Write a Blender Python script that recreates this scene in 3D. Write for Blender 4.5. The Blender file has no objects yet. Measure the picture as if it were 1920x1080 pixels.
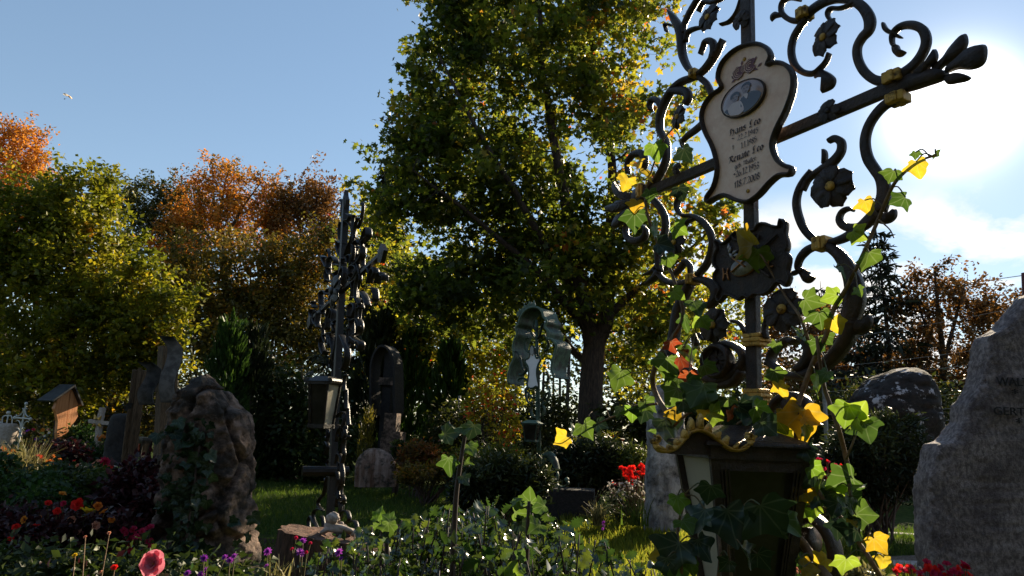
import bpy, bmesh, math, random
import numpy as np
from mathutils import Vector, Matrix, noise

sc = bpy.context.scene
COL = sc.collection
rnd = random.Random(11)
R = np.random.default_rng(11)

# ------------------------------------------------------------------ camera
CAM = Vector((0, 0, 1.15))
PITCH, ROLL, F = math.radians(11.6), math.radians(2.3), 1280.0
_r, _f = Vector((1, 0, 0)), Vector((0, math.cos(PITCH), math.sin(PITCH)))
_u = Vector((0, -math.sin(PITCH), math.cos(PITCH)))
RIGHT = _r * math.cos(ROLL) + _u * math.sin(ROLL)
UP = _u * math.cos(ROLL) - _r * math.sin(ROLL)
FWD = _f
cd = bpy.data.cameras.new('camera')
cam = bpy.data.objects.new('camera', cd); COL.objects.link(cam)
cd.sensor_width = 36; cd.lens = 36 * F / 1920; cd.clip_end = 3000; cd.clip_start = 0.05
m3 = Matrix((RIGHT, UP, -FWD)).transposed().to_4x4(); m3.translation = CAM
cam.matrix_world = m3
sc.camera = cam

def ray(px, py):
    return (FWD + RIGHT * ((px - 960) / F) + UP * ((540 - py) / F)).normalized()
def P(px, py, Y):
    d = ray(px, py); return CAM + d * (Y / d.y)
def PZ(px, py, z):
    d = ray(px, py); return CAM + d * ((z - CAM.z) / d.z)
def scale_at(p):
    return (Vector(p) - CAM).dot(FWD) / F          # metres per photograph pixel

# ------------------------------------------------------------------ sky, sun, exposure
SUN_DIR = ray(1790, 205)
sun_el = math.asin(SUN_DIR.z); sun_az = math.atan2(SUN_DIR.x, SUN_DIR.y)
w = bpy.data.worlds.new('World'); sc.world = w; w.use_nodes = True
nt = w.node_tree; N = nt.nodes; L = nt.links
bg = N['Background']; bg.inputs['Strength'].default_value = 0.09
sky = N.new('ShaderNodeTexSky'); sky.sky_type = 'NISHITA'; sky.sun_disc = False
sky.sun_elevation = sun_el; sky.sun_rotation = sun_az
sky.altitude = 700; sky.air_density = 1.0; sky.dust_density = 0.05; sky.ozone_density = 1.2
def wn(t, **k):
    n = N.new(t)
    for a, v in k.items(): setattr(n, a, v)
    return n
tc = wn('ShaderNodeTexCoord')
sep = wn('ShaderNodeSeparateXYZ'); L.new(tc.outputs['Generated'], sep.inputs[0])
# fair-weather clouds: noise on a plane high above, seen in perspective
def mth(op, a, b=None, clamp=False):
    n = wn('ShaderNodeMath', operation=op, use_clamp=clamp)
    for i, v in enumerate((a, b)):
        if v is None: continue
        if hasattr(v, 'links'): L.new(v, n.inputs[i])
        else: n.inputs[i].default_value = v
    return n.outputs[0]
zz = mth('ADD', mth('MAXIMUM', sep.outputs[2], 0.0), 0.25)
cx = mth('DIVIDE', sep.outputs[0], zz); cy = mth('DIVIDE', sep.outputs[1], zz)
comb = wn('ShaderNodeCombineXYZ'); L.new(cx, comb.inputs[0]); L.new(cy, comb.inputs[1])
nz = wn('ShaderNodeTexNoise'); nz.inputs['Scale'].default_value = 3.0; nz.inputs['Detail'].default_value = 8
nz.inputs['Roughness'].default_value = 0.55; nz.inputs['Distortion'].default_value = 0.3
mp = wn('ShaderNodeMapping'); mp.inputs['Location'].default_value = (3.1, 7.7, 0)
L.new(comb.outputs[0], mp.inputs[0]); L.new(mp.outputs[0], nz.inputs['Vector'])
big = wn('ShaderNodeTexNoise'); big.inputs['Scale'].default_value = 0.28; big.inputs['Detail'].default_value = 1
L.new(mp.outputs[0], big.inputs['Vector'])
cl = wn('ShaderNodeValToRGB'); cl.color_ramp.elements[0].position = 0.45; cl.color_ramp.elements[1].position = 0.57
L.new(nz.outputs[0], cl.inputs[0])
fade = wn('ShaderNodeMapRange', interpolation_type='SMOOTHSTEP'); L.new(sep.outputs[2], fade.inputs[0])
fade.inputs[1].default_value = 0.335; fade.inputs[2].default_value = 0.27
side = wn('ShaderNodeMapRange', interpolation_type='SMOOTHSTEP'); L.new(sep.outputs[0], side.inputs[0])
side.inputs[1].default_value = 0.10; side.inputs[2].default_value = 0.36
mask = mth('MULTIPLY', mth('MULTIPLY', mth('MULTIPLY', cl.outputs[0], fade.outputs[0]), side.outputs[0], True), mth('MULTIPLY', mth('MAXIMUM', sep.outputs[2], 0.0), 12.0, True))
dotn = wn('ShaderNodeVectorMath', operation='DOT_PRODUCT'); L.new(tc.outputs['Generated'], dotn.inputs[0])
dotn.inputs[1].default_value = SUN_DIR
dmax = mth('MAXIMUM', dotn.outputs['Value'], 0.0)
# forward scattering of thin haze round the sun (solar aureole)
aur = mth('ADD', mth('MULTIPLY', mth('POWER', dmax, 900), 26.0), mth('ADD', mth('MULTIPLY', mth('POWER', dmax, 12), 0.2), mth('MULTIPLY', mth('POWER', dmax, 160), 1.0)))
aurc = wn('ShaderNodeMix', data_type='RGBA', blend_type='ADD'); aurc.inputs[0].default_value = 1.0
acol = wn('ShaderNodeVectorMath', operation='SCALE'); acol.inputs[0].default_value = (1.0, 0.96, 0.90)
L.new(aur, acol.inputs['Scale'])
gam = wn('ShaderNodeGamma'); gam.inputs['Gamma'].default_value = 0.62; L.new(sky.outputs[0], gam.inputs['Color'])
hsv = wn('ShaderNodeHueSaturation'); hsv.inputs['Saturation'].default_value = 1.25; hsv.inputs['Value'].default_value = 1.55; L.new(gam.outputs[0], hsv.inputs['Color'])
L.new(hsv.outputs[0], aurc.inputs[6]); L.new(acol.outputs[0], aurc.inputs[7])
clc = wn('ShaderNodeVectorMath', operation='SCALE'); clc.inputs[0].default_value = (1.0, 0.97, 0.93)
L.new(mth('ADD', 5.4, mth('MULTIPLY', mth('POWER', dmax, 6), 1.0)), clc.inputs['Scale'])
mx = wn('ShaderNodeMix', data_type='RGBA'); L.new(mask, mx.inputs[0])
L.new(aurc.outputs[2], mx.inputs[6]); L.new(clc.outputs[0], mx.inputs[7])
L.new(mx.outputs[2], bg.inputs['Color'])

sd = bpy.data.lights.new('sun', 'SUN'); sd.energy = 5.0; sd.angle = math.radians(0.5); sd.color = (1.0, 0.84, 0.60)
sun = bpy.data.objects.new('sun', sd); COL.objects.link(sun)
sun.rotation_euler = (-SUN_DIR).to_track_quat('-Z', 'Y').to_euler()
vs = sc.view_settings
sc.display_settings.display_device = 'sRGB'
vs.view_transform = 'Standard'; vs.look = 'None'; vs.gamma = 1; vs.exposure = 1.1; vs.use_curve_mapping = False
sc.render.engine = 'CYCLES'
cy_ = sc.cycles
cy_.max_bounces = 6; cy_.diffuse_bounces = 3; cy_.glossy_bounces = 2; cy_.transmission_bounces = 4
cy_.transparent_max_bounces = 8; cy_.use_denoising = True
cy_.sample_clamp_indirect = 4.0; cy_.caustics_reflective = False; cy_.caustics_refractive = False

# ------------------------------------------------------------------ materials
def nodes(name):
    m = bpy.data.materials.new(name); m.use_nodes = True
    return m, m.node_tree.nodes, m.node_tree.links, m.node_tree.nodes['Principled BSDF']
def mat(name, c1, c2=None, scale=8, rough=0.6, metal=0.0, bump=0.0, bscale=40, spec=0.5, lo=0.4, hi=0.62,
        c3=None, s3=3.0, lo3=.52, hi3=.6, stretch=None, coat=0.0):
    m, n, l, b = nodes(name)
    b.inputs['Roughness'].default_value = rough; b.inputs['Metallic'].default_value = metal
    b.inputs['Specular IOR Level'].default_value = spec; b.inputs['Coat Weight'].default_value = coat
    t = n.new('ShaderNodeTexCoord'); src = t.outputs['Object']
    if stretch:
        mp = n.new('ShaderNodeMapping'); mp.inputs['Scale'].default_value = stretch
        l.new(src, mp.inputs[0]); src = mp.outputs[0]
    c1 = (*c1, 1)
    if c2 is None: b.inputs['Base Color'].default_value = c1
    else:
        nz = n.new('ShaderNodeTexNoise'); nz.inputs['Scale'].default_value = scale
        nz.inputs['Detail'].default_value = 6; nz.inputs['Roughness'].default_value = .65
        l.new(src, nz.inputs['Vector'])
        r = n.new('ShaderNodeValToRGB'); r.color_ramp.elements[0].position = lo; r.color_ramp.elements[1].position = hi
        r.color_ramp.elements[0].color = c1; r.color_ramp.elements[1].color = (*c2, 1)
        l.new(nz.outputs[0], r.inputs[0]); out = r.outputs[0]
        if c3:
            n2 = n.new('ShaderNodeTexNoise'); n2.inputs['Scale'].default_value = s3; n2.inputs['Detail'].default_value = 8
            n2.inputs['Roughness'].default_value = .7
            l.new(t.outputs['Object'], n2.inputs['Vector'])
            r2 = n.new('ShaderNodeValToRGB'); r2.color_ramp.elements[0].position = lo3; r2.color_ramp.elements[1].position = hi3
            l.new(n2.outputs[0], r2.inputs[0])
            mxx = n.new('ShaderNodeMix'); mxx.data_type = 'RGBA'; l.new(r2.outputs[0], mxx.inputs[0])
            l.new(out, mxx.inputs[6]); mxx.inputs[7].default_value = (*c3, 1); out = mxx.outputs[2]
        l.new(out, b.inputs['Base Color'])
    if bump:
        nb = n.new('ShaderNodeTexNoise'); nb.inputs['Scale'].default_value = bscale; nb.inputs['Detail'].default_value = 8
        nb.inputs['Roughness'].default_value = .7; l.new(src, nb.inputs['Vector'])
        bp = n.new('ShaderNodeBump'); bp.inputs['Strength'].default_value = bump; bp.inputs['Distance'].default_value = .02
        l.new(nb.outputs[0], bp.inputs['Height']); l.new(bp.outputs[0], b.inputs['Normal'])
    return m
def leafmat(name, ramp, rough=0.5, trans=0.5, gain=1.5, spec=0.35, use='tint', veins=False, coat=0.0):
    """foliage: reflecting leaf plus light shining through it; hue varies from leaf to leaf"""
    m, n, l, b = nodes(name)
    if use == 'tint':
        a = n.new('ShaderNodeAttribute'); a.attribute_name = 'tint'; fac = a.outputs['Fac']
    else:
        a = n.new('ShaderNodeObjectInfo'); fac = a.outputs['Random']
    r = n.new('ShaderNodeValToRGB'); e = r.color_ramp.elements
    while len(e) < len(ramp): e.new(0.5)
    for i, (p, c) in enumerate(ramp): e[i].position = p; e[i].color = (*c, 1)
    l.new(fac, r.inputs[0]); col = r.outputs[0]
    t = n.new('ShaderNodeTexCoord')
    if veins:
        s = n.new('ShaderNodeSeparateXYZ'); l.new(t.outputs['Object'], s.inputs[0])
        def mm(op, x, y=None):
            k = n.new('ShaderNodeMath'); k.operation = op
            for i, v in enumerate((x, y)):
                if v is None: continue
                if hasattr(v, 'links'): l.new(v, k.inputs[i])
                else: k.inputs[i].default_value = v
            return k.outputs[0]
        ang = mm('ARCTAN2', s.outputs[0], s.outputs[1]); rad = mm('SQRT', mm('ADD', mm('MULTIPLY', s.outputs[0], s.outputs[0]), mm('MULTIPLY', s.outputs[1], s.outputs[1])))
        d = mm('MULTIPLY', rad, mm('SINE', mm('ABSOLUTE', mm('SUBTRACT', mm('PINGPONG', mm('ADD', ang, 10 * 0.66 ), 0.33), 0.0))))
        vm = n.new('ShaderNodeMapRange'); l.new(d, vm.inputs[0]); vm.inputs[1].default_value = .012; vm.inputs[2].default_value = .03
        vm.inputs[3].default_value = 1; vm.inputs[4].default_value = 0
        mv = n.new('ShaderNodeMix'); mv.data_type = 'RGBA'; l.new(vm.outputs[0], mv.inputs[0])
        l.new(col, mv.inputs[6])
        g = n.new('ShaderNodeMix'); g.data_type = 'RGBA'; g.inputs[0].default_value = .13; l.new(col, g.inputs[6]); g.inputs[7].default_value = (.35, .4, .22, 1)
        l.new(g.outputs[2], mv.inputs[7]); col = mv.outputs[2]
    nz = n.new('ShaderNodeTexNoise'); nz.inputs['Scale'].default_value = 3.0 if veins else 12
    l.new(t.outputs['Object'], nz.inputs['Vector'])
    hs = n.new('ShaderNodeHueSaturation'); l.new(col, hs.inputs['Color'])
    mr = n.new('ShaderNodeMapRange'); l.new(nz.outputs[0], mr.inputs[0]); mr.inputs[3].default_value = .7; mr.inputs[4].default_value = 1.3
    l.new(mr.outputs[0], hs.inputs['Value']); col = hs.outputs[0]
    l.new(col, b.inputs['Base Color']); b.inputs['Roughness'].default_value = rough
    b.inputs['Specular IOR Level'].default_value = spec; b.inputs['Coat Weight'].default_value = coat; b.inputs['Coat Roughness'].default_value = .12
    tr = n.new('ShaderNodeBsdfTranslucent'); sc_ = n.new('ShaderNodeVectorMath'); sc_.operation = 'SCALE'
    l.new(col, sc_.inputs[0]); sc_.inputs['Scale'].default_value = gain; l.new(sc_.outputs[0], tr.inputs['Color'])
    ms = n.new('ShaderNodeMixShader'); ms.inputs[0].default_value = trans
    l.new(b.outputs[0], ms.inputs[1]); l.new(tr.outputs[0], ms.inputs[2])
    l.new(ms.outputs[0], n['Material Output'].inputs['Surface'])
    return m

M = {}
M['iron'] = mat('black_iron', (.018, .010, .006), (.046, .026, .016), 30, rough=.38, metal=0.0, bump=.45, bscale=70, spec=.42, c3=(.06, .028, .014), s3=16, lo3=.6, hi3=.72)
M['iron_dark'] = mat('dark_iron', (.007, .005, .004), (.017, .012, .009), 25, rough=.42, bump=.3, bscale=80, spec=.4)
M['gold'] = mat('worn_gilding', (.06, .028, .008), (.62, .36, .075), 60, rough=.38, metal=.55, bump=.5, bscale=90, lo=.36, hi=.5)
M['enamel'] = mat('cream_enamel', (.84, .56, .42), (.90, .65, .51), 60, rough=.4, bump=.06, bscale=260, c3=(.70, .43, .31), s3=14, lo3=.5, hi3=.75)
M['patina'] = mat('copper_patina', (.018, .040, .024), (.060, .115, .072), 14, rough=.6, bump=.3, bscale=60, c3=(.02, .018, .012), s3=9, lo3=.5, hi3=.62)
M['patina_rim'] = mat('pale_patina', (.06, .10, .065), (.13, .19, .13), 30, rough=.6)
M['white_plate'] = mat('white_enamel', (.78, .75, .75), (.84, .81, .81), 20, rough=.4)
M['plum'] = mat('plum_ink', (.10, .025, .035), (.19, .05, .07), 200, rough=.5)
M['ink'] = mat('brown_ink', (.035, .012, .012), rough=.6)
M['ink2'] = mat('grey_ink', (.05, .03, .035), rough=.6)
M['photo_bg'] = mat('photo_ground', (.36, .27, .27), (.46, .34, .33), 30, rough=.12, coat=.6)
M['photo_dark'] = mat('photo_dark', (.025, .018, .025), rough=.15, coat=.6)
M['photo_mid'] = mat('photo_skin', (.24, .17, .17), rough=.15, coat=.6)
M['photo_light'] = mat('photo_dress', (.55, .43, .42), rough=.15, coat=.6)
M['bronze'] = mat('bronze', (.30, .13, .05), (.42, .2, .08), 90, rough=.4, metal=.5)
M['silver'] = mat('grey_metal', (.18, .17, .17), (.35, .33, .33), 70, rough=.45, metal=.4)
M['stone_right'] = mat('granite', (.17, .13, .125), (.46, .37, .35), 40, rough=.85, bump=1.0, bscale=110, c3=(.08, .055, .06), s3=2.6, lo3=.46, hi3=.7, stretch=(1, 1, .7))
M['stone_dark'] = mat('limestone_dark', (.06, .038, .027), (.34, .225, .165), 9, rough=.9, bump=1.0, bscale=30, c3=(.03, .022, .015), s3=4.2, lo3=.45, hi3=.58)
M['stone_grey'] = mat('weathered_grey_stone', (.20, .18, .17), (.58, .53, .50), 6, rough=.9, bump=1.0, bscale=45, c3=(.035, .03, .028), s3=5, lo3=.48, hi3=.66, stretch=(1, 1, .35))
M['stone_tan'] = mat('streaked_tan_stone', (.12, .055, .03), (.36, .25, .2), 9, rough=.9, bump=.7, bscale=50, stretch=(1, 1, .12), c3=(.04, .03, .02), s3=6, lo3=.5, hi3=.62)
M['stone_black'] = mat('black_stone', (.010, .008, .007), (.024, .019, .017), 20, rough=.8, bump=.6, bscale=40)
M['stone_lichen'] = mat('lichened_boulder', (.016, .013, .012), (.04, .027, .023), 12, rough=.9, bump=1.0, bscale=25, c3=(.55, .5, .52), s3=5, lo3=.57, hi3=.61)
M['stone_pale'] = mat('pale_stone', (.34, .27, .22), (.5, .42, .36), 30, rough=.85, bump=.5, bscale=60)
M['wood_grey'] = mat('weathered_wood', (.065, .040, .019), (.17, .105, .055), 14, rough=.85, bump=.7, bscale=30, stretch=(6, 6, .6))
M['wood_orange'] = mat('varnished_larch', (.56, .20, .06), (.70, .30, .11), 6, rough=.5, bump=.2, bscale=20, stretch=(8, 8, .5))
M['zinc'] = mat('zinc_sheet', (.035, .036, .037), (.085, .085, .085), 12, rough=.42, metal=.5)
M['bark'] = mat('bark', (.030, .020, .014), (.085, .055, .038), 9, rough=.95, bump=1.0, bscale=22, stretch=(3, 3, .7))
M['bark_far'] = mat('bark_far', (.028, .02, .015), (.06, .042, .03), 4, rough=.95)
M['stump'] = mat('stump_wood', (.045, .022, .012), (.15, .075, .045), 12, rough=.95, bump=1.0, bscale=24, stretch=(5, 5, .6))
M['stump_top'] = mat('stump_crumble', (.07, .035, .022), (.22, .12, .08), 40, rough=.95, bump=1.0, bscale=60)
M['stem'] = mat('ivy_stem', (.12, .07, .035), (.24, .15, .08), 40, rough=.75, bump=.4, bscale=90)
M['stem_green'] = mat('green_stem', (.06, .07, .02), (.14, .1, .04), 30, rough=.6)
M['stem_dark'] = mat('dark_stem', (.035, .02, .015), (.07, .04, .03), 30, rough=.6)
M['white_iron'] = mat('white_iron', (.5, .5, .47), (.7, .7, .66), 40, rough=.5)
M['fence'] = mat('galvanised_steel', (.22, .22, .22), (.33, .33, .33), 20, rough=.5, metal=.4)
M['soil'] = mat('soil', (.035, .022, .014), (.08, .052, .034), 14, rough=.95, bump=1.0, bscale=40)
M['gravel'] = mat('gravel', (.09, .07, .055), (.28, .22, .18), 45, rough=.95, bump=1.0, bscale=70)
M['lawn'] = mat('lawn_ground', (.02, .035, .006), (.05, .07, .014), 10, rough=.95, bump=.8, bscale=40, c3=(.06, .045, .025), s3=1.2, lo3=.55, hi3=.7)
for _k in ('lawn', 'soil', 'gravel'): M[_k].node_tree.nodes['Principled BSDF'].inputs['Specular IOR Level'].default_value = 0.04
M['kerb'] = mat('kerb_stone', (.24, .21, .2), (.38, .35, .34), 20, rough=.9, bump=.5)
M['glass'] = mat('dark_lantern_glass', (.018, .015, .011), (.05, .042, .032), 9, rough=.18, spec=.6)  # dark glass, also painted on panes turned away from the light
M['lit_pane'] = mat('lit_side_pane', (.66, .60, .48), (.82, .78, .66), 5, rough=.3, stretch=(1, 1, .3), bump=.2, bscale=8)  # paler than the other panes: daylight on that side put into the colour
M['orange_glow'] = mat('orange_plastic', (.42, .07, .02), rough=.4)
def add_trans(m, amt, col):
    n = m.node_tree.nodes; l = m.node_tree.links
    tr = n.new('ShaderNodeBsdfTranslucent'); tr.inputs[0].default_value = (*col, 1)
    ms = n.new('ShaderNodeMixShader'); ms.inputs[0].default_value = amt
    l.new(n['Principled BSDF'].outputs[0], ms.inputs[1]); l.new(tr.outputs[0], ms.inputs[2]); l.new(ms.outputs[0], n['Material Output'].inputs['Surface'])
add_trans(M['lit_pane'], .6, (.8, .74, .6)); add_trans(M['orange_glow'], .5, (.8, .12, .03)); add_trans(M['glass'], .25, (.16, .13, .09))

G1 = (.012, .026, .004); G2 = (.035, .062, .008); G3 = (.085, .105, .012)
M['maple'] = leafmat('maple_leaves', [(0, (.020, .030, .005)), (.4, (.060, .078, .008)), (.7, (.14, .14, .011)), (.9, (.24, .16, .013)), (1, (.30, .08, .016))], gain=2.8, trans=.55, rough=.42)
M['hornbeam'] = leafmat('hornbeam_leaves', [(0, (.045, .060, .005)), (.5, (.150, .155, .009)), (.85, (.28, .22, .011)), (1, (.32, .15, .014))], gain=2.0, trans=.45)
M['orange'] = leafmat('beech_autumn_leaves', [(0, (.08, .06, .008)), (.35, (.26, .12, .013)), (.7, (.44, .155, .017)), (1, (.50, .22, .022))], gain=2.2, trans=.4)
M['orange_top'] = M['orange']
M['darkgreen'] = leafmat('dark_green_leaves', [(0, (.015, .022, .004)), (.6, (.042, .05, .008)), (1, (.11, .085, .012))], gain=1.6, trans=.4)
M['olive'] = leafmat('olive_leaves', [(0, (.022, .025, .004)), (.5, (.075, .062, .007)), (.85, (.18, .11, .010)), (1, (.28, .11, .012))], gain=2.2, trans=.4)
M['yellowgreen'] = leafmat('yellow_green_leaves', [(0, (.03, .042, .005)), (.45, (.10, .11, .009)), (.8, (.25, .22, .014)), (.94, (.36, .25, .014)), (1, (.36, .05, .015))], gain=2.6, trans=.55)
M['brown'] = leafmat('russet_leaves', [(0, (.035, .024, .009)), (.5, (.13, .062, .015)), (1, (.26, .11, .022))], gain=1.8, trans=.35)
M['spruce'] = leafmat('spruce_needles', [(0, (.008, .012, .006)), (.6, (.02, .026, .010)), (1, (.04, .045, .014))], gain=1.0, trans=.2)
M['thuja'] = leafmat('thuja_sprays', [(0, (.012, .028, .005)), (.5, (.035, .075, .010)), (1, (.08, .13, .018))], gain=1.4, trans=.35)
M['thuja_gold'] = leafmat('golden_conifer', [(0, (.05, .05, .006)), (.5, (.13, .11, .012)), (1, (.24, .19, .02))], gain=1.6, trans=.4)
M['bush'] = leafmat('bush_leaves', [(0, (.014, .026, .005)), (.6, (.042, .062, .010)), (1, (.11, .125, .02))], gain=1.6, trans=.35)
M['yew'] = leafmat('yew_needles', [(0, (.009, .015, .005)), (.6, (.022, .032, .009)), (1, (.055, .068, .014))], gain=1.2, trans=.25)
M['redbush'] = leafmat('azalea_leaves', [(0, (.03, .03, .008)), (.35, (.12, .07, .012)), (.7, (.22, .06, .015)), (.93, (.3, .12, .02)), (1, (.4, .02, .02))], gain=1.8, trans=.45)
M['maroon'] = leafmat('maroon_leaves', [(0, (.018, .005, .006)), (.6, (.045, .009, .011)), (1, (.09, .02, .02))], gain=1.5, trans=.3)
M['grass'] = leafmat('grass_blades', [(0, (.022, .045, .006)), (.6, (.06, .095, .010)), (.9, (.12, .13, .018)), (1, (.2, .16, .06))], gain=2.2, trans=.5)
M['meadow'] = leafmat('meadow_blades', [(0, (.05, .07, .008)), (.5, (.13, .14, .012)), (.85, (.24, .21, .025)), (1, (.34, .27, .09))], gain=2.4, trans=.55)
M['drygrass'] = leafmat('pale_grass', [(0, (.1, .09, .03)), (.5, (.2, .18, .06)), (1, (.36, .30, .13))], gain=1.4, trans=.4)
M['bedgreen'] = leafmat('bed_leaves', [(0, (.012, .032, .006)), (.6, (.035, .075, .012)), (1, (.10, .13, .02))], gain=1.6, trans=.4)
M['holly'] = leafmat('holly_leaf', [(0, (.016, .036, .006)), (.5, (.032, .060, .009)), (1, (.085, .11, .013))], gain=1.9, trans=.38, rough=.26, spec=.5, use='random', coat=.6)
M['holly_bulk'] = leafmat('holly_leaves', [(0, (.012, .026, .006)), (1, (.05, .07, .012))], gain=1.8, trans=.32, rough=.25, spec=.6, coat=.7)
M['ivy_g'] = leafmat('ivy_leaf_bright', [(0, (.07, .13, .012)), (1, (.15, .20, .018))], gain=2.2, trans=.6, use='random', veins=True, rough=.4)
M['ivy_m'] = leafmat('ivy_leaf_mid', [(0, (.030, .062, .010)), (1, (.07, .115, .014))], gain=2.0, trans=.45, use='random', veins=True, rough=.4)
M['ivy_d'] = leafmat('ivy_leaf_dark', [(0, (.014, .032, .015)), (1, (.028, .054, .020))], gain=1.2, trans=.2, use='random', veins=True, rough=.35)
M['ivy_y'] = leafmat('ivy_leaf_yellow', [(0, (.34, .21, .012)), (1, (.44, .32, .02))], gain=1.6, trans=.6, use='random', veins=True, rough=.45)
M['ivy_r'] = leafmat('ivy_leaf_red', [(0, (.20, .03, .012)), (1, (.30, .07, .015))], gain=1.5, trans=.5, use='random', veins=True, rough=.45)
def petal(name, a, b, gain=1.3): return leafmat(name, [(0, a), (1, b)], gain=gain, trans=.4, rough=.55, spec=.2, use='random')
M['pink'] = petal('pink_petal', (.62, .14, .20), (.75, .26, .32))
M['purple'] = petal('purple_petal', (.22, .03, .32), (.34, .06, .42))
M['yellow'] = petal('yellow_petal', (.62, .42, .02), (.72, .5, .03))
M['orange_f'] = petal('orange_petal', (.55, .15, .02), (.65, .26, .03))
M['red_f'] = petal('red_petal', (.62, .015, .012), (.75, .03, .02), 1.5)
M['crimson'] = petal('crimson_petal', (.42, .012, .05), (.55, .03, .09))
M['white_f'] = petal('white_petal', (.6, .52, .45), (.75, .7, .62))
M['salmon'] = petal('salmon_petal', (.6, .25, .16), (.7, .36, .24))

# ------------------------------------------------------------------ mesh helpers
ORG = {}
def tag(o, label=None, cat=None, group=None, kind=None):
    if label: o['label'] = label
    if cat: o['category'] = cat
    if group: o['group'] = group
    if kind: o['kind'] = kind
    return o
def thing(name, loc, label, cat, group=None):
    o = bpy.data.objects.new(name, None); COL.objects.link(o); o.location = loc
    o.empty_display_size = .1
    ORG[o.name] = Vector(loc)
    return tag(o, label, cat, group)
def npmesh(name, V, F, tint=None, smooth=False):
    V = np.asarray(V, dtype=np.float32); me = bpy.data.meshes.new(name)
    if isinstance(F, np.ndarray):
        k = F.shape[1]; me.vertices.add(len(V)); me.vertices.foreach_set('co', V.ravel())
        me.loops.add(F.size); me.loops.foreach_set('vertex_index', F.astype(np.int32).ravel())
        me.polygons.add(len(F)); me.polygons.foreach_set('loop_start', np.arange(0, F.size, k, dtype=np.int32))
        me.polygons.foreach_set('loop_total', np.full(len(F), k, dtype=np.int32))
        me.update(calc_edges=True)
    else:
        me.from_pydata([tuple(map(float, v)) for v in V], [], F); me.update()
    if tint is not None:
        a = me.attributes.new('tint', 'FLOAT', 'POINT'); a.data.foreach_set('value', np.asarray(tint, dtype=np.float32))
    if smooth: me.polygons.foreach_set('use_smooth', np.ones(len(me.polygons), dtype=bool))
    return me
def put(name, me, m, parent=None, loc=None, label=None, cat=None, group=None, kind=None):
    """link a mesh whose vertices are in world coordinates; it is moved to its parent's (or its own) origin"""
    o = bpy.data.objects.new(name, me); COL.objects.link(o)
    if isinstance(m, (list, tuple)):
        for x in m: me.materials.append(x)
    elif not me.materials: me.materials.append(m)
    if parent is not None:
        org = ORG[parent.name]; o.parent = parent; ORG[o.name] = org
        me.transform(Matrix.Translation(-org))
    else:
        org = Vector(loc) if loc is not None else Vector((0, 0, 0))
        me.transform(Matrix.Translation(-org)); o.location = org; ORG[o.name] = org
    return tag(o, label, cat, group, kind)
def place(name, me, m, parent, mw):
    """an object that shares a mesh, at world matrix mw, under a parent that is only translated"""
    o = bpy.data.objects.new(name, me); COL.objects.link(o)
    if not me.materials: me.materials.append(m)
    if me.materials[0] is not m:
        o.material_slots[0].link = 'OBJECT'; o.material_slots[0].material = m
    if parent is not None:
        o.parent = parent; o.matrix_local = Matrix.Translation(-ORG[parent.name]) @ mw; ORG[o.name] = ORG[parent.name]
    else: o.matrix_world = mw
    return o
class MB:
    def __init__(s): s.v = []; s.f = []
    def add(s, v, f):
        b = len(s.v); s.v.extend(v); s.f.extend([tuple(i + b for i in q) for q in f]); return s
    def me(s, name='mesh', smooth=False): return npmesh(name, np.array([tuple(a) for a in s.v]), s.f, smooth=smooth)
def cr(pts, n=6, closed=False):
    """Catmull-Rom through points (any dimension)"""
    p = np.asarray([tuple(q) for q in pts], float); k = len(p); out = []
    rng = range(k if closed else k - 1)
    for i in rng:
        if closed: a, b, c, d = p[(i - 1) % k], p[i], p[(i + 1) % k], p[(i + 2) % k]
        else:
            b, c = p[i], p[i + 1]; a = p[i - 1] if i > 0 else 2 * b - c; d = p[i + 2] if i + 2 < k else 2 * c - b
        for j in range(n):
            t = j / n
            out.append(.5 * (2 * b + (c - a) * t + (2 * a - 5 * b + 4 * c - d) * t * t + (3 * b - a - 3 * c + d) * t ** 3))
    if not closed: out.append(p[-1])
    return np.array(out)
def lerp_list(vals, n):
    v = np.asarray(vals, float); return np.interp(np.linspace(0, 1, n), np.linspace(0, 1, len(v)), v)
def tube(mb, pts, rad, n=6, cap=True):
    pts = [Vector(p) for p in pts]; k = len(pts); rr = lerp_list(rad if hasattr(rad, '__len__') else [rad], k)
    t0 = (pts[1] - pts[0]).normalized(); a = t0.orthogonal().normalized(); V = []; Fc = []
    for i, p in enumerate(pts):
        t = (pts[min(i + 1, k - 1)] - pts[max(i - 1, 0)])
        t = t.normalized() if t.length > 1e-9 else t0
        a = (a - t * a.dot(t)); a = a.normalized() if a.length > 1e-6 else t.orthogonal().normalized()
        b = t.cross(a)
        for j in range(n):
            q = 2 * math.pi * j / n; V.append(p + (a * math.cos(q) + b * math.sin(q)) * rr[i])
    for i in range(k - 1):
        for j in range(n):
            Fc.append((i * n + j, i * n + (j + 1) % n, (i + 1) * n + (j + 1) % n, (i + 1) * n + j))
    if cap: Fc.append(tuple(range(n))[::-1]); Fc.append(tuple((k - 1) * n + j for j in range(n)))
    return mb.add(V, Fc)
def box(mb, c, ax, ay, az):
    """box from centre and three half-axis vectors"""
    c, ax, ay, az = map(Vector, (c, ax, ay, az)); V = []
    for k in (-1, 1):
        for j in (-1, 1):
            for i in (-1, 1): V.append(c + ax * i + ay * j + az * k)
    return mb.add(V, [(0, 2, 3, 1), (4, 5, 7, 6), (0, 1, 5, 4), (2, 6, 7, 3), (0, 4, 6, 2), (1, 3, 7, 5)])
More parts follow.
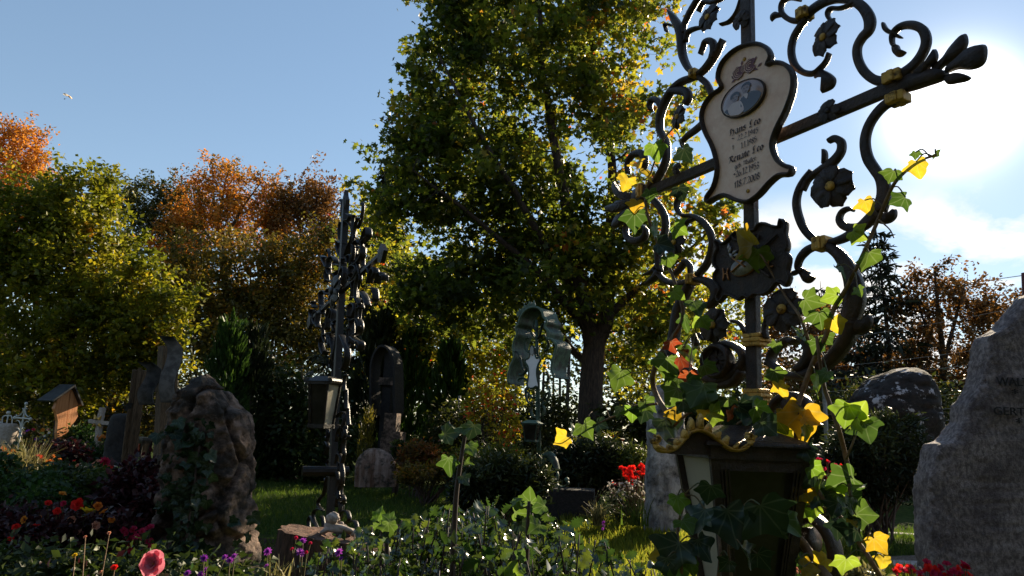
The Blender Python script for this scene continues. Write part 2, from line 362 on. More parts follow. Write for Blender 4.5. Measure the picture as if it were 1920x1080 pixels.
def frustum(mb, c0, h0, c1, h1, ex, ey):
    """tapered box: bottom centre c0 with half sizes h0, top centre c1 with half sizes h1"""
    V = []
    for c, h in ((c0, h0), (c1, h1)):
        for (i, j) in ((-1, -1), (1, -1), (1, 1), (-1, 1)): V.append(Vector(c) + ex * (i * h[0]) + ey * (j * h[1]))
    return mb.add(V, [(3, 2, 1, 0), (4, 5, 6, 7), (0, 1, 5, 4), (1, 2, 6, 5), (2, 3, 7, 6), (3, 0, 4, 7)])
def ell(mb, c, ax, ay, az, nu=10, nv=7):
    c, ax, ay, az = map(Vector, (c, ax, ay, az)); V = [c - az]; Fc = []
    for i in range(1, nv):
        ph = math.pi * i / nv - math.pi / 2
        for j in range(nu):
            q = 2 * math.pi * j / nu; V.append(c + ax * (math.cos(ph) * math.cos(q)) + ay * (math.cos(ph) * math.sin(q)) + az * math.sin(ph))
    V.append(c + az); T = len(V) - 1
    for j in range(nu): Fc.append((0, 1 + (j + 1) % nu, 1 + j)); Fc.append((T, T - nu + j, T - nu + (j + 1) % nu))
    for i in range(nv - 2):
        for j in range(nu):
            a = 1 + i * nu; Fc.append((a + j, a + (j + 1) % nu, a + nu + (j + 1) % nu, a + nu + j))
    return mb.add(V, Fc)
class Plane:
    """a real upright plane: origin, horizontal axis e1, upright axis e2, facing normal n"""
    def __init__(s, o, yaw, e2=None):
        s.o = Vector(o); a = math.radians(yaw); s.e1 = Vector((math.cos(a), -math.sin(a), 0)); s.n = Vector((-math.sin(a), -math.cos(a), 0))
        s.e2 = Vector((0, 0, 1))
        if e2 is not None: s.e2 = (Vector(e2) - s.n * Vector(e2).dot(s.n)).normalized(); s.e1 = s.e2.cross(s.n).normalized()
    def uv(s, px, py, off=0.0):
        d = ray(px, py); t = (s.o + s.n * off - CAM).dot(s.n) / d.dot(s.n); q = CAM + d * t - s.o
        return (q.dot(s.e1), q.dot(s.e2))
    def pt(s, u, v, h=0.0): return s.o + s.e1 * u + s.e2 * v + s.n * h
    def bar(s, mb, uv, wid, dep, off=0.0, n=6, closed=False, prof=None):
        """forged strap swept along a curve in the plane; wid in the plane, dep across it"""
        c = cr(uv, n, closed); k = len(c); ww = lerp_list(wid if hasattr(wid, '__len__') else [wid], k)
        dd = lerp_list(dep if hasattr(dep, '__len__') else [dep], k)
        prof = prof or [(-1, -.55), (-.6, -1), (.6, -1), (1, -.55), (1, .55), (.55, .95), (0, 1.2), (-.55, .95), (-1, .55)]
        m = len(prof); V = []; Fc = []
        for i in range(k):
            t = (c[(i + 1) % k] - c[i - 1]) if closed else (c[min(i + 1, k - 1)] - c[max(i - 1, 0)])
            t = t / (np.linalg.norm(t) + 1e-9); nn = np.array((-t[1], t[0]))
            for (a, b) in prof:
                q = c[i] + nn * a * ww[i] / 2; V.append(s.pt(q[0], q[1], off + b * dd[i] / 2))
        for i in range(k if closed else k - 1):
            i2 = (i + 1) % k
            for j in range(m): Fc.append((i * m + j, i * m + (j + 1) % m, i2 * m + (j + 1) % m, i2 * m + j))
        if not closed: Fc.append(tuple(range(m))[::-1]); Fc.append(tuple((k - 1) * m + j for j in range(m)))
        return mb.add(V, Fc)
    def slab(s, mb, uv, t, off=0.0, inset=0.0, bulge=0.0):
        """solid plate with a given outline"""
        c = np.asarray(uv, float); cen = c.mean(0); k = len(c); V = []; ci = c + (cen - c) * inset
        for q in c: V.append(s.pt(q[0], q[1], off - t / 2))
        for q in ci: V.append(s.pt(q[0], q[1], off + t / 2))
        Fc = [tuple(range(k))[::-1]]
        for j in range(k): Fc.append((j, (j + 1) % k, k + (j + 1) % k, k + j))
        if bulge:
            V.append(s.pt(cen[0], cen[1], off + t / 2 + bulge)); T = 2 * k
            for j in range(k): Fc.append((k + j, k + (j + 1) % k, T))
        else: Fc.append(tuple(k + j for j in range(k)))
        return mb.add(V, Fc)
    def flower(s, u, v, r, parent, petals=7, off=.02, tilt=(0, 0), mats=('iron', 'gold'), name='iron_flower', rot=0):
        """forged blossom: cupped petals round a gilt boss"""
        T = math.radians
        c = s.pt(u, v, off); nn = (s.n + s.e1 * tilt[0] + s.e2 * tilt[1]).normalized(); a1 = (s.e1 - nn * s.e1.dot(nn)).normalized(); a2 = nn.cross(a1)
        hub = MB(); ell(hub, c - nn * r * .05, a1 * r * .33, a2 * r * .33, nn * r * .2, 9, 5)
        fo = put(name, hub.me('hub', True), M[mats[0]], parent)
        for i in range(petals):
            q = 2 * math.pi * (i + .15 * math.sin(i * 3 + u * 50)) / petals + rot; d = a1 * math.cos(q) + a2 * math.sin(q); e = nn.cross(d); mb = MB(); V = []; Fc = []
            rows = [(.15, .10, .06), (.4, .30, .13), (.7, .43, .10), (.92, .36, .0), (1.04, .12, -.05)]
            lift = .06 * math.sin(i * 2.1)
            for (x, hw, z) in rows:
                for k, kk in enumerate((-1, -.5, 0, .5, 1)):
                    V.append(c + d * r * (x - .05 * abs(kk) * x + (.03 if abs(kk) == .5 else 0) * x) + e * r * hw * kk + nn * r * (z + lift * x - .10 * (1 - abs(kk)) * x + (.02 if k % 2 else 0)))
            m = 5
            for a in range(len(rows) - 1):
                for k in range(m - 1): Fc.append((a * m + k, a * m + k + 1, (a + 1) * m + k + 1, (a + 1) * m + k))
            mb.add(V, Fc); me = mb.me('petal', True); po = put('petal', me, M[mats[0]], fo)
            sm = po.modifiers.new('thickness', 'SOLIDIFY'); sm.thickness = r * .07
        g = MB(); ell(g, c + nn * r * .16, a1 * r * .24, a2 * r * .24, nn * r * .18, 10, 7)
        put('gilt_centre', g.me('centre', True), M[mats[1]], fo)
        return fo
# ------------------------------------------------------------------ foliage helpers
SHAPES = {
 'maple': (np.array([(0, .42, .07), (0, 0, 0), (.40, .06, -.03), (.20, .30, .02), (.52, .58, -.05), (.20, .62, .03), (0, 1.0, -.06), (-.20, .62, .03), (-.52, .58, -.05), (-.20, .30, .02), (-.40, .06, -.03)]),
           np.array([(0, i, i + 1 if i < 10 else 1) for i in range(1, 11)])),
 'oval': (np.array([(0, 0, 0), (.30, .45, .09), (0, 1, -.05), (-.30, .45, .09)]), np.array([(0, 1, 2), (0, 2, 3)])),
 'tri': (np.array([(-.25, 0, 0), (.25, 0, 0), (0, 1, .1)]), np.array([(0, 1, 2)])),
 'needle': (np.array([(-.13, 0, .02), (.13, 0, .02), (.10, .7, -.02), (0, 1, -.06), (-.10, .7, -.02)]), np.array([(0, 1, 2), (0, 2, 4), (4, 2, 3)])),
 'blade': (np.array([(-.03, 0, 0), (.03, 0, 0), (.012, .6, .06), (0, 1, .22)]), np.array([(0, 1, 2), (0, 2, 3)])),
}
def norm(a): return a / (np.linalg.norm(a, axis=1, keepdims=True) + 1e-9)
def leaf_cloud(pos, size, tint, shape, up=0.5, dirv=None, dirw=0.0, down=0.0):
    """many single leaves as one numpy mesh: (V, F, tint)"""
    S, T = SHAPES[shape]; n = len(pos); k = len(S)
    nn = R.normal(size=(n, 3)); nn[:, 2] = nn[:, 2] + up * 2 * np.sign(R.random(n) + .3); nn = norm(nn)
    d = R.normal(size=(n, 3))
    if dirv is not None: d = d * (1 - dirw) + dirv * dirw * 1.7
    d[:, 2] -= down
    d = norm(d - nn * (d * nn).sum(1, keepdims=True)) if dirw < .8 else norm(d)
    a = norm(np.cross(d, nn)); nn = np.cross(a, d)
    V = pos[:, None, :] + size[:, None, None] * (S[None, :, 0:1] * a[:, None, :] + S[None, :, 1:2] * d[:, None, :] + S[None, :, 2:3] * nn[:, None, :])
    Fc = (T[None] + (np.arange(n) * k)[:, None, None]).reshape(-1, 3)
    return V.reshape(-1, 3), Fc, np.repeat(tint, k)
def blob(px, py, rx, ry, Y, dz=0.7, w=1.0):
    """crown lobe: centre and radii as seen in the photograph, at distance Y, with real depth"""
    c = P(px, py, Y); s = scale_at(c); return (np.array(c), np.array((rx * s, rx * s * dz, ry * s)), w)
def tube_np(segs, n=5):
    """segs: list of (points(k,3), radii(k)) -> joined MB"""
    mb = MB()
    for p, r in segs: tube(mb, p, r, n, cap=False)
    return mb
def tree(name, label, base, stems, lobes, leafm, nleaf, lsize, nclump=220, shape='oval', spread=.55, barkm='bark_far',
         twig=1.0, upw=.35, group=None, tintf=None, shell=.55, down=.2, cat='tree', rtwig=.012, lenj=.5, bg=0.35):
    root = thing(name, base, label, cat, group)
    segs = []; npos = []; nrad = []
    for pts, rad in stems:
        c = cr(pts, 8); rr = lerp_list(rad, len(c))
        wob = np.cumsum(R.normal(size=(len(c), 3)) * .012 * (np.linalg.norm(c[-1] - c[0])) / 8, axis=0); wob[0] = 0; c = c + wob
        if len(segs) == 0: rr[0] *= 1.35
        segs.append((c, rr)); npos += list(c[2:]); nrad += list(rr[2:])
    W = np.array([l[2] * (l[1].prod()) ** .66 for l in lobes]); W /= W.sum()
    li = R.choice(len(lobes), nclump, p=W); cl = []
    for i in li:
        c, r, _ = lobes[i]; d = R.normal(size=3); d /= np.linalg.norm(d); rad = shell + (1 - shell) * R.random() ** .5
        cl.append(c + d * r * rad)
    cl = np.array(cl); cl = cl[cl[:, 2] > .3]
    s0 = np.array(npos); order = np.argsort([np.min(np.linalg.norm(s0 - c, axis=1)) for c in cl]); cl = cl[order]
    dirs = []
    for c in cl:
        A = np.array(npos); dist = np.linalg.norm(A - c, axis=1) + .35 * np.maximum(0, A[:, 2] - c[2]) * 2
        j = int(np.argmin(dist)); a = A[j]; L_ = np.linalg.norm(c - a); v = (c - a) / (L_ + 1e-6)
        mid = (a + c) / 2 + R.normal(size=3) * L_ * .10 + np.array((0, 0, -.06 * L_)); r0 = min(nrad[j] * .7, rtwig + .014 * L_)
        cc = cr([a, mid, c], 3); rr = lerp_list([r0, r0 * .7, rtwig * .45], len(cc)); segs.append((cc, rr))
        for q, rq in zip(cc[1:], rr[1:]): npos.append(q); nrad.append(rq)
        dv = v + np.array((0, 0, upw)); dirs.append(dv / np.linalg.norm(dv))
    dirs = np.array(dirs)
    put('trunk', tube_np(segs).me('trunk', True), M[barkm], root)
    k = len(cl); per = R.dirichlet(np.full(k, 3.0)) * nleaf; per = np.maximum(per.astype(int), 3)
    idx = np.repeat(np.arange(k), per); n = len(idx); t = R.random(n) ** .8
    tl = twig * (1 + lenj * R.normal(size=k))
    pos = cl[idx] + dirs[idx] * ((t - .35) * tl[idx])[:, None] + R.normal(size=(n, 3)) * np.array((1, 1, .8)) * (spread * (1.05 - .6 * t))[:, None]
    ct = R.normal(size=k) * .16
    tint = .45 + ct[idx] + R.normal(size=n) * .15
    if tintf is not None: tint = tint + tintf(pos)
    if bg:   # loose leaves between the sprays
        pass
    V, Fc, T = leaf_cloud(pos, lsize * (.6 + .7 * R.random(n)), np.clip(tint, 0, 1), shape, up=.45, dirv=dirs[idx], dirw=.35, down=down)
    put('crown', npmesh('crown', V, Fc, T), M[leafm], root)
    return root
def spruce(name, label, base, height, rad, leafm='spruce', nwhorl=26, nleaf=9000, droop=.35, group=None, lsize=.30, start=.06, sparse=1.0):
    root = thing(name, base, label, 'tree', group); b = Vector(base)
    segs = [(np.array([b, b + Vector((0.02 * height, 0, height * .5)), b + Vector((0, 0, height))]), np.array([height * .014, height * .009, .012]))]
    pos = []; dv = []
    for i in range(nwhorl):
        f = start + (1 - start) * (i / nwhorl) ** .95; z = height * f; L0 = rad * (1 - f) ** .8 * (.75 + .45 * rnd.random()) + .12
        nb = rnd.randint(4, 6)
        for j in range(nb):
            a = 2 * math.pi * (j + rnd.random() * .7) / nb + i; L_ = L0 * (.7 + .5 * rnd.random())
            o = np.array((b.x, b.y, b.z + z)); h = np.array((math.cos(a), math.sin(a), 0))
            tt = np.linspace(0, 1, 5); pts = o + h * (tt * L_)[:, None] + np.array((0, 0, 1)) * (-(droop * tt ** 1.1 - .28 * tt ** 3) * L_)[:, None]
            segs.append((pts, lerp_list([.012 + .01 * L_, .006], 5)))
            k = max(4, int(nleaf * sparse * L_ / (rad * nwhorl * 5 * .42))); t = R.random(k) ** .7
            q = np.stack([np.interp(t, tt, pts[:, m]) for m in range(3)], 1); side = np.cross(h, (0, 0, 1)) * R.normal(size=(k, 1)) * .14 * L_
            pos.append(q + side + np.array((0, 0, -1)) * (R.random((k, 1)) * .10 * (L_ + .5))); dv.append(np.tile(h + np.array((0, 0, -.7)), (k, 1)))
    put('trunk', tube_np(segs, 4).me('trunk', True), M['bark_far'], root)
    pos = np.concatenate(pos); dv = np.concatenate(dv); n = len(pos)
    V, Fc, T = leaf_cloud(pos, lsize * (.5 + .8 * R.random(n)), np.clip(.4 + .22 * R.normal(size=n), 0, 1), 'needle', up=.2, dirv=norm(dv), dirw=.5)
    put('crown', npmesh('crown', V, Fc, T), M[leafm], root)
    return root
def gz(x, y):
    """gently uneven cemetery ground"""
    return .05 * math.sin(x * .7 + 1) * math.cos(y * .5) + .03 * math.sin(x * 2.1 + y * 1.3)
def shrub(name, label, lobes, leafm, n, lsize, shape='oval', stems=True, group=None, cat='shrub', up=.5, tintf=None, dirup=0.0, shell=.6, base=None, stemm='stem_dark', clump=70, spread=.3):
    """bush: woody stems from the ground out to leaf sprays spread through its lobes"""
    c0 = np.mean([l[0] for l in lobes], axis=0)
    if base is None: base = (c0[0], c0[1], gz(c0[0], c0[1]))
    root = thing(name, base, label, cat, group)
    W = np.array([l[2] * (l[1].prod()) ** .66 for l in lobes]); W /= W.sum(); li = R.choice(len(lobes), clump, p=W); cl = []
    for i in li:
        c, r, _ = lobes[i]; d = R.normal(size=3); d /= np.linalg.norm(d); cl.append(c + d * r * (shell + (1 - shell) * R.random() ** .6))
    cl = np.array(cl); cl[:, 2] = np.maximum(cl[:, 2], base[2] + .03)
    sz = np.mean([l[1].mean() for l in lobes])
    if stems:
        segs = []
        for c in cl[:min(28, len(cl))]:
            b = np.array(base) + R.normal(size=3) * np.array((.25, .25, 0)) * sz; mid = b * .45 + c * .55 + np.array((0, 0, .05)); segs.append((cr([b, mid, c], 3), lerp_list([.012 * (1 + sz), .003], 7)))
        put('stem', tube_np(segs, 4).me('stem', True), M[stemm], root)
    idx = R.integers(0, len(cl), n); pos = cl[idx] + R.normal(size=(n, 3)) * spread * sz
    out = norm(cl[idx] - c0); dv = norm(out * (1 - dirup) + np.array((0, 0, 1)) * dirup)
    ct = R.normal(size=len(cl)) * .15; tint = .42 + ct[idx] + .16 * R.normal(size=n)
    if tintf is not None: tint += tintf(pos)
    pos[:, 2] = np.maximum(pos[:, 2], base[2] + .01)
    V, Fc, T = leaf_cloud(pos, lsize * (.6 + .8 * R.random(n)), np.clip(tint, 0, 1), shape, up=up, dirv=dv, dirw=.4 if dirup < .6 else .85)
    put('foliage', npmesh('foliage', V, Fc, T), M[leafm], root)
    return root

# ------------------------------------------------------------------ ground
def grid(name, xs, ys, zf, m):
    X, Yg = np.meshgrid(xs, ys); Z = np.vectorize(zf)(X, Yg); V = np.stack([X, Yg, Z], -1).reshape(-1, 3)
    a, b = len(xs), len(ys); I = np.arange(a * b).reshape(b, a)
    Fc = np.stack([I[:-1, :-1], I[:-1, 1:], I[1:, 1:], I[1:, :-1]], -1).reshape(-1, 4)
    return put(name, npmesh(name, V, Fc, smooth=True), m, kind='structure')
far = np.concatenate([np.linspace(-900, -40, 14), np.linspace(-30, 30, 121), np.linspace(40, 900, 14)])
fy = np.concatenate([np.linspace(-300, -12, 8), np.linspace(-8, 40, 97), np.linspace(50, 1200, 14)])
grid('ground', far, fy, lambda x, y: gz(x, y) if abs(x) < 31 and -9 < y < 41 else 0.0, M['lawn'])
pa = PZ(1590, 1010, 0.03); pb = PZ(1720, 1080, 0.03)
grid('gravel_path', np.linspace(2.2, 6.5, 20), np.linspace(5.2, 7.4, 12), lambda x, y: gz(x, y) + .012, M['gravel'])
ga = PZ(500, 1040, .03)
grid('bare_soil_strip', np.linspace(ga.x - .8, ga.x + 1.3, 14), np.linspace(5.6, 7.0, 10), lambda x, y: gz(x, y) + .010, M['soil'])
# mown and long grass: nobody could count the blades
def grass(name, regs, m='grass', label=None):
    Vs, Fs, Ts, off = [], [], [], 0
    for (x0, x1, y0, y1, n, h) in regs:
        x = R.uniform(x0, x1, n); y = R.uniform(y0, y1, n); pos = np.stack([x, y, np.array([gz(a, b) for a, b in zip(x, y)])], 1)
        dv = norm(np.stack([R.normal(size=n) * .35, R.normal(size=n) * .35, np.ones(n)], 1))
        cl = .5 * np.sin(x * 2.3 + y) * np.cos(y * 1.7 - x)
        V, Fc, T = leaf_cloud(pos, h * (.4 + .9 * R.random(n)), np.clip(.4 + .15 * cl + .2 * R.normal(size=n), 0, 1), 'blade', up=0, dirv=dv, dirw=.9)
        Vs.append(V); Fs.append(Fc + off); Ts.append(T); off += len(V)
    return tag(put(name, npmesh(name, np.concatenate(Vs), np.concatenate(Fs), np.concatenate(Ts)), M[m]), label, None, None, 'stuff')
grass('lawn_grass', [(-5.5, 1.2, 7.2, 12.8, 45000, .07), (2.5, 7, 7.4, 10, 15000, .08), (-9, -2.5, 6, 14, 15000, .09), (-2.2, 2.6, 4.6, 7.4, 14000, .08)])

grass('long_grass', [(.7, 3.4, 4.9, 9.2, 34000, .14)], 'meadow')
# ------------------------------------------------------------------ trees
def V3(px, py, Y): return np.array(P(px, py, Y))
def gnd(px, py, Y):
    p = P(px, py, Y); return np.array((p.x, p.y, gz(p.x, p.y)))
Ym = 14.0
mb_ = gnd(1106, 800, Ym)
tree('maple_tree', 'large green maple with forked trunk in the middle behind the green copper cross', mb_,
     [([mb_, V3(1108, 720, Ym), V3(1113, 640, Ym)], [.29, .25, .23]),
      ([V3(1113, 650, Ym), V3(1090, 590, Ym), V3(1072, 480, Ym - .3), V3(1040, 300, Ym - .5), V3(1010, 100, Ym - .5), V3(1000, -120, Ym)], [.22, .18, .14, .10, .07, .03]),
      ([V3(1113, 650, Ym), V3(1140, 580, Ym), V3(1145, 450, Ym + .3), V3(1150, 300, Ym + .4), V3(1120, 120, Ym + .5), V3(1100, -150, Ym)], [.22, .17, .13, .10, .06, .03]),
      ([V3(1135, 600, Ym), V3(1200, 540, Ym), V3(1290, 470, Ym + .3), V3(1370, 400, Ym)], [.11, .08, .05, .02]),
      ([V3(1095, 610, Ym), V3(1020, 520, Ym - .4), V3(900, 420, Ym - .8), V3(770, 320, Ym - 1)], [.10, .08, .05, .02]),
      ([V3(1080, 560, Ym), V3(980, 380, Ym - 1), V3(880, 220, Ym - 1.2), V3(820, 100, Ym - 1)], [.09, .07, .04, .02]),
      ([V3(1110, 690, Ym), V3(1060, 640, Ym + .5), V3(1040, 560, Ym + 1)], [.10, .07, .04])],
     [blob(1000, -70, 250, 190, Ym), blob(970, 130, 215, 180, Ym), blob(900, 320, 170, 150, Ym), blob(1090, 330, 210, 190, Ym),
      blob(1150, 90, 95, 160, Ym, 1), blob(860, 450, 150, 90, Ym), blob(1050, 490, 210, 110, Ym), blob(1240, 430, 90, 110, Ym, 1, .5), blob(1330, 430, 70, 90, Ym, 1, .45),
      blob(1220, 560, 130, 80, Ym, 1, .7), blob(940, 560, 210, 70, Ym), blob(815, 130, 48, 90, Ym, 1, 1.3), blob(785, 240, 60, 70, Ym, 1, 1.3), blob(745, 350, 36, 110, Ym, 1, 1.3), blob(800, 330, 70, 120, Ym, 1, .8),
      blob(870, 40, 60, 70, Ym, 1, .8), blob(720, 300, 22, 35, Ym, 1, .4), blob(1290, 220, 60, 90, Ym, 1, .4), blob(960, 640, 110, 50, Ym + 1.2, .5, .7), blob(1190, 650, 80, 55, Ym + 1.2, .5, .6), blob(1290, 520, 80, 90, Ym, 1, .5), blob(840, 560, 110, 60, Ym, .6, .7), blob(1230, 200, 60, 160, Ym, 1, .5)],
     'maple', 48000, .150, 760, 'maple', .25, 'bark', twig=.78, upw=.7, shell=.2, down=.55, lenj=.3,
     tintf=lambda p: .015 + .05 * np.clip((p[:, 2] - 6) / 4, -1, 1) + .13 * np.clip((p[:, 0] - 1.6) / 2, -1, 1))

Yl = 15.0
def simple(name, label, px, top, Y, r0, lobes, leafm, nleaf, lsize, ncl, base_py=None, extra=(), **k):
    b = gnd(px, 800, Y)
    st = [([b, (b + V3(px, top, Y)) / 2, V3(px, top, Y)], [r0, r0 * .6, .03])] + [([V3(*q) for q in e[0]], e[1]) for e in extra]
    return tree(name, label, b, st, lobes, leafm, nleaf, lsize, ncl, **k)
simple('hornbeam_tree', 'big yellow green tree filling the left edge below the orange one', 130, 420, Yl, .25,
       [blob(90, 560, 140, 190, Yl), blob(190, 620, 115, 140, Yl), blob(40, 450, 100, 110, Yl), blob(150, 400, 55, 75, Yl, 1), blob(120, 350, 22, 40, Yl, 1, .6), blob(183, 350, 20, 42, Yl, 1, .6), blob(255, 640, 65, 90, Yl, 1), blob(290, 600, 40, 60, Yl, 1), blob(100, 720, 130, 60, Yl), blob(300, 670, 30, 50, Yl, 1, .7)],
       'hornbeam', 50000, .125, 600, spread=.16, twig=.9, upw=.75, shell=.45, tintf=lambda p: .10 * np.sin(p[:, 0] * 2.1 + p[:, 2] * 1.7))
simple('orange_beech_tree', 'orange autumn tree at the upper left corner behind the yellow green one', 5, 330, 44, .3,
       [blob(15, 310, 60, 65, 44), blob(-50, 370, 110, 130, 44), blob(50, 390, 60, 90, 44), blob(40, 280, 35, 40, 44, 1)],
       'orange', 22000, .22, 300, spread=.36, twig=1.5, upw=.7, tintf=lambda p: np.full(len(p), .1))
simple('dark_oak_tree', 'dark green tree between the yellow green tree and the orange treetop', 285, 420, 48, .25,
       [blob(262, 385, 42, 40, 48, 1), blob(300, 420, 60, 70, 48), blob(290, 500, 80, 110, 48), blob(330, 380, 25, 30, 48, 1), blob(230, 370, 15, 18, 48, 1, .6)],
       'darkgreen', 20000, .24, 260, spread=.42, twig=1.5, upw=.5)
tb = gnd(425, 800, 46)
tree('beech_tree', 'rounded treetop of orange leaves with bare branches showing against the sky', tb,
     [([tb, V3(428, 600, 46), V3(420, 440, 46)], [.4, .3, .2]), ([V3(420, 470, 46), V3(405, 400, 46), V3(400, 320, 46)], [.16, .1, .03]), ([V3(422, 450, 46), V3(455, 390, 46), V3(490, 340, 46)], [.15, .1, .03]),
      ([V3(424, 480, 46), V3(375, 420, 46), V3(350, 370, 46)], [.13, .08, .03]), ([V3(424, 500, 46), V3(470, 440, 46), V3(520, 390, 46)], [.13, .08, .03]), ([V3(410, 420, 46), V3(420, 350, 46), V3(430, 315, 46)], [.10, .06, .02])],
     [blob(412, 345, 55, 40, 46), blob(470, 365, 50, 40, 46), blob(365, 390, 45, 50, 46), blob(440, 420, 85, 50, 46), blob(340, 450, 50, 60, 46), blob(515, 400, 30, 40, 46, 1)],
     'orange', 20000, .22, 340, spread=.34, twig=1.5, upw=.6, shell=.6, rtwig=.02)
simple('thin_autumn_tree', 'thin leaved brownish tree right of the orange treetop', 565, 350, 46, .22,
       [blob(575, 380, 42, 42, 46), blob(560, 440, 60, 60, 46), blob(600, 420, 35, 50, 46, 1), blob(540, 390, 25, 30, 46, 1), blob(610, 360, 10, 12, 46, 1, .5)],
       'brown', 11000, .24, 220, spread=.42, twig=1.5, upw=.6, rtwig=.018, tintf=lambda p: np.full(len(p), .15))
simple('olive_beech_tree', 'broad olive brown tree in shade below the orange treetop', 470, 500, 38, .3,
       [blob(440, 520, 130, 70, 38), blob(400, 600, 110, 90, 38), blob(540, 540, 90, 90, 38), blob(500, 630, 130, 90, 38), blob(330, 560, 50, 90, 38), blob(610, 560, 60, 120, 38), blob(600, 470, 40, 50, 38)],
       'olive', 42000, .24, 520, spread=.42, twig=1.4, upw=.2, tintf=lambda p: .16 * np.clip((p[:, 2] - 6) / 3, -1, 1))
spruce('spruce_tree', 'narrow dark spruce just behind the tip of the black iron cross', gnd(690, 800, 24), 10.8, 2.1, nleaf=7000, lsize=.34)
Yh = 18.5
simple('field_maple_tree', 'sunlit yellow green tree with some red leaves left of the green copper cross', 850, 560, Yh, .16,
       [blob(820, 600, 110, 70, Yh, .4), blob(750, 540, 60, 90, Yh, .4), blob(900, 640, 110, 70, Yh, .4), blob(780, 680, 90, 60, Yh, .4), blob(690, 470, 40, 90, Yh, .4), blob(930, 700, 60, 60, Yh, .4)],
       'yellowgreen', 11500, .13, 300, shape='maple', spread=.28, twig=.8, upw=.2, down=.5, tintf=lambda p: np.full(len(p), .08))
simple('young_maple_tree', 'yellow green foliage with a few orange leaves right of the forked trunk', 1270, 560, 18.0, .12,
       [blob(1230, 640, 90, 70, 18, .4), blob(1300, 580, 80, 70, 18, .4), blob(1180, 700, 60, 60, 18, .4), blob(1350, 640, 60, 80, 18, .4), blob(1400, 560, 35, 60, 18, 1, .6), blob(1150, 620, 60, 60, 18, .4)],
       'yellowgreen', 5500, .13, 230, shape='maple', spread=.28, twig=.8, upw=.2, down=.5, tintf=lambda p: np.full(len(p), .02))
spruce('spruce_tree', 'tall open spruce rising right of the big iron cross', gnd(1668, 800, 28), 10.4, 3.5, nleaf=6500, droop=.5, lsize=.34, nwhorl=22, start=.02)
spruce('spruce_tree', 'small distant spruce seen through the lower ring of the big cross', gnd(1552, 800, 36), 9.6, 1.5, nleaf=2200, lsize=.38, nwhorl=18)
spruce('spruce_tree', 'small spruce tip above the shoulder of the granite headstone', gnd(1893, 800, 38), 9.0, 1.5, nleaf=2200, lsize=.38, nwhorl=18)
tb = gnd(1770, 800, 27)
tree('russet_tree', 'open russet tree against the bright sky left of the granite headstone', tb,
     [([tb, V3(1765, 680, 27), V3(1755, 560, 27), V3(1750, 510, 27)], [.16, .12, .07, .03]), ([V3(1766, 690, 27), V3(1790, 600, 27), V3(1810, 530, 27)], [.10, .07, .03]), ([V3(1764, 660, 27), V3(1730, 600, 27), V3(1715, 540, 27)], [.08, .05, .02])],
     [blob(1750, 555, 50, 50, 27), blob(1815, 555, 45, 50, 27), blob(1720, 620, 45, 60, 27), blob(1780, 640, 60, 60, 27), blob(1850, 620, 40, 70, 27), blob(1745, 700, 80, 40, 27), blob(1850, 700, 60, 50, 27)],
     'brown', 11500, .17, 260, spread=.26, twig=.8, upw=.5, rtwig=.016, shell=.45)
simple('russet_tree', 'russet tree half hidden behind the granite headstone on its left shoulder', 1880, 590, 30, .15,
       [blob(1880, 620, 50, 50, 30), blob(1930, 600, 60, 60, 30), blob(1900, 700, 80, 60, 30)], 'brown', 6500, .18, 130, spread=.3)
simple('dark_beech_tree', 'dark leafy tree behind the big iron cross foot on the right', 1560, 600, 31, .2,
       [blob(1500, 660, 70, 60, 31), blob(1590, 640, 60, 70, 31), blob(1460, 600, 40, 50, 31, 1, .7), blob(1640, 700, 80, 50, 31), blob(1540, 730, 110, 50, 31)], 'brown', 11500, .2, 190, spread=.36)
# the wood beyond: one mass
def wood(n, tint=0):
    px = R.uniform(-250, 2150, n); f = R.random(n)
    top = np.interp(px, [-250, 0, 330, 700, 1000, 1300, 1450, 1560, 1700, 1900, 2150], [400, 430, 520, 500, 430, 560, 690, 700, 700, 690, 640])
    top = top + 16 * np.sin(px * .05) + 12 * np.sin(px * .13 + 1)
    py = top + (835 - top) * f; Yw = R.uniform(58, 72, n)
    return np.array([P(a, b, c) for a, b, c in zip(px, py, Yw)])
pw = wood(60000); pw = pw[pw[:, 2] > .1]; nW = len(pw)
V_, F_, T_ = leaf_cloud(pw, .46 * (.5 + R.random(nW)), np.clip(.3 + .22 * R.normal(size=nW) + .2 * np.sin(pw[:, 0] * .8), 0, 1), 'oval', up=.3)
put('distant_woodland', npmesh('distant_woodland', V_, F_, T_), M['darkgreen'], kind='stuff')
segs = []
for i in range(70):
    a = rnd.uniform(-200, 2100); b = P(a, 820, rnd.uniform(52, 70)); h = rnd.uniform(10, 15) if a < 1350 else rnd.uniform(6, 9)
    segs.append((np.array([(b.x, b.y, 0), (b.x + rnd.uniform(-.3, .3), b.y, h)]), np.array([.2, .05])))
put('distant_trunks', tube_np(segs, 5).me('distant_trunks'), M['bark_far'], kind='stuff')

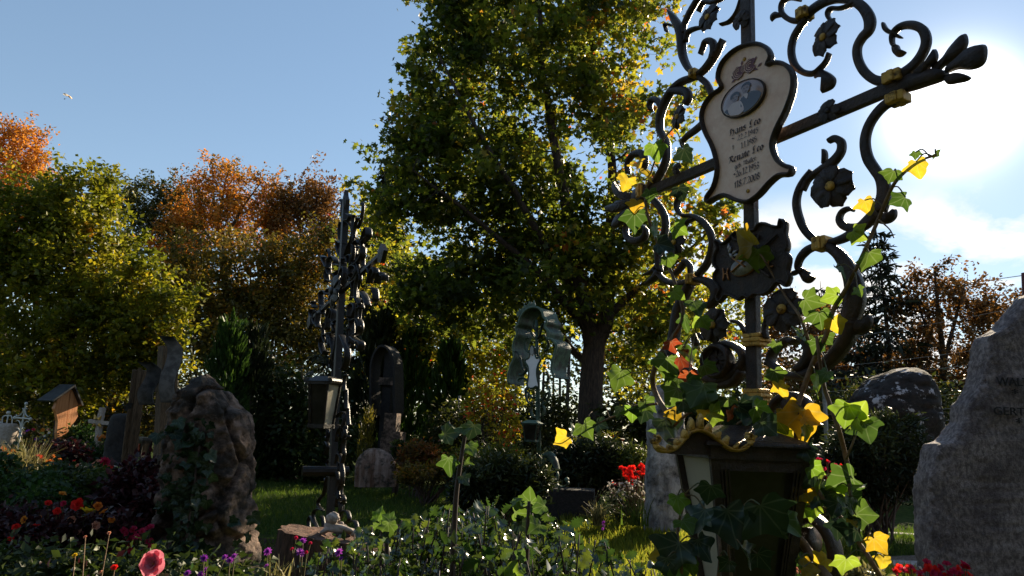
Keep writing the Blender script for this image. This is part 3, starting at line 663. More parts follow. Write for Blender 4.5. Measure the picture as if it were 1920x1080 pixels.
# unseen trees added round the camera, blocking sky light to darken the fronts
nB = 19000; aB = R.uniform(math.radians(100), math.radians(264), nB); rB = R.uniform(13, 19, nB); zB = R.random(nB) ** .8 * (13 + 2 * np.sin(aB * 9))
pB = np.stack([np.sin(aB) * rB, np.cos(aB) * rB, zB], 1)
V_, F_, T_ = leaf_cloud(pB, .62 * (.5 + R.random(nB)), np.clip(.5 + .25 * R.normal(size=nB), 0, 1), 'oval', up=.3)
put('added_shade_woodland', npmesh('added_shade_woodland', V_, F_, T_), M['olive'], kind='stuff')
segs = []
for i in range(46):
    a = math.radians(rnd.uniform(100, 264)); r_ = rnd.uniform(13, 18); segs.append((np.array([(math.sin(a) * r_, math.cos(a) * r_, 0), (math.sin(a) * r_, math.cos(a) * r_, rnd.uniform(8, 12))]), np.array([.22, .06])))
put('added_shade_trunks', tube_np(segs, 6).me('added_shade_trunks'), M['bark_far'], kind='stuff')
# ------------------------------------------------------------------ shrubs and hedges
def sh(name, label, lobes, *a, **k): return shrub(name, label, [blob(*l) for l in lobes], *a, **k)
sh('rhododendron_bush', 'dark rhododendron bush between the rugged boulder and the black iron cross', [(540, 800, 75, 75, 14), (590, 830, 75, 70, 14), (500, 850, 50, 60, 14), (520, 720, 40, 30, 14)], 'bush', 9000, .11, clump=150)
def conifer(name, label, px, py_top, Y, rad_px, m, n, lsize=.16, base_py=810, tops=1):
    b = gnd(px, base_py, Y); t = V3(px, py_top, Y); h = t[2] - b[2]; s = scale_at(P(px, base_py, Y)); rad = rad_px * s
    root = thing(name, b, label, 'shrub'); mb = MB(); tube(mb, [b, b + np.array((0, 0, h * .95))], [.05, .008], 5); put('trunk', mb.me('trunk'), M['bark_far'], root)
    k = 200; zf = R.random(k) ** 1.25; a = R.uniform(0, 2 * math.pi, k); rr = rad * (1 - zf) ** .75 * (.55 + .5 * R.random(k)) * (1 + .22 * np.sin(a * 3 + zf * 9))
    cl = b + np.stack([np.cos(a) * rr, np.sin(a) * rr, zf * h * .96 + .03], 1); idx = R.integers(0, k, n)
    dv = norm(np.stack([np.cos(a) * .45, np.sin(a) * .45, np.full(k, 1.0)], 1))
    t = R.random(n); pos = cl[idx] + dv[idx] * (t * .55 * min(1, rad * 1.6))[:, None] + R.normal(size=(n, 3)) * (.05 + .05 * rad) * (1.1 - t)[:, None]
    ct = .15 * R.normal(size=k)
    V, Fc, T = leaf_cloud(pos, lsize * (.5 + .8 * R.random(n)), np.clip(.45 + ct[idx] + .15 * R.normal(size=n), 0, 1), 'needle', up=0, dirv=dv[idx], dirw=.88)
    put('foliage', npmesh('foliage', V, Fc, T), M[m], root); return root
conifer('thuja', 'bright green pointed thuja behind the rugged boulder', 412, 612, 13, 48, 'thuja', 11000, .10)
conifer('thuja', 'darker thuja just right of the bright pointed one', 462, 630, 13.5, 40, 'yew', 7000, .11)
conifer('thuja', 'dark tall thuja behind the shadowed wooden shrine', 700, 600, 18, 60, 'yew', 6000, .22)
conifer('thuja', 'dark thuja right of the shadowed wooden shrine', 770, 640, 18, 50, 'thuja', 5000, .2)
conifer('thuja', 'sunlit yellow green thuja left of the thin steel post', 838, 660, 16.5, 42, 'thuja', 6500, .18)
conifer('dwarf_conifer', 'small golden cone shaped conifer behind the streaked headstone', 686, 772, 13.2, 13, 'thuja_gold', 1500, .07, 840)
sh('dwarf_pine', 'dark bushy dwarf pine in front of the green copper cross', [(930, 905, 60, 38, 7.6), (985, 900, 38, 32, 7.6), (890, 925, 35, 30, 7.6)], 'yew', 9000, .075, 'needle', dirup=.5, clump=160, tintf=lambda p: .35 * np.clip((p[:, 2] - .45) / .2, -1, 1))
sh('box_ball', 'small clipped round bush right of the streaked headstone', [(746, 842, 13, 14, 12)], 'bush', 900, .045, clump=60, shell=.8, spread=.12)
sh('box_ball', 'small dark round bush left of the red leaved azalea', [(776, 832, 12, 13, 13.2)], 'bush', 700, .045, clump=60, shell=.8, spread=.12)
sh('azalea_bush', 'orange red leaved azalea bush on the grassy grave mound', [(785, 852, 32, 20, 11.5), (770, 862, 22, 16, 11.5), (805, 862, 26, 16, 11.5)], 'redbush', 2600, .06, clump=90)
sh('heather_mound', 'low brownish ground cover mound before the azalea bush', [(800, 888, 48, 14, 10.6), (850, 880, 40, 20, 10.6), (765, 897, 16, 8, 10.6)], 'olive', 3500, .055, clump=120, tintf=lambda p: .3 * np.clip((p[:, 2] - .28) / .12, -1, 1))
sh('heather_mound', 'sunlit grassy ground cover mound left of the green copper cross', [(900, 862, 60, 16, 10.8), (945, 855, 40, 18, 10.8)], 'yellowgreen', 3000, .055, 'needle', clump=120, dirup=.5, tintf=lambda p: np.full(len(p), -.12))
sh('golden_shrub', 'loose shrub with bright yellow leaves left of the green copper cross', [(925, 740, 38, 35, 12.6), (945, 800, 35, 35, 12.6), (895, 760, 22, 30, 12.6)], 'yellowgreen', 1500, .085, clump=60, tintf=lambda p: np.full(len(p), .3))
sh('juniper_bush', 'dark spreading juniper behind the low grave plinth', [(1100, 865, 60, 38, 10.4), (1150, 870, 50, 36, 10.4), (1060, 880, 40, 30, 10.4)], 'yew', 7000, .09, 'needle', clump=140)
sh('juniper_bush', 'juniper with sunlit tips left of the grey stone stele', [(1190, 872, 30, 26, 10.0)], 'bush', 2200, .07, 'needle', clump=80, dirup=.5, tintf=lambda p: .4 * np.clip((p[:, 2] - .6) / .12, -1, 1))  # tint rises with height: sunlight on the tips put into the leaf colour
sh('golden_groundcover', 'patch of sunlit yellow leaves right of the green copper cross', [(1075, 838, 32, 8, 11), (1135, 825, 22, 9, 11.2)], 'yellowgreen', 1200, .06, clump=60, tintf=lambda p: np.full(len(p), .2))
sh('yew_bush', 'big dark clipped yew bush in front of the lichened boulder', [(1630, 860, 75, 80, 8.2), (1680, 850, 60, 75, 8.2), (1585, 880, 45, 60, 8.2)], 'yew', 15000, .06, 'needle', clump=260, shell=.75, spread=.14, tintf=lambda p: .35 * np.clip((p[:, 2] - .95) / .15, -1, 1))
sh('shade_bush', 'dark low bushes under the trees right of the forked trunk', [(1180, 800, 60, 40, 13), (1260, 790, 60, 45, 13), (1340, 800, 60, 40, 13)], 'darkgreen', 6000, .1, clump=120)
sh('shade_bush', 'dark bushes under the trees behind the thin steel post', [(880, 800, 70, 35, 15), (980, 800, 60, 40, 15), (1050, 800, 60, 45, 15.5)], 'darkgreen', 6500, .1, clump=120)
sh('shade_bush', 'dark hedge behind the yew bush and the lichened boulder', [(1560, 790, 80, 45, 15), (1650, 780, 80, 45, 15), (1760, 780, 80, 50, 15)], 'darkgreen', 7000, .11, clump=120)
sh('field_hedge', 'hedge of dark green leaves behind the left grave markers', [(60, 760, 120, 60, 17), (200, 770, 110, 60, 17), (330, 780, 90, 60, 17), (-60, 780, 80, 70, 17)], 'olive', 14000, .11, clump=220)
# ------------------------------------------------------------------ stones
def stone(name, label, rows, Y, depth, m, cat='headstone', amp=.03, freq=3.0, crack=0.0, seed=0, nv=46, nu=54, power=2.6, group=None, cfreq=1.6, top=.25, fine=.25):
    rows = sorted(rows, key=lambda r: -r[0]); rr = np.array(rows, float)
    py = np.linspace(rr[0, 0], rr[-1, 0], nv); xl = np.interp(-py, -rr[:, 0], rr[:, 1]); xr = np.interp(-py, -rr[:, 0], rr[:, 2])
    V = []; Fc = []; f = np.linspace(0, 1, nv)
    for i in range(nv):
        A = P(xl[i], py[i], Y); B = P(xr[i], py[i], Y); c = (A + B) / 2; a = (B - A) / 2
        dp = depth * (1 - top * f[i] ** 3) * min(1, .35 + a.length / depth) * (math.sqrt(max(0, 1 - ((f[i] - .9) / .1) ** 2)) * .5 + .5 if f[i] > .9 else 1)
        for j in range(nu):
            q = 2 * math.pi * j / nu; cs, sn = math.cos(q), math.sin(q)
            x = math.copysign(abs(cs) ** (2 / power), cs); y = math.copysign(abs(sn) ** (2 / power), sn)
            p = c + a * x + Vector((0, y * dp, 0)); d = (a.normalized() * x + Vector((0, y, .15))).normalized()
            s = noise.fractal(p * freq + Vector((seed, 3, 1)), 1.0, 2.0, 3) * amp + noise.fractal(p * freq * 6 + Vector((seed, 0, 5)), .9, 2.0, 3) * amp * fine
            if crack:
                dd, _ = noise.voronoi(Vector((p.x * 1.3, p.y, p.z * .8)) * cfreq * 2 + Vector((seed, seed, 0)) + noise.noise_vector(p * 3) * .35)
                s -= crack * max(0, 1 - (dd[1] - dd[0]) / .10) ** 1.0
            V.append(p + d * s)
    for i in range(nv - 1):
        for j in range(nu): Fc.append((i * nu + j, i * nu + (j + 1) % nu, (i + 1) * nu + (j + 1) % nu, (i + 1) * nu + j))
    T = len(V); V.append(sum(V[-nu:], Vector()) / nu + Vector((0, 0, .01)))
    for j in range(nu): Fc.append(((nv - 1) * nu + j, (nv - 1) * nu + (j + 1) % nu, T))
    base = P((xl[0] + xr[0]) / 2, py[0], Y); mb = MB(); mb.add(V, Fc)
    root = thing(name, base, label, cat, group); put('stone_block', mb.me(name, True), M[m], root); return root
boulder = stone('boulder_headstone', 'tall rugged brown boulder headstone with ivy on its left side', [(1085, 278, 473), (1022, 291, 471), (945, 303, 467), (868, 312, 469), (830, 321, 472), (777, 326, 461), (757, 331, 442), (733, 339, 423), (712, 361, 401), (702, 383, 389)], 5.2, .30, 'stone_dark', amp=.05, freq=2.4, crack=.075, seed=4, nv=140, nu=140, cfreq=.85, fine=.55)
granite = stone('granite_headstone', 'huge rough granite headstone cut by the right edge of the photo', [(1110, 1732, 2140), (1069, 1730, 2140), (994, 1725, 2140), (897, 1727, 2138), (844, 1740, 2135), (833, 1746, 2134), (829, 1768, 2133), (790, 1793, 2130), (763, 1797, 2128), (731, 1818, 2122), (699, 1828, 2116), (645, 1835, 2105), (634, 1840, 2102), (615, 1872, 2095), (591, 1889, 2085), (559, 1914, 2065), (546, 1939, 2040), (538, 1968, 2000)], 4.8, .13, 'stone_right', amp=.012, freq=5, seed=9, nv=150, nu=140, power=8, fine=.7, crack=.004, cfreq=2.2)
stone('stone_stele', 'tapering grey weathered stone stele behind the big lantern', [(1000, 1203, 1296), (960, 1208, 1290), (900, 1212, 1286), (840, 1213, 1284), (780, 1214, 1280), (735, 1220, 1272), (722, 1232, 1258)], 8.2, .2, 'stone_grey', amp=.025, freq=3, seed=2, nv=60, fine=.5)
stone('streaked_headstone', 'low rounded headstone streaked rust brown and pale grey', [(912, 664, 742), (890, 665, 745), (870, 667, 743), (852, 676, 733), (845, 684, 722), (841, 692, 712)], 11.6, .16, 'stone_tan', amp=.02, seed=3, fine=.4)
stone('lichened_boulder', 'dark pointed boulder with white lichen behind the yew bush', [(850, 1570, 1765), (800, 1572, 1762), (770, 1584, 1757), (745, 1600, 1750), (730, 1618, 1742), (712, 1642, 1735), (700, 1662, 1728), (690, 1690, 1716)], 9.6, .5, 'stone_lichen', amp=.07, freq=2, seed=7, fine=.35, crack=.04)
stone('dark_headstone', 'narrow black headstone left of the wooden post', [(880, 192, 232), (840, 197, 236), (800, 204, 242), (782, 209, 247), (776, 213, 246)], 12, .14, 'stone_black', amp=.02, seed=5, group=None)
hs = stone('pale_headstone', 'pale grey streaked headstone at the far left edge', [(865, -42, 18), (840, -36, 25), (812, -30, 31), (798, -27, 32), (794, -22, 30)], 14, .2, 'stone_pale', amp=.012, seed=6)
# dark stone cross behind the streaked headstone
def prism_thing(name, label, cat, pl, parts, base, group=None):
    root = thing(name, base, label, cat, group)
    for (pn, m, fn) in parts:
        mb = MB(); fn(mb); put(pn, mb.me(pn), M[m], root)
    return root
pl_ = Plane(P(728, 810, 13.6), 12); b_ = P(728, 862, 13.6); s_ = scale_at(b_)
prism_thing('stepped_headstone', 'dark stepped stone block standing behind the streaked headstone', 'headstone', pl_, [
    ('upper_block', 'stone_dark', lambda mb: box(mb, P(735, 800, 13.6), pl_.e1 * 12 * s_, pl_.n * .12, Vector((0, 0, 25 * s_)))),
    ('lower_block', 'stone_dark', lambda mb: box(mb, P(736, 840, 13.6), pl_.e1 * 19 * s_, pl_.n * .16, Vector((0, 0, 30 * s_))))], b_)
# tall shadowed shrine
pls = Plane(P(727, 760, 15.0), 25); s_ = scale_at(P(727, 760, 15))
rt = thing('wooden_shrine', P(727, 880, 15.0), 'tall shadowed dark wooden grave shrine with arched roof behind the stepped block', 'shrine')
mb = MB(); pls.bar(mb, [pls.uv(*q) for q in ((704, 780), (703, 700), (708, 668), (722, 650), (738, 660), (746, 690), (747, 780))], .05, .35, prof=[(-1, -1), (1, -1), (1, 1), (-1, 1)]); put('arched_roof', mb.me('roof'), M['stone_black'], rt)
mb = MB(); box(mb, P(724, 770, 15.1), pls.e1 * 10 * s_, pls.n * .05, Vector((0, 0, 110 * s_))); put('post', mb.me('post'), M['stone_black'], rt)
mb = MB(); box(mb, P(726, 715, 15.0), pls.e1 * 17 * s_, pls.n * .03, Vector((0, 0, 7 * s_))); put('crossbeam', mb.me('beam'), M['stone_dark'], rt)

# ------------------------------------------------------------------ forged scroll generator
def escroll(p, q, kind='C', flip=1, curl=1.0, n=34):
    s = np.linspace(-1, 1, n); base = 1.1; k = (base + 24 * curl * np.abs(s) ** 6)
    if kind == 'S': k = np.sign(s) * (base * np.abs(s) ** .5 + 24 * curl * np.abs(s) ** 6)
    h = np.cumsum(k) * (s[1] - s[0]) * flip; h -= h[n // 2]; x = np.cumsum(np.cos(h)); y = np.cumsum(np.sin(h)); z = x + 1j * y
    i, j = int(n * .2), int(n * .8); P0, Q0 = complex(*p), complex(*q); t = (Q0 - P0) / (z[j] - z[i]); z = P0 + (z - z[i]) * t
    return np.stack([z.real, z.imag], 1)
def scroll_part(pl, parent, p, q, kind, flip, w, dep, m, curl=1.0, name='scroll', off=0):
    c = escroll(p, q, kind, flip, curl); mb = MB(); pl.bar(mb, c[::1], [w * .7, w, w * 1.1, w, w * .7], dep, off, n=1); return put(name, mb.me('scroll', True), M[m], parent)

# ------------------------------------------------------------------ black iron cross with lantern (middle distance)
D2 = 5.2
o2 = P(640, 548, D2); t2 = P(655, 362, D2); b2 = P(620, 1000, D2)
pl2 = Plane(o2, 60); e2 = Vector(pl2.pt(*pl2.uv(653, 362))) - Vector(pl2.pt(*pl2.uv(622, 1000))); pl2 = Plane(o2, 60, e2)
k2 = thing('iron_cross', pl2.pt(*pl2.uv(620, 1010)), 'slender black wrought iron grave cross with scrolls beside the stump', 'grave cross')
U = lambda px, py: pl2.uv(px, py)
top_v = U(654, 362)[1]; bot_v = U(620, 1005)[1]; L_l = U(588, 588)[0]; L_r = U(719, 520)[0]; ah = (L_r - L_l) / 2
mb = MB(); box(mb, pl2.pt(0, (top_v + bot_v) / 2), pl2.e1 * .024, pl2.n * .024, pl2.e2 * (top_v - bot_v) / 2 * .98); put('post', mb.me('post'), M['iron_dark'], k2)
mb = MB(); box(mb, pl2.pt((L_l + L_r) / 2, 0, .004), pl2.e1 * ah, pl2.n * .016, pl2.e2 * .014); put('crossbar', mb.me('bar'), M['iron_dark'], k2)
mb = MB(); pl2.slab(mb, [(-.03, top_v - .12), (-.05, top_v - .05), (-.02, top_v), (0, top_v + .06), (.02, top_v), (.05, top_v - .05), (.03, top_v - .12)], .03, bulge=.015); put('finial', mb.me('finial'), M['iron_dark'], k2)
pl2.flower(0, 0, .13, k2, 8, .05, mats=('iron_dark', 'iron_dark'))
A = ah; d2 = .055
ta = lambda x, y: pl2.uv(580 + x / 3.087, 350 + y / 3.087)
tb_ = lambda x, y: pl2.uv(560 + x / 3.175, 680 + y / 3.175)
def strap(f, pts, wd=.016, dep=d2, off=0.0): mb = MB(); pl2.bar(mb, [f(*q) for q in pts], [wd * .8, wd, wd, wd * .7], dep, off, 6); put('scroll', mb.me('scroll', True), M['iron_dark'], k2)
for i, pts in enumerate([
    [(205, 330), (180, 300), (182, 215), (222, 205), (252, 245), (250, 300), (228, 350), (212, 400)], [(212, 420), (185, 400), (168, 350), (172, 318), (188, 330)], [(215, 200), (240, 190), (246, 170), (232, 160)], [(205, 215), (186, 205), (184, 222)],
    [(262, 470), (262, 400), (265, 330), (288, 312), (296, 330)], [(285, 355), (312, 352), (314, 400), (290, 440), (262, 455)], [(300, 330), (312, 290), (335, 238), (342, 280), (322, 305), (300, 330)],
    [(232, 440), (228, 405), (250, 402), (245, 470)], [(245, 520), (250, 465), (280, 462), (286, 500), (262, 540), (240, 545)], [(195, 470), (150, 500), (112, 500), (112, 425), (135, 405), (152, 425), (150, 450)], [(150, 450), (180, 455), (200, 440)],
    [(110, 470), (95, 440), (82, 405), (98, 412)], [(100, 550), (98, 500), (112, 470)], [(110, 540), (150, 545), (152, 500)], [(175, 560), (205, 470), (215, 500), (205, 580)], [(240, 585), (242, 530), (250, 500)],
    [(270, 590), (290, 530), (318, 470), (345, 470), (356, 500), (352, 530)], [(352, 560), (368, 500), (384, 474), (392, 500), (380, 530)], [(390, 560), (402, 510), (416, 498), (424, 520)], [(425, 530), (440, 515), (438, 545)],
    [(310, 610), (330, 640), (345, 690)], [(350, 590), (375, 590), (380, 650), (362, 660)], [(255, 640), (285, 650), (302, 700), (285, 700)], [(240, 760), (245, 690), (270, 682), (276, 720), (262, 760)], [(210, 770), (240, 765), (242, 850), (240, 905), (232, 885)],
    [(240, 780), (285, 768), (298, 810), (285, 850), (258, 858)], [(255, 870), (280, 890), (308, 905), (304, 945)], [(275, 900), (290, 930), (282, 950)], [(190, 860), (218, 930), (222, 990), (205, 1050), (188, 1055)], [(170, 870), (160, 960), (135, 1020), (138, 1050)],
    [(170, 770), (138, 780), (140, 720), (122, 705), (108, 740), (104, 810), (98, 830)], [(155, 800), (140, 790), (150, 840), (120, 850), (85, 865), (70, 910), (88, 970), (98, 950)], [(120, 860), (130, 910), (118, 930)], [(70, 690), (65, 620), (88, 604), (100, 625)], [(80, 740), (75, 690), (90, 700)],
    [(40, 700), (28, 680), (32, 665)], [(20, 760), (8, 730), (14, 710)], [(45, 800), (30, 770), (38, 720)], [(60, 815), (52, 790), (58, 730)], [(100, 610), (118, 590), (140, 600), (130, 640)], [(130, 860), (145, 960), (140, 1000)]]):
    strap(ta, pts, .011 + .003 * (i % 3), d2 * .85, .006 * ((i % 3) - 1))
for i, pts in enumerate([[(215, 330), (245, 300), (270, 300), (274, 345), (252, 380), (228, 370)], [(225, 470), (240, 400), (268, 388), (278, 425), (262, 480)], [(228, 600), (240, 545), (258, 560), (262, 620), (266, 690), (242, 765), (225, 780)], [(220, 700), (235, 640), (232, 590)], [(225, 860), (235, 800), (262, 790), (272, 820), (250, 840)], [(230, 930), (262, 890), (295, 885), (308, 930), (290, 950)],
    [(262, 970), (305, 945), (335, 950), (342, 1010), (325, 1015)], [(175, 400), (190, 420), (180, 450), (165, 440)], [(170, 470), (180, 500), (165, 545)], [(175, 580), (165, 600), (178, 620)], [(165, 710), (160, 690), (172, 730), (150, 780), (120, 820), (118, 850), (135, 870)], [(150, 880), (125, 870), (98, 885), (95, 930), (120, 990)], [(90, 960), (68, 915), (55, 940), (60, 995), (80, 990)]]):
    strap(tb_, pts, .012, .026, .006 * ((i % 3) - 1))
for i in range(54):
    py = rnd.uniform(385, 985); px = 655 - (py - 362) * .053 + rnd.choice((-1, 1)) * rnd.uniform(8, 36 if py < 700 else 15) * (.55 if py < 450 else 1); u, v = pl2.uv(px, py); h = rnd.uniform(.05, .10); ang = rnd.uniform(-.7, .7)
    scroll_part(pl2, k2, (u - h * math.sin(ang), v - h * math.cos(ang)), (u + h * math.sin(ang), v + h * math.cos(ang)), rnd.choice('CS'), rnd.choice((-1, 1)), .0085, .026, 'iron_dark', .9, off=rnd.uniform(-.02, .02))
for sx in (-1, 1):
    mb = MB(); pl2.slab(mb, [(sx * (A - .02), -.04), (sx * (A + .04), -.07), (sx * (A + .10), 0), (sx * (A + .04), .07), (sx * (A - .02), .04)], .03, bulge=.012); put('leaf_finial', mb.me('leaf'), M['iron_dark'], k2)
mb = MB(); tube(mb, [pl2.pt(.05, U(620, 885)[1], -.1), pl2.pt(.03, U(620, 885)[1], .22)], .035, 10); put('candle_tube', mb.me('tube'), M['iron_dark'], k2)
# its lantern
lo = P(606, 756, D2 - .22); ls_ = scale_at(lo); ax1 = Vector((.94, -.34, 0)); ax2 = Vector((.34, .94, 0))
ln = thing('grave_lantern', lo - Vector((0, 0, 48 * ls_)), 'black iron lantern with pale panes hanging on the slender iron cross', 'lantern')
def lantern(root, c, axx, ayy, ht, hb, h, panes, frame_m, bar=.012, roof=None):
    """tapered four sided lantern: corner posts, rims, panes; c = centre of its top"""
    up = Vector((0, 0, 1)); mb = MB()
    for (i, j) in ((-1, -1), (1, -1), (1, 1), (-1, 1)):
        a = c + axx * ht * i + ayy * ht * j; b = c - up * h + axx * hb * i + ayy * hb * j; tube(mb, [a, b], bar * .8, 4)
    for (cc, hh) in ((c, ht), (c - up * h, hb)):
        for (i, ex, ey) in ((1, axx, ayy), (-1, axx, ayy), (1, ayy, axx), (-1, ayy, axx)): box(mb, cc + ey * hh * i, ex * (hh + bar * .9), ey * bar * .75, up * bar)
    put('frame', mb.me('frame'), M[frame_m], root)
    for (ex, ey, s, pm) in ((axx, ayy, -1, panes[0]), (axx, ayy, 1, panes[1]), (ayy, axx, -1, panes[2]), (ayy, axx, 1, panes[3])):
        mb = MB(); t0, t1 = ht - bar * .2, hb - bar * .2; f0, f1 = .04, .96
        q = []
        for f in (f0, f1):
            hh = ht + (hb - ht) * f
            for i in (-1, 1): q.append(c - up * h * f + ey * s * (hh - bar * .35) + ex * i * (hh - bar * .2))
        th = ey * s * .003
        mb.add([v for v in q] + [v - th for v in q], [(0, 1, 3, 2), (4, 6, 7, 5), (0, 4, 5, 1), (2, 3, 7, 6), (0, 2, 6, 4), (1, 5, 7, 3)])
        put('pane', mb.me('pane'), M[pm], root)
    mb = MB(); box(mb, c - up * (h + bar), axx * hb, ayy * hb, up * bar * .4); put('base', mb.me('base'), M[frame_m], root)
lantern(ln, lo + Vector((0, 0, 38 * ls_)), ax1, ax2, 20.5 * ls_, 15 * ls_, 80 * ls_, ('glass', 'glass', 'lit_pane', 'lit_pane'), 'iron_dark', .014)  # side panes pale, front dark: side light put into the pane colours
mb = MB(); frustum(mb, lo + Vector((0, 0, 40 * ls_)), (.100, .100), lo + Vector((0, 0, 50 * ls_)), (.05, .05), ax1, ax2); put('roof', mb.me('roof'), M['iron_dark'], ln)
for sx in (-1, 1):
    mb = MB(); tube(mb, [lo + ax1 * .10 * sx + ax2 * -.09 + Vector((0, 0, 41 * ls_)), lo + ax1 * .10 * sx + ax2 * .09 + Vector((0, 0, 41 * ls_))], .022, 8); put('roof_roll', mb.me('roll'), M['iron_dark'], ln)

# ------------------------------------------------------------------ green copper cross with canopy
D3 = 9.2
o3 = P(1003, 690, D3); pl3 = Plane(o3, 38)
g3 = lambda cx, cy: pl3.uv(950 + cx / 3, 560 + cy / 3)
k3 = thing('copper_cross', P(992, 905, D3), 'green weathered copper grave cross under a scalloped canopy with a white plate', 'grave cross')
can = [(20, 480), (16, 440), (30, 380), (50, 330), (44, 280), (50, 240), (66, 200), (60, 165), (76, 140), (85, 105), (110, 70), (145, 50), (180, 52), (205, 72), (213, 100), (232, 130), (222, 160), (244, 190), (238, 225), (262, 232), (286, 262), (280, 300), (266, 350), (260, 400), (276, 445)]
mb = MB(); pl3.bar(mb, [g3(*q) for q in can], .018, .34, -.15, 4, prof=[(-1, -1), (1, -1), (1, 1), (-1, 1)]); put('canopy', mb.me('canopy', False), M['patina'], k3)
mb = MB(); pl3.bar(mb, [g3(*q) for q in can], .035, .03, .03, 4); put('canopy_rim', mb.me('rim', True), M['patina_rim'], k3)
for i in range(11):
    f = 70 + i * 9; v = np.interp(f, [60, 110, 145, 180, 205], [110, 68, 46, 48, 72]); a = g3(f, v)
    mb = MB(); pl3.slab(mb, [(a[0] - .018, a[1]), (a[0] - .026, a[1] + .03), (a[0], a[1] + .075 + .02 * math.sin(i * 2)), (a[0] + .026, a[1] + .03), (a[0] + .018, a[1])], .015, .03); put('crest_leaf', mb.me('leaf'), M['patina_rim'], k3)
mb = MB(); pp = [pl3.pt(*g3(168, 120)), pl3.pt(*g3(174, 500)), pl3.pt(*g3(180, 700)), pl3.pt(*g3(184, 1010))]; tube(mb, pp, [.02, .028, .028, .03], 8); put('post', mb.me('post', True), M['patina'], k3)
for i in range(16):
    a = pl3.pt(*g3(172 + i * .3, 520 + i * 11)); mb = MB(); ell(mb, a, pl3.e1 * .036, pl3.n * .036, Vector((0, 0, .012)), 8, 5) if i % 1 == 0 else None; put('twist_ring', mb.me('ring', True), M['patina'], k3)
pts = [(160, 268), (147, 285), (146, 318), (138, 340), (124, 345), (121, 362), (132, 375), (140, 410), (136, 460), (132, 492), (145, 505), (163, 505), (180, 495), (192, 500), (196, 488), (188, 450), (185, 410), (192, 375), (205, 352), (200, 333), (186, 338), (176, 320), (174, 290)]
cc = cr([g3(*q) for q in pts], 3, True); mb = MB(); pl3.slab(mb, cc, .014, .06); put('name_plate', mb.me('plate'), M['white_plate'], k3)
mb = MB(); pl3.bar(mb, cc[::2], .022, .03, .062, 2, True); put('plate_frame', mb.me('pf', True), M['patina'], k3)
mb = MB(); cu, cv = g3(160, 296); pl3.slab(mb, [(cu + .030 * math.cos(t), cv + .065 * math.sin(t)) for t in np.linspace(0, 2 * math.pi, 16)[:-1]], .012, .072); put('oval_photo', mb.me('oval'), M['photo_dark'], k3)
for (p, q, kd, fl) in [((110, 230), (120, 300), 'C', 1), ((215, 210), (225, 290), 'C', -1), ((130, 180), (160, 220), 'S', 1), ((200, 150), (180, 220), 'S', -1), ((80, 430), (115, 390), 'C', 1), ((75, 450), (118, 470), 'C', -1), ((95, 400), (60, 300), 'S', 1),
                       ((230, 420), (225, 470), 'C', -1), ((115, 500), (130, 590), 'C', 1), ((235, 500), (215, 590), 'C', -1), ((140, 610), (160, 670), 'C', 1), ((210, 610), (185, 670), 'C', -1), ((110, 520), (150, 560), 'S', 1), ((230, 530), (200, 570), 'S', -1),
                       ((105, 910), (150, 980), 'C', 1), ((95, 960), (130, 880), 'S', 1), ((250, 880), (280, 960), 'C', -1), ((220, 890), (260, 930), 'S', -1), ((215, 1000), (225, 1040), 'C', 1), ((285, 980), (265, 1040), 'C', -1), ((290, 1050), (345, 1040), 'C', 1), ((240, 1010), (250, 1045), 'C', -1), ((155, 130), (165, 180), 'C', 1)]:
    scroll_part(pl3, k3, g3(*p), g3(*q), kd, fl, .02, .045, 'patina', .9)
mb = MB(); pl3.bar(mb, [g3(*q) for q in ((215, 880), (245, 880), (270, 920), (285, 965))], [.05, .09, .08, .03], .10, 0); put('acanthus_leaf', mb.me('ac', True), M['patina'], k3)
mb = MB(); ell(mb, pl3.pt(*g3(338, 1018)), pl3.e1 * .03, pl3.n * .03, Vector((0, 0, .03))); put('ball_knob', mb.me('knob', True), M['patina_rim'], k3)
lc = P(950 + 142 / 3, 560 + 750 / 3, D3 - .25); l3 = scale_at(lc)
ln3 = thing('grave_lantern', lc - Vector((0, 0, 18 * l3)), 'small green lantern hung on the copper cross', 'lantern')
lantern(ln3, lc + Vector((0, 0, 15 * l3)), Vector((.93, -.36, 0)), Vector((.36, .93, 0)), 14 * l3, 9.5 * l3, 31 * l3, ('glass',) * 4, 'patina', .012)
mb = MB(); frustum(mb, lc + Vector((0, 0, 16 * l3)), (.12, .12), lc + Vector((0, 0, 22 * l3)), (.05, .05), Vector((.93, -.36, 0)), Vector((.36, .93, 0))); put('roof', mb.me('roof'), M['patina_rim'], ln3)
# its plinth
pl_b = P(1066, 945, D3 - .1); sb = scale_at(pl_b); rt = thing('grave_plinth', pl_b - Vector((0, 0, 30 * sb)), 'low dark stone plinth at the foot of the copper cross', 'plinth')
mb = MB(); box(mb, pl_b - Vector((0, 0, 6 * sb)), Vector((48 * sb, -.03, 0)), Vector((.03, .2, 0)), Vector((0, 0, 34 * sb))); me_ = mb.me('plinth'); o_ = put('stone_block', me_, M['stone_black'], rt)
bv = o_.modifiers.new('edge', 'BEVEL'); bv.width = .012; bv.segments = 2

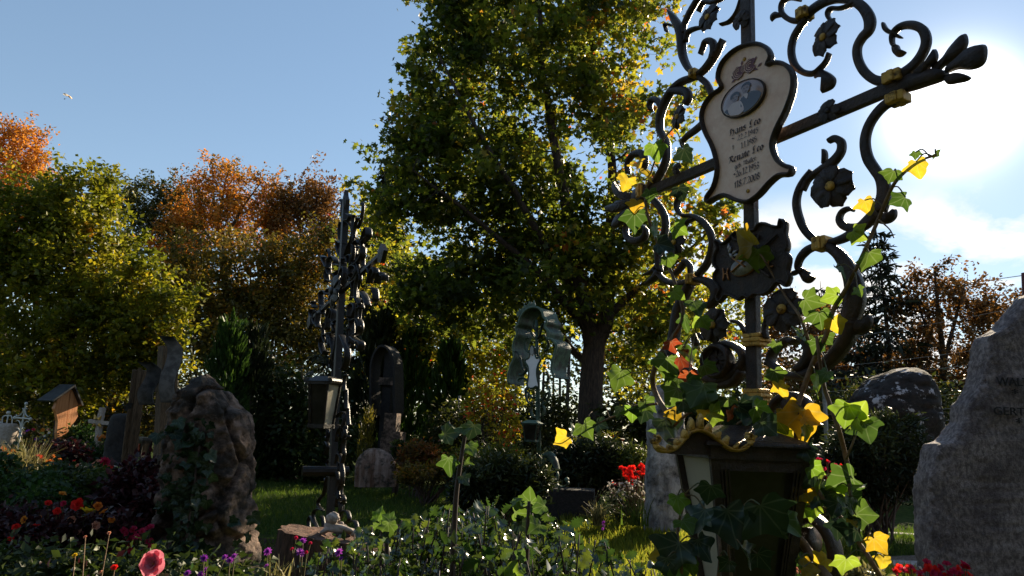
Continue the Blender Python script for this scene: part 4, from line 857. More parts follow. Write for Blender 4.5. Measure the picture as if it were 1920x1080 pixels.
# ------------------------------------------------------------------ stump, angel, pebble
Ys = 4.3
stump = thing('tree_stump', P(615, 1085, Ys), 'old brown tree stump with a crumbling top', 'stump')
mb = MB(); V = []; Fc = []; nu = 40; nv = 14; cS = P(612, 1010, Ys)
ssc = scale_at(cS); rx0 = 90 * ssc
zb = P(612, 1100, Ys).z
for i in range(nv):
    f = i / (nv - 1); rr = 1.18 - .20 * f ** .6
    for j in range(nu):
        q = 2 * math.pi * j / nu; k = 1 + .05 * math.sin(q * 7 + 1) + .03 * math.sin(q * 13) + .05 * noise.noise(Vector((math.cos(q) * 2, math.sin(q) * 2, f)))
        x = cS.x + rx0 * rr * k * math.cos(q); y = cS.y + rx0 * .72 * rr * k * math.sin(q)
        ztop = P(530, 990, Ys).z - (x - P(530, 990, Ys).x) * .12 + .02 * noise.noise(Vector((x * 14, y * 14, 0)))
        V.append(Vector((x, y, zb + (ztop - zb) * f)))
for i in range(nv - 1):
    for j in range(nu): Fc.append((i * nu + j, i * nu + (j + 1) % nu, (i + 1) * nu + (j + 1) % nu, (i + 1) * nu + j))
mb.add(V, Fc); put('bark', mb.me('bark', True), M['stump'], stump)
mb = MB(); V = []; Fc = []; K = 9
for a in range(K):
    for j in range(nu):
        q = 2 * math.pi * j / nu; k = 1 + .05 * math.sin(q * 7 + 1) + .03 * math.sin(q * 13); rr = .98 * (a + .05) / (K - 1 + .05)
        x = cS.x + rx0 * rr * k * math.cos(q); y = cS.y + rx0 * .72 * rr * k * math.sin(q)
        z = P(530, 990, Ys).z - (x - P(530, 990, Ys).x) * .12 + .018 * noise.fractal(Vector((x * 16, y * 16, 2)), 1, 2, 3) + .004
        V.append(Vector((x, y, z)))
for a in range(K - 1):
    for j in range(nu): Fc.append((a * nu + j, a * nu + (j + 1) % nu, (a + 1) * nu + (j + 1) % nu, (a + 1) * nu + j))
mb.add(V, Fc); put('cut_top', mb.me('top', True), M['stump_top'], stump)
def fig(px, py, dx, dy, rx, ry, rz, rot=0, Y=Ys - .05):
    c = P(px, py, Y); s = scale_at(c); q = math.radians(rot); return (c + Vector((dx * s, dy * s, 0)), Vector((math.cos(q), 0, math.sin(q))) * rx * s, Vector((0, 1, 0)) * ry * s, Vector((-math.sin(q), 0, math.cos(q))) * rz * s)
angel = thing('angel_figurine', P(635, 1003, Ys), 'small pale stone angel with curly hair lying on the stump', 'figurine')
mb = MB()
for e in [fig(637, 991, 0, 0, 26, 12, 8, -12), fig(620, 987, 0, 2, 14, 12, 11), fig(648, 990, 0, -6, 20, 6, 5, -16), fig(612, 994, 0, -6, 14, 7, 5, 30), fig(655, 996, 0, 3, 16, 7, 6, -8), fig(628, 993, 0, -8, 15, 5, 5, -5)]: ell(mb, *e)
ob = put('body', mb.me('body', True), M['stone_pale'], angel); rm = ob.modifiers.new('merge', 'REMESH'); rm.mode = 'VOXEL'; rm.voxel_size = .006; rm.use_smooth_shade = True
mb = MB(); ell(mb, *fig(624, 973, 0, -2, 11, 10, 10)); 
for i in range(26):
    q = rnd.uniform(0, 6.28); h = rnd.uniform(-.7, 1); r_ = math.sqrt(max(0, 1 - h * h)); ell(mb, *fig(624 + 11 * r_ * math.cos(q), 972 - 10 * h, 0, 9 * r_ * math.sin(q), 3.6, 3.6, 3.2), nu=6, nv=5)
ob = put('curly_head', mb.me('head', True), M['stone_pale'], angel); rm = ob.modifiers.new('merge', 'REMESH'); rm.mode = 'VOXEL'; rm.voxel_size = .004; rm.use_smooth_shade = True
mb = MB(); ell(mb, *fig(636, 984, 0, 5, 8, 3, 5, 25)); ell(mb, *fig(641, 988, 0, 6, 8, 3, 4, 10)); put('wing', mb.me('wing', True), M['stone_pale'], angel)
mb = MB(); ell(mb, *fig(668, 999, 0, -2, 11, 9, 7, 18)); put('pebble', mb.me('pebble', True), M['stone_pale'], loc=P(668, 1006, Ys), label='rounded pale pebble on the stump right of the angel', cat='pebble')
mb = MB(); ell(mb, *fig(642, 1002, 0, -9, 18, 7, 5, -4)); put('pebble', mb.me('pebble', True), M['stone_dark'], loc=P(642, 1008, Ys), label='long dark pebble on the stump in front of the angel', cat='pebble')

# ------------------------------------------------------------------ markers on the left
def lbox(mb, p0, p1, hw, hd, Y, yaw=0):
    a, b = P(*p0, Y), P(*p1, Y); ex = Vector((math.cos(yaw), math.sin(yaw), 0)); ey = Vector((-math.sin(yaw), math.cos(yaw), 0)); frustum(mb, a, (hw, hd), b, (hw, hd), ex, ey)
Yw = 9.0
rt = thing('wooden_post', P(233, 905, Yw), 'plain weathered wooden post leaning right of the black headstone', 'post')
mb = MB(); lbox(mb, (236, 905), (262, 694), .085, .075, Yw, .5); ob = put('timber', mb.me('timber'), M['wood_grey'], rt); bv = ob.modifiers.new('edge', 'BEVEL'); bv.width = .012; bv.segments = 2
mb = MB(); lbox(mb, (236.5, 905), (262.2, 690), .020, .085, Yw - .01, .5); put('centre_batten', mb.me('batten'), M['wood_grey'], rt)
mb = MB(); box(mb, P(241, 763, Yw - .1), Vector((.03, .015, 0)), Vector((0, .005, 0)), Vector((.012, 0, .05))); put('metal_tag', mb.me('tag'), M['zinc'], rt)
Yx = 8.6
rt = thing('wooden_cross', P(300, 905, Yx), 'wooden grave cross seen edge on with curved zinc covers', 'grave cross')
mb = MB(); lbox(mb, (305, 920), (316, 650), .10, .07, Yx, .9); put('upright_beam', mb.me('beam'), M['wood_grey'], rt)
sx = scale_at(P(300, 700, Yx)); mb = MB(); box(mb, P(300, 722, Yx), Vector((.16, -.10, 0)), Vector((.04, .05, 0)), Vector((0, 0, .07))); put('cross_beam', mb.me('beam'), M['wood_grey'], rt)
def plate_curve(px0, py0, px1, py1, hw, lean, Y):
    mb = MB(); V = []; Fc = []; a, b = P(px0, py0, Y), P(px1, py1, Y); n_ = 14
    for th in (0, .018):
        for i in range(n_):
            f = i / (n_ - 1); c = a.lerp(b, f); bulge = math.sin(f * math.pi * 2) * .04 + (.09 * max(0, f - .85) / .15)
            for s in (-1, 1): V.append(c + Vector((hw * s * .9, hw * s * .55 , 0)) + Vector((-.6, -.8, 0)) * (bulge + th))
    for t in (0, 1):
        for i in range(n_ - 1): q = t * n_ * 2 + i * 2; Fc.append((q, q + 1, q + 3, q + 2) if t else (q + 2, q + 3, q + 1, q))
    m_ = n_ * 2
    for i in range(n_ - 1):
        for s in (0, 1): q = i * 2 + s; Fc.append((q, q + 2, m_ + q + 2, m_ + q))
    Fc += [(0, 1, m_ + 1, m_), (m_ - 2, m_ - 1, 2 * m_ - 1, 2 * m_ - 2)]
    return mb.add(V, Fc)
put('zinc_cover', plate_curve(278, 760, 287, 680, .075, 0, Yx - .2).me('cover', True), M['zinc'], rt); put('zinc_cover', plate_curve(318, 755, 326, 632, .075, 0, Yx - .25).me('cover', True), M['zinc'], rt)
# box lantern with orange candle
cb = P(265, 840, 9.6); sb = scale_at(cb); rt = thing('candle_box', P(266, 885, 9.6), 'small dark box lantern with an orange candle beside the wooden post', 'lantern')
ax, ay = Vector((.96, -.28, 0)), Vector((.28, .96, 0)); mb = MB(); lantern(rt, cb + Vector((0, 0, 15 * sb)), ax, ay, 12 * sb, 11 * sb, 29 * sb, ('glass',) * 4, 'iron_dark', .014)
mb = MB(); box(mb, cb + Vector((0, 0, 18 * sb)), ax * 15 * sb, ay * 15 * sb, Vector((0, 0, 2 * sb))); put('roof', mb.me('roof'), M['zinc'], rt)
mb = MB(); box(mb, cb - ay * 11.6 * sb, ax * 7 * sb, ay * .6 * sb, Vector((0, 0, 8 * sb))); put('orange_window', mb.me('win'), M['orange_glow'], rt)
for i in (-1, 1): mb = MB(); tube(mb, [cb + ax * 8 * sb * i - Vector((0, 0, 15 * sb)), cb + ax * 8 * sb * i - Vector((0, 0, 45 * sb))], .012, 6); put('leg', mb.me('leg'), M['iron_dark'], rt)
# carved orange marker
Yo = 13.0; plo = Plane(P(125, 790, Yo), -68); so = scale_at(plo.o)
rt = thing('wooden_grave_marker', P(108, 868, Yo), 'carved orange wooden grave marker under a little gabled roof', 'grave marker')
outl = [(131, 728), (145, 754), (142, 770), (144, 780), (138, 790), (131, 798), (124, 812), (120, 826), (105, 826), (104, 812), (106, 790), (103, 775), (99, 766), (103, 758), (104, 750)]
for (nm, ol) in (('left_plank', [outl[0], (128, 740), (118, 826)] + outl[8:]), ('right_plank', [outl[0]] + outl[1:8] + [(119, 826), (129, 740)])):
    mb = MB(); plo.slab(mb, [plo.uv(*q) for q in ol], .07, .004 if nm == 'left_plank' else 0); put('carved_plank', mb.me('plank'), M['wood_orange'], rt)
mb = MB(); plo.slab(mb, [plo.uv(*q) for q in ((103, 829), (119, 829), (118, 838), (114, 850), (108, 868), (98, 868), (99, 845))], .09); put('foot', mb.me('foot'), M['wood_orange'], rt)
for (a, b) in (((133, 722), (90, 752)), ((131, 722), (147, 760))):
    mb = MB(); plo.bar(mb, [plo.uv(*a), plo.uv((a[0] + b[0]) / 2, (a[1] + b[1]) / 2), plo.uv(*b)], .03, .42, -.08, 2, prof=[(-1, -1), (1, -1), (1, 1), (-1, 1)]); put('roof_board', mb.me('rb'), M['zinc'], rt)
# white filigree cross
Yi = 13.5; pli = Plane(P(42, 784, Yi), 22); si = scale_at(pli.o)
rt = thing('white_iron_cross', P(32, 850, Yi), 'white filigree iron cross beside the pale headstone', 'grave cross')
mb = MB(); tube(mb, [P(31, 850, Yi), P(49, 757, Yi)], [.02, .014], 6); put('post', mb.me('post'), M['white_iron'], rt)
mb = MB(); tube(mb, [pli.pt(*pli.uv(28, 783)), pli.pt(*pli.uv(56, 785))], .014, 6); put('crossbar', mb.me('bar'), M['white_iron'], rt)
for q in ((28, 783), (57, 786), (49, 757)): mb = MB(); ell(mb, pli.pt(*pli.uv(*q)), pli.e1 * .035, pli.n * .03, Vector((0, 0, .035)), 8, 6); put('knob', mb.me('k', True), M['white_iron'], rt)
for (p, q, kd, fl) in (((33, 780), (44, 768), 'C', 1), ((53, 781), (48, 768), 'C', -1), ((33, 788), (38, 800), 'C', -1), ((52, 790), (43, 800), 'C', 1), ((34, 803), (36, 818), 'C', -1), ((44, 803), (40, 818), 'C', 1)):
    scroll_part(pli, rt, pli.uv(*p), pli.uv(*q), kd, fl, .014, .02, 'white_iron', .8)
# pale arched wire ornament on the left headstone
rt = thing('wire_ornament', P(15, 797, 14), 'pale arched iron ornament on top of the far left headstone', 'ornament')
plw = Plane(P(15, 780, 14), 5)
for pts in (((4, 795), (5, 783), (11, 779), (15, 781)), ((15, 781), (20, 779), (23, 786), (22, 796)), ((12, 796), (16, 776)), ((-8, 796), (-3, 786), (2, 795))):
    mb = MB(); plw.bar(mb, [plw.uv(*q) for q in pts], .022, .02, 0, 4); put('wire', mb.me('wire', True), M['white_iron'], rt)
mb = MB(); ell(mb, plw.pt(*plw.uv(16, 774)), plw.e1 * .04, plw.n * .04, Vector((0, 0, .04))); put('knob', mb.me('k', True), M['white_iron'], rt)
# grey cross with gilt rays
Yg = 12.6; plg = Plane(P(187, 790, Yg), 10); sg = scale_at(plg.o)
rt = thing('grey_cross', P(176, 868, Yg), 'small grey stone cross with gilt rays at its centre', 'grave cross')
mb = MB(); plg.slab(mb, [plg.uv(*q) for q in ((190, 764), (196, 765), (191, 788), (187, 820), (184, 822), (181, 868), (175, 868), (181, 820), (183, 790))], .09); put('upright', mb.me('up'), M['stone_pale'], rt)
mb = MB(); plg.slab(mb, [plg.uv(*q) for q in ((168, 786), (186, 789), (206, 790), (206, 797), (186, 796), (169, 793))], .085); put('arm', mb.me('arm'), M['stone_pale'], rt)
for (a, b) in (((184, 786), (182, 777)), ((190, 786), (195, 780)), ((183, 796), (178, 801)), ((190, 796), (194, 801))):
    mb = MB(); tube(mb, [plg.pt(*plg.uv(*a), .06), plg.pt(*plg.uv(*b), .06)], [.035, .008], 6); put('gilt_ray', mb.me('ray'), M['gold'], rt)

# ------------------------------------------------------------------ fence, posts, wires, paraglider, kerb
rt = thing('steel_post', gnd(857, 830, 15), 'thin steel post standing among the bushes left of the copper cross', 'post'); mb = MB(); tube(mb, [V3(858, 830, 15), V3(862, 742, 15)], .028, 8); put('tube', mb.me('t'), M['fence'], rt)
rt = thing('steel_post', gnd(963, 860, 15), 'thin steel post half hidden behind the copper cross', 'post'); mb = MB(); tube(mb, [V3(964, 850, 15), V3(967, 720, 15)], .028, 8); put('tube', mb.me('t'), M['fence'], rt)
fe = thing('wire_fence', gnd(1600, 830, 14), 'tall wire fence running behind the yew bush on the right', 'fence')
for (a, t) in ((1550, 700), (1950, 560)):
    mb = MB(); tube(mb, [V3(a, 830, 14), V3(a - 6, t, 14)], .045, 8); put('fence_post', mb.me('p'), M['fence'], fe)
for (a, b) in (((1545, 640), (1950, 568)), ((1545, 690), (1950, 638)), ((1546, 712), (1950, 666)), ((1546, 735), (1950, 694)), ((1546, 756), (1950, 722)), ((1547, 777), (1950, 752)), ((1547, 797), (1950, 775))):
    p, q = V3(*a, 14), V3(*b, 14); mid = (p + q) / 2 - np.array((0, 0, .04)); mb = MB(); tube(mb, cr([p, mid, q], 4), .0045, 4); put('wire', mb.me('w'), M['fence'], fe)
up_ = thing('utility_pole', gnd(1926, 800, 26), 'reddish pole top with a cable beyond the granite headstone', 'pole'); mb = MB(); tube(mb, [gnd(1926, 800, 26), V3(1921, 512, 26)], .11, 8); put('mast', mb.me('m'), mat('red_brown_paint', (.10, .02, .02), rough=.6), up_)
mb = MB(); tube(mb, [V3(1921, 516, 26), V3(1850, 526, 33), V3(1650, 548, 45)], .02, 4); put('cable', mb.me('c'), M['iron_dark'], up_)
pg = P(123, 182, 620); sg = scale_at(pg); rt = thing('paraglider', pg, 'tiny paraglider with a pale wing high in the left sky', 'paraglider')
mb = MB(); V = []; Fc = []
for i in range(9):
    q = math.radians(-60 + 15 * i)
    for (a, b) in ((0, .0), (3.5, -.5), (3.5, .4), (0, .8)): V.append(pg + Vector((1.1 * math.sin(q) + a * .35, 3.4 * math.sin(q) + a, 0)) + Vector((0, 0, 2.2 * sg * 1.0 + 3.2 * math.cos(q) * .9 + b - 1.2)))
for i in range(8):
    for j in range(4): Fc.append((i * 4 + j, i * 4 + (j + 1) % 4, i * 4 + 4 + (j + 1) % 4, i * 4 + 4 + j))
mb.add(V, Fc); put('wing', mb.me('wing', True), mat('pale_nylon', (.75, .68, .55), (.7, .35, .1), .4, rough=.6), rt)
mb = MB(); ell(mb, pg + Vector((-.6, 0, -2.0)), Vector((.9, 0, .15)), Vector((0, .4, 0)), Vector((0, 0, .4))); put('pilot_harness', mb.me('pilot', True), M['iron_dark'], rt)
for s in (-1, 1):
    mb = MB(); tube(mb, [pg + Vector((-.6, 0, -1.8)), pg + Vector((1.0 * s * .9, 2.9 * s, .9))], .02, 3); put('line', mb.me('l'), M['iron_dark'], rt)
mb = MB(); a, b = PZ(1600, 995, .06), PZ(1760, 1006, .06); box(mb, (a + b) / 2 - Vector((0, 0, .05)), (b - a) / 2, Vector((0, .09, 0)), Vector((0, 0, .06))); o_ = put('kerb_stone', mb.me('kerb'), M['kerb'], loc=a, label='low pale kerb stone beyond the gravel left of the granite headstone', cat='kerb'); bv = o_.modifiers.new('edge', 'BEVEL'); bv.width = .012
mb = MB(); a, b = PZ(1640, 1053, .05), PZ(1760, 1058, .05); box(mb, (a + b) / 2 - Vector((0, 0, .04)), (b - a) / 2, Vector((0, .12, 0)), Vector((0, 0, .045))); o_ = put('kerb_stone', mb.me('kerb'), M['kerb'], loc=a, label='pale stone slab lying in front of the gravel beside the geraniums', cat='kerb'); bv = o_.modifiers.new('edge', 'BEVEL'); bv.width = .012
# letters cut into the granite
def letters(txt, px, py, pxw, Y, h_px, parent, m, name='lettering'):
    cu = bpy.data.curves.new('txt', 'FONT'); cu.body = txt; cu.size = 1; cu.extrude = .04; ob = bpy.data.objects.new('txt', cu); COL.objects.link(ob)
    dg = bpy.context.evaluated_depsgraph_get(); me = bpy.data.meshes.new_from_object(ob.evaluated_get(dg)); bpy.data.objects.remove(ob)
    xs = [v.co.x for v in me.vertices]; W_ = max(xs) - min(xs); a = P(px, py, Y); s = scale_at(a); h = h_px * s / .72
    me.transform(Matrix.Translation(a) @ Matrix(((pxw * s / W_, 0, 0, 0), (0, 0, -h, 0), (0, h, 0, 0), (0, 0, 0, 1))))
    return put(name, me, m, parent)
gY = 4.8 - .142
M['cut'] = mat('dark_letter_paint', (.014, .010, .010), rough=.7)
for (t, x, y, wd, h) in (('WALT', 1869, 722, 62, 16), ('GERT', 1863, 777, 58, 15), ('*', 1898, 745, 12, 16), ('*', 1906, 800, 12, 16)): letters(t, x, y, wd, gY, h, granite, M['cut'])
# ------------------------------------------------------------------ the big wrought iron cross in front
d0 = ray(1408, 262); o1 = CAM + d0 * (1.6 / d0.dot(FWD))
pl = Plane(o1, 57); e2 = Vector(pl.pt(*pl.uv(1401, 10))) - Vector(pl.pt(*pl.uv(1419, 720))); pl = Plane(o1, 57, e2)
K = thing('wrought_iron_cross', pl.pt(pl.uv(1422, 1000)[0], pl.uv(1422, 1000)[1] - .6), 'big ornate black wrought iron grave cross with gilt bands and a cream name plate', 'grave cross')
def cc(i):
    ox, oy = {1: (1100, 0), 2: (1420, 0), 3: (1100, 350), 4: (1400, 350), 5: (1200, 680)}[i]
    return lambda x, y: pl.uv(ox + x / 2.7, oy + y / 2.7)
c1, c2, c3, c4, c5 = (cc(i) for i in range(1, 6))
MP = .00116 / 2.7
def sc_(f, pts, wid, dep=.016, off=0.0, name='scroll', m='iron'):
    mb = MB(); pl.bar(mb, [f(*q) for q in pts], [q * MP for q in wid], dep, off, 5); return put(name, mb.me(name, True), M[m], K)
def leaf_(f, pts, t=.008, off=0.0, bulge=.007, m='iron', name='leaf'):
    c = cr([f(*q) for q in pts], 4, True); mb = MB(); pl.slab(mb, c, t, off, .12, bulge); return put(name, mb.me(name, True), M[m], K)
# post and crossbar
pw_ = .0145
def beam(a, b, hw, hd, name):
    mb = MB(); A, B = Vector(pl.pt(*a)), Vector(pl.pt(*b)); d = (B - A).normalized(); s = pl.n.cross(d).normalized(); box(mb, (A + B) / 2, s * hw, pl.n * hd, d * (B - A).length / 2)
    o = put(name, mb.me(name), M['iron'], K); bv = o.modifiers.new('edge', 'BEVEL'); bv.width = .003; bv.segments = 2; return o
beam(c3(862, 1900), c1(812, -120), .0145, .0105, 'post')
beam(c1(300, 978), c2(740, 420), .0135, .0085, 'crossbar')
# right side scrolls
sc_(c2, [(250, 75), (290, 40), (345, 8), (410, -8), (480, 2), (535, 38), (568, 95), (566, 150), (532, 190), (507, 240), (510, 300), (540, 360), (590, 402), (645, 415), (690, 418)], [50, 48, 44, 44, 46, 52, 46, 40, 38, 40, 44, 36])
sc_(c2, [(250, 90), (220, 130), (185, 190), (172, 260), (188, 325), (230, 365), (282, 372), (322, 342), (350, 308), (364, 270)], [34, 36, 36, 34, 30, 24, 20, 16])
leaf_(c2, [(285, 395), (305, 345), (330, 350), (372, 372), (396, 402), (380, 445), (322, 470), (334, 440), (330, 395), (318, 378)])
sc_(c2, [(245, 85), (200, 106), (155, 95), (122, 60), (126, 15), (160, -8), (215, 0)], [26, 28, 26, 22, 18, 14])
leaf_(c2, [(122, 72), (95, 58), (68, 78), (68, 108), (88, 92), (118, 84)])
sc_(c2, [(375, 110), (355, 75), (372, 44), (420, 42), (495, 18)], [16, 18, 18, 16])
sc_(c2, [(690, 400), (740, 372), (795, 328), (838, 268), (856, 208), (840, 155), (798, 130), (748, 128), (708, 145), (684, 178), (684, 218), (700, 240)], [52, 48, 42, 40, 38, 36, 30, 24, 18, 14])
leaf_(c2, [(683, 222), (712, 226), (724, 248), (752, 262), (728, 285), (700, 284), (682, 260)])
leaf_(c2, [(626, 118), (640, 110), (660, 140), (690, 158), (735, 188), (712, 192), (672, 176), (636, 156)])
# right finial leaves
leaf_(c2, [(790, 375), (840, 330), (880, 290), (902, 248), (918, 275), (912, 310), (870, 352), (830, 392)], off=.004)
leaf_(c2, [(870, 350), (930, 290), (972, 230), (1040, 162), (1060, 205), (1040, 255), (1000, 295), (940, 330), (900, 372)], off=-.004)
leaf_(c2, [(950, 355), (1010, 300), (1075, 245), (1158, 228), (1168, 290), (1145, 335), (1090, 356), (1020, 355), (970, 372)], off=.006)
leaf_(c2, [(940, 395), (980, 372), (1030, 368), (1078, 388), (1062, 408), (1010, 420), (960, 425)], off=0)
leaf_(c2, [(690, 440), (760, 380), (830, 372), (900, 345), (960, 360), (940, 400), (860, 430), (780, 455), (720, 465)], t=.016, off=0, name='finial_base')
# scrolls under the right arm
sc_(c2, [(700, 505), (650, 530), (600, 580), (562, 645), (546, 720), (560, 800), (598, 862), (632, 915), (642, 985), (618, 1070)], [44, 44, 42, 44, 46, 44, 60, 66])
sc_(c4, [(672, 128), (640, 150), (572, 212), (500, 258), (432, 282), (385, 290)], [66, 52, 44, 34, 28])
sc_(c4, [(370, 280), (330, 258), (288, 208), (262, 145), (252, 80), (264, 20), (290, -30), (330, -80)], [32, 36, 38, 38, 34, 30])
sc_(c2, [(230, 965), (262, 905), (320, 862), (360, 838), (395, 808), (424, 765), (424, 720), (392, 702), (362, 714)], [28, 30, 40, 48, 44, 38, 34, 26])
leaf_(c2, [(328, 752), (350, 764), (354, 800), (340, 836), (326, 830), (338, 800)])
sc_(c2, [(330, 875), (365, 870), (395, 885), (400, 920)], [18, 20, 16])
sc_(c4, [(650, 150), (600, 195), (545, 210), (495, 200), (470, 168), (482, 130), (515, 112), (538, 120)], [40, 42, 40, 34, 26, 22, 14])
leaf_(c4, [(640, 170), (690, 135), (725, 128), (745, 110), (758, 122), (755, 155), (725, 182), (680, 188)])
sc_(c4, [(410, 300), (470, 345), (518, 420), (545, 500), (548, 580), (528, 650), (525, 690)], [40, 52, 66, 82, 90, 84, 70], .026)
sc_(c4, [(530, 680), (512, 760), (450, 850), (370, 920), (270, 958), (190, 945), (135, 905), (125, 860), (160, 805), (212, 778), (240, 790)], [70, 66, 60, 50, 40, 36, 34, 34, 36, 30], .030)
sc_(c4, [(235, 785), (285, 775), (318, 810), (318, 860), (290, 905), (258, 925)], [30, 44, 56, 56, 40], .03)
leaf_(c4, [(510, 720), (545, 682), (600, 668), (625, 645), (642, 672), (632, 715), (590, 745), (530, 748)], off=.004)
sc_(c4, [(355, 300), (308, 322), (272, 362), (260, 410), (290, 428)], [34, 40, 32, 22])
leaf_(c4, [(262, 425), (310, 422), (322, 445), (346, 460), (322, 486), (292, 486), (275, 462)])
sc_(c4, [(262, 428), (230, 440), (205, 425)], [20, 22, 18])
sc_(c4, [(100, 770), (92, 710), (125, 645), (180, 625)], [26, 28, 24])
sc_(c4, [(100, 890), (160, 915)], [30, 30])
# left side scrolls
sc_(c1, [(570, -20), (520, 65), (492, 130), (492, 170)], [40, 42, 36, 22])
sc_(c1, [(432, 130), (405, 130), (412, 165)], [14, 16, 8], off=.006)
sc_(c1, [(420, 55), (440, 92), (472, 150), (480, 220), (486, 280), (512, 340), (550, 376)], [10, 40, 58, 54, 46, 36, 30], .024)
sc_(c1, [(500, 210), (512, 165), (550, 145), (585, 140)], [26, 34, 24, 16])
sc_(c1, [(562, 382), (605, 342), (645, 285), (672, 240), (692, 200)], [34, 44, 50, 36, 10], .022)
sc_(c1, [(640, 300), (652, 250), (642, 215), (610, 215), (596, 245), (584, 280)], [40, 44, 36, 24, 10], .018, .006)
sc_(c1, [(540, 392), (475, 418), (422, 470), (386, 540), (370, 600), (372, 662), (402, 720), (404, 800), (372, 880), (330, 935), (290, 972)], [34, 44, 48, 50, 42, 38, 36, 40, 44, 40], .024)
sc_(c1, [(384, 560), (362, 512), (330, 506), (318, 535), (325, 558)], [40, 38, 28, 14], .02)
sc_(c1, [(430, 465), (475, 462), (512, 470), (522, 500), (505, 530)], [34, 52, 54, 44], .02, .006)
sc_(c1, [(570, 390), (608, 425), (632, 478), (640, 540)], [34, 36, 34, 28])
sc_(c1, [(605, 610), (555, 655), (508, 690), (484, 720), (490, 748)], [40, 42, 36, 24, 12])
sc_(c1, [(785, -10), (762, 60), (725, 108), (680, 125)], [20, 22, 20, 14])
sc_(c1, [(566, 60), (592, 12), (640, 12), (690, -10)], [14, 24, 26, 22])
# left hub and finial
for pts in ([(260, 50), (195, 70), (130, 85), (84, 105), (100, 125), (150, 128), (225, 95)], [(250, 80), (190, 110), (140, 150), (118, 200), (140, 208), (185, 180), (245, 110)], [(262, 40), (190, 40), (150, -10), (135, -30), (128, 10), (155, 55), (220, 80)], [(265, 60), (200, 65), (150, 72), (140, 92), (200, 98)]):
    leaf_(c3, pts, .010, rnd.uniform(-.008, .008))
leaf_(c3, [(235, 40), (280, -8), (330, -5), (330, 40), (290, 75), (240, 85)], .022, 0, name='finial_base')
sc_(c3, [(215, 170), (196, 215), (205, 255), (240, 275), (285, 262), (300, 225), (285, 195)], [14, 26, 36, 48, 44, 28, 10], .02)
sc_(c3, [(320, 50), (372, 105), (398, 170), (392, 240), (366, 305), (362, 365), (370, 430)], [40, 40, 36, 36, 40, 36, 30], .022)
sc_(c1, [(215, 880), (212, 830), (240, 785), (285, 780), (300, 830), (285, 870)], [16, 30, 40, 48, 40, 14], .02, .004)
sc_(c3, [(505, 20), (465, 65), (458, 110), (485, 145), (540, 150), (598, 188), (634, 258), (630, 330), (604, 398), (562, 448)], [8, 30, 24, 22, 34, 36, 36, 38, 38], .02)
sc_(c3, [(560, 158), (508, 180), (488, 225)], [20, 24, 20])
sc_(c3, [(530, 478), (470, 492), (412, 482), (372, 450), (345, 420)], [36, 38, 36, 26, 10], .024)
sc_(c3, [(372, 430), (345, 465), (305, 500)], [44, 40, 12], .02, .004)
sc_(c3, [(355, 400), (325, 430), (292, 445)], [34, 30, 10], .02, -.004)
sc_(c3, [(525, 450), (522, 400), (498, 380), (478, 410), (445, 445)], [16, 28, 34, 36, 20], .018)
sc_(c3, [(555, 470), (605, 478), (645, 505), (655, 555), (625, 600), (590, 590)], [30, 46, 58, 60, 46, 14], .026)
sc_(c3, [(525, 490), (490, 560), (460, 640), (448, 720), (430, 800), (395, 860)], [44, 60, 66, 66, 62, 46], .028)
sc_(c3, [(420, 830), (480, 905), (560, 945), (660, 985), (745, 950), (795, 890), (790, 840), (735, 800), (672, 800), (618, 838), (600, 895)], [50, 46, 44, 60, 56, 44, 36, 34, 32, 28], .034)
sc_(c3, [(735, 680), (775, 692), (805, 740)], [18, 22, 20])
sc_(c3, [(560, 800), (545, 770), (570, 752), (592, 775)], [30, 36, 30, 12])
mb = MB(); uv = c3(690, 888); pl.bar(mb, [(uv[0] + .036 * math.cos(t), uv[1] + .034 * math.sin(t)) for t in np.linspace(0, 2 * math.pi, 18)[:-1]], .012, .03, .02, 2, True); put('rosette_ring', mb.me('ring', True), M['iron'], K)
pl.flower(uv[0], uv[1], .028, K, 9, .018, mats=('iron', 'iron'), name='rosette')
sc_(c3, [(790, 930), (740, 990), (640, 1010)], [40, 50, 36], .03)
# scroll by the lantern
sc_(c5, [(690, 330), (672, 270), (688, 205), (745, 168), (815, 178), (850, 215), (838, 262)], [36, 40, 40, 40, 40, 40, 24], .03)
mb = MB(); uv = c5(778, 215); ell(mb, pl.pt(*uv, .006), pl.e1 * .026, pl.n * .014, pl.e2 * .022); put('rosette_boss', mb.me('boss', True), M['iron'], K)
sc_(c5, [(760, 850), (800, 800), (865, 785), (925, 825), (968, 895), (988, 980), (975, 1060), (930, 1130)], [44, 48, 48, 48, 50, 52, 50], .036)
for i in range(6):
    c = pl.pt(*c5(830 + i * 9, 908)); mb = MB(); ax = pl.e1; V = []
    tube(mb, [Vector(c) - pl.e1 * .002, Vector(c) + pl.e1 * .0025], [.028, .028], 14); put('coil_ring', mb.me('coil', True), M['iron'], K)
mb = MB(); tube(mb, [pl.pt(*c5(700, 915)), pl.pt(*c5(882, 905))], .020, 10); put('coil_core', mb.me('core', True), M['iron'], K)
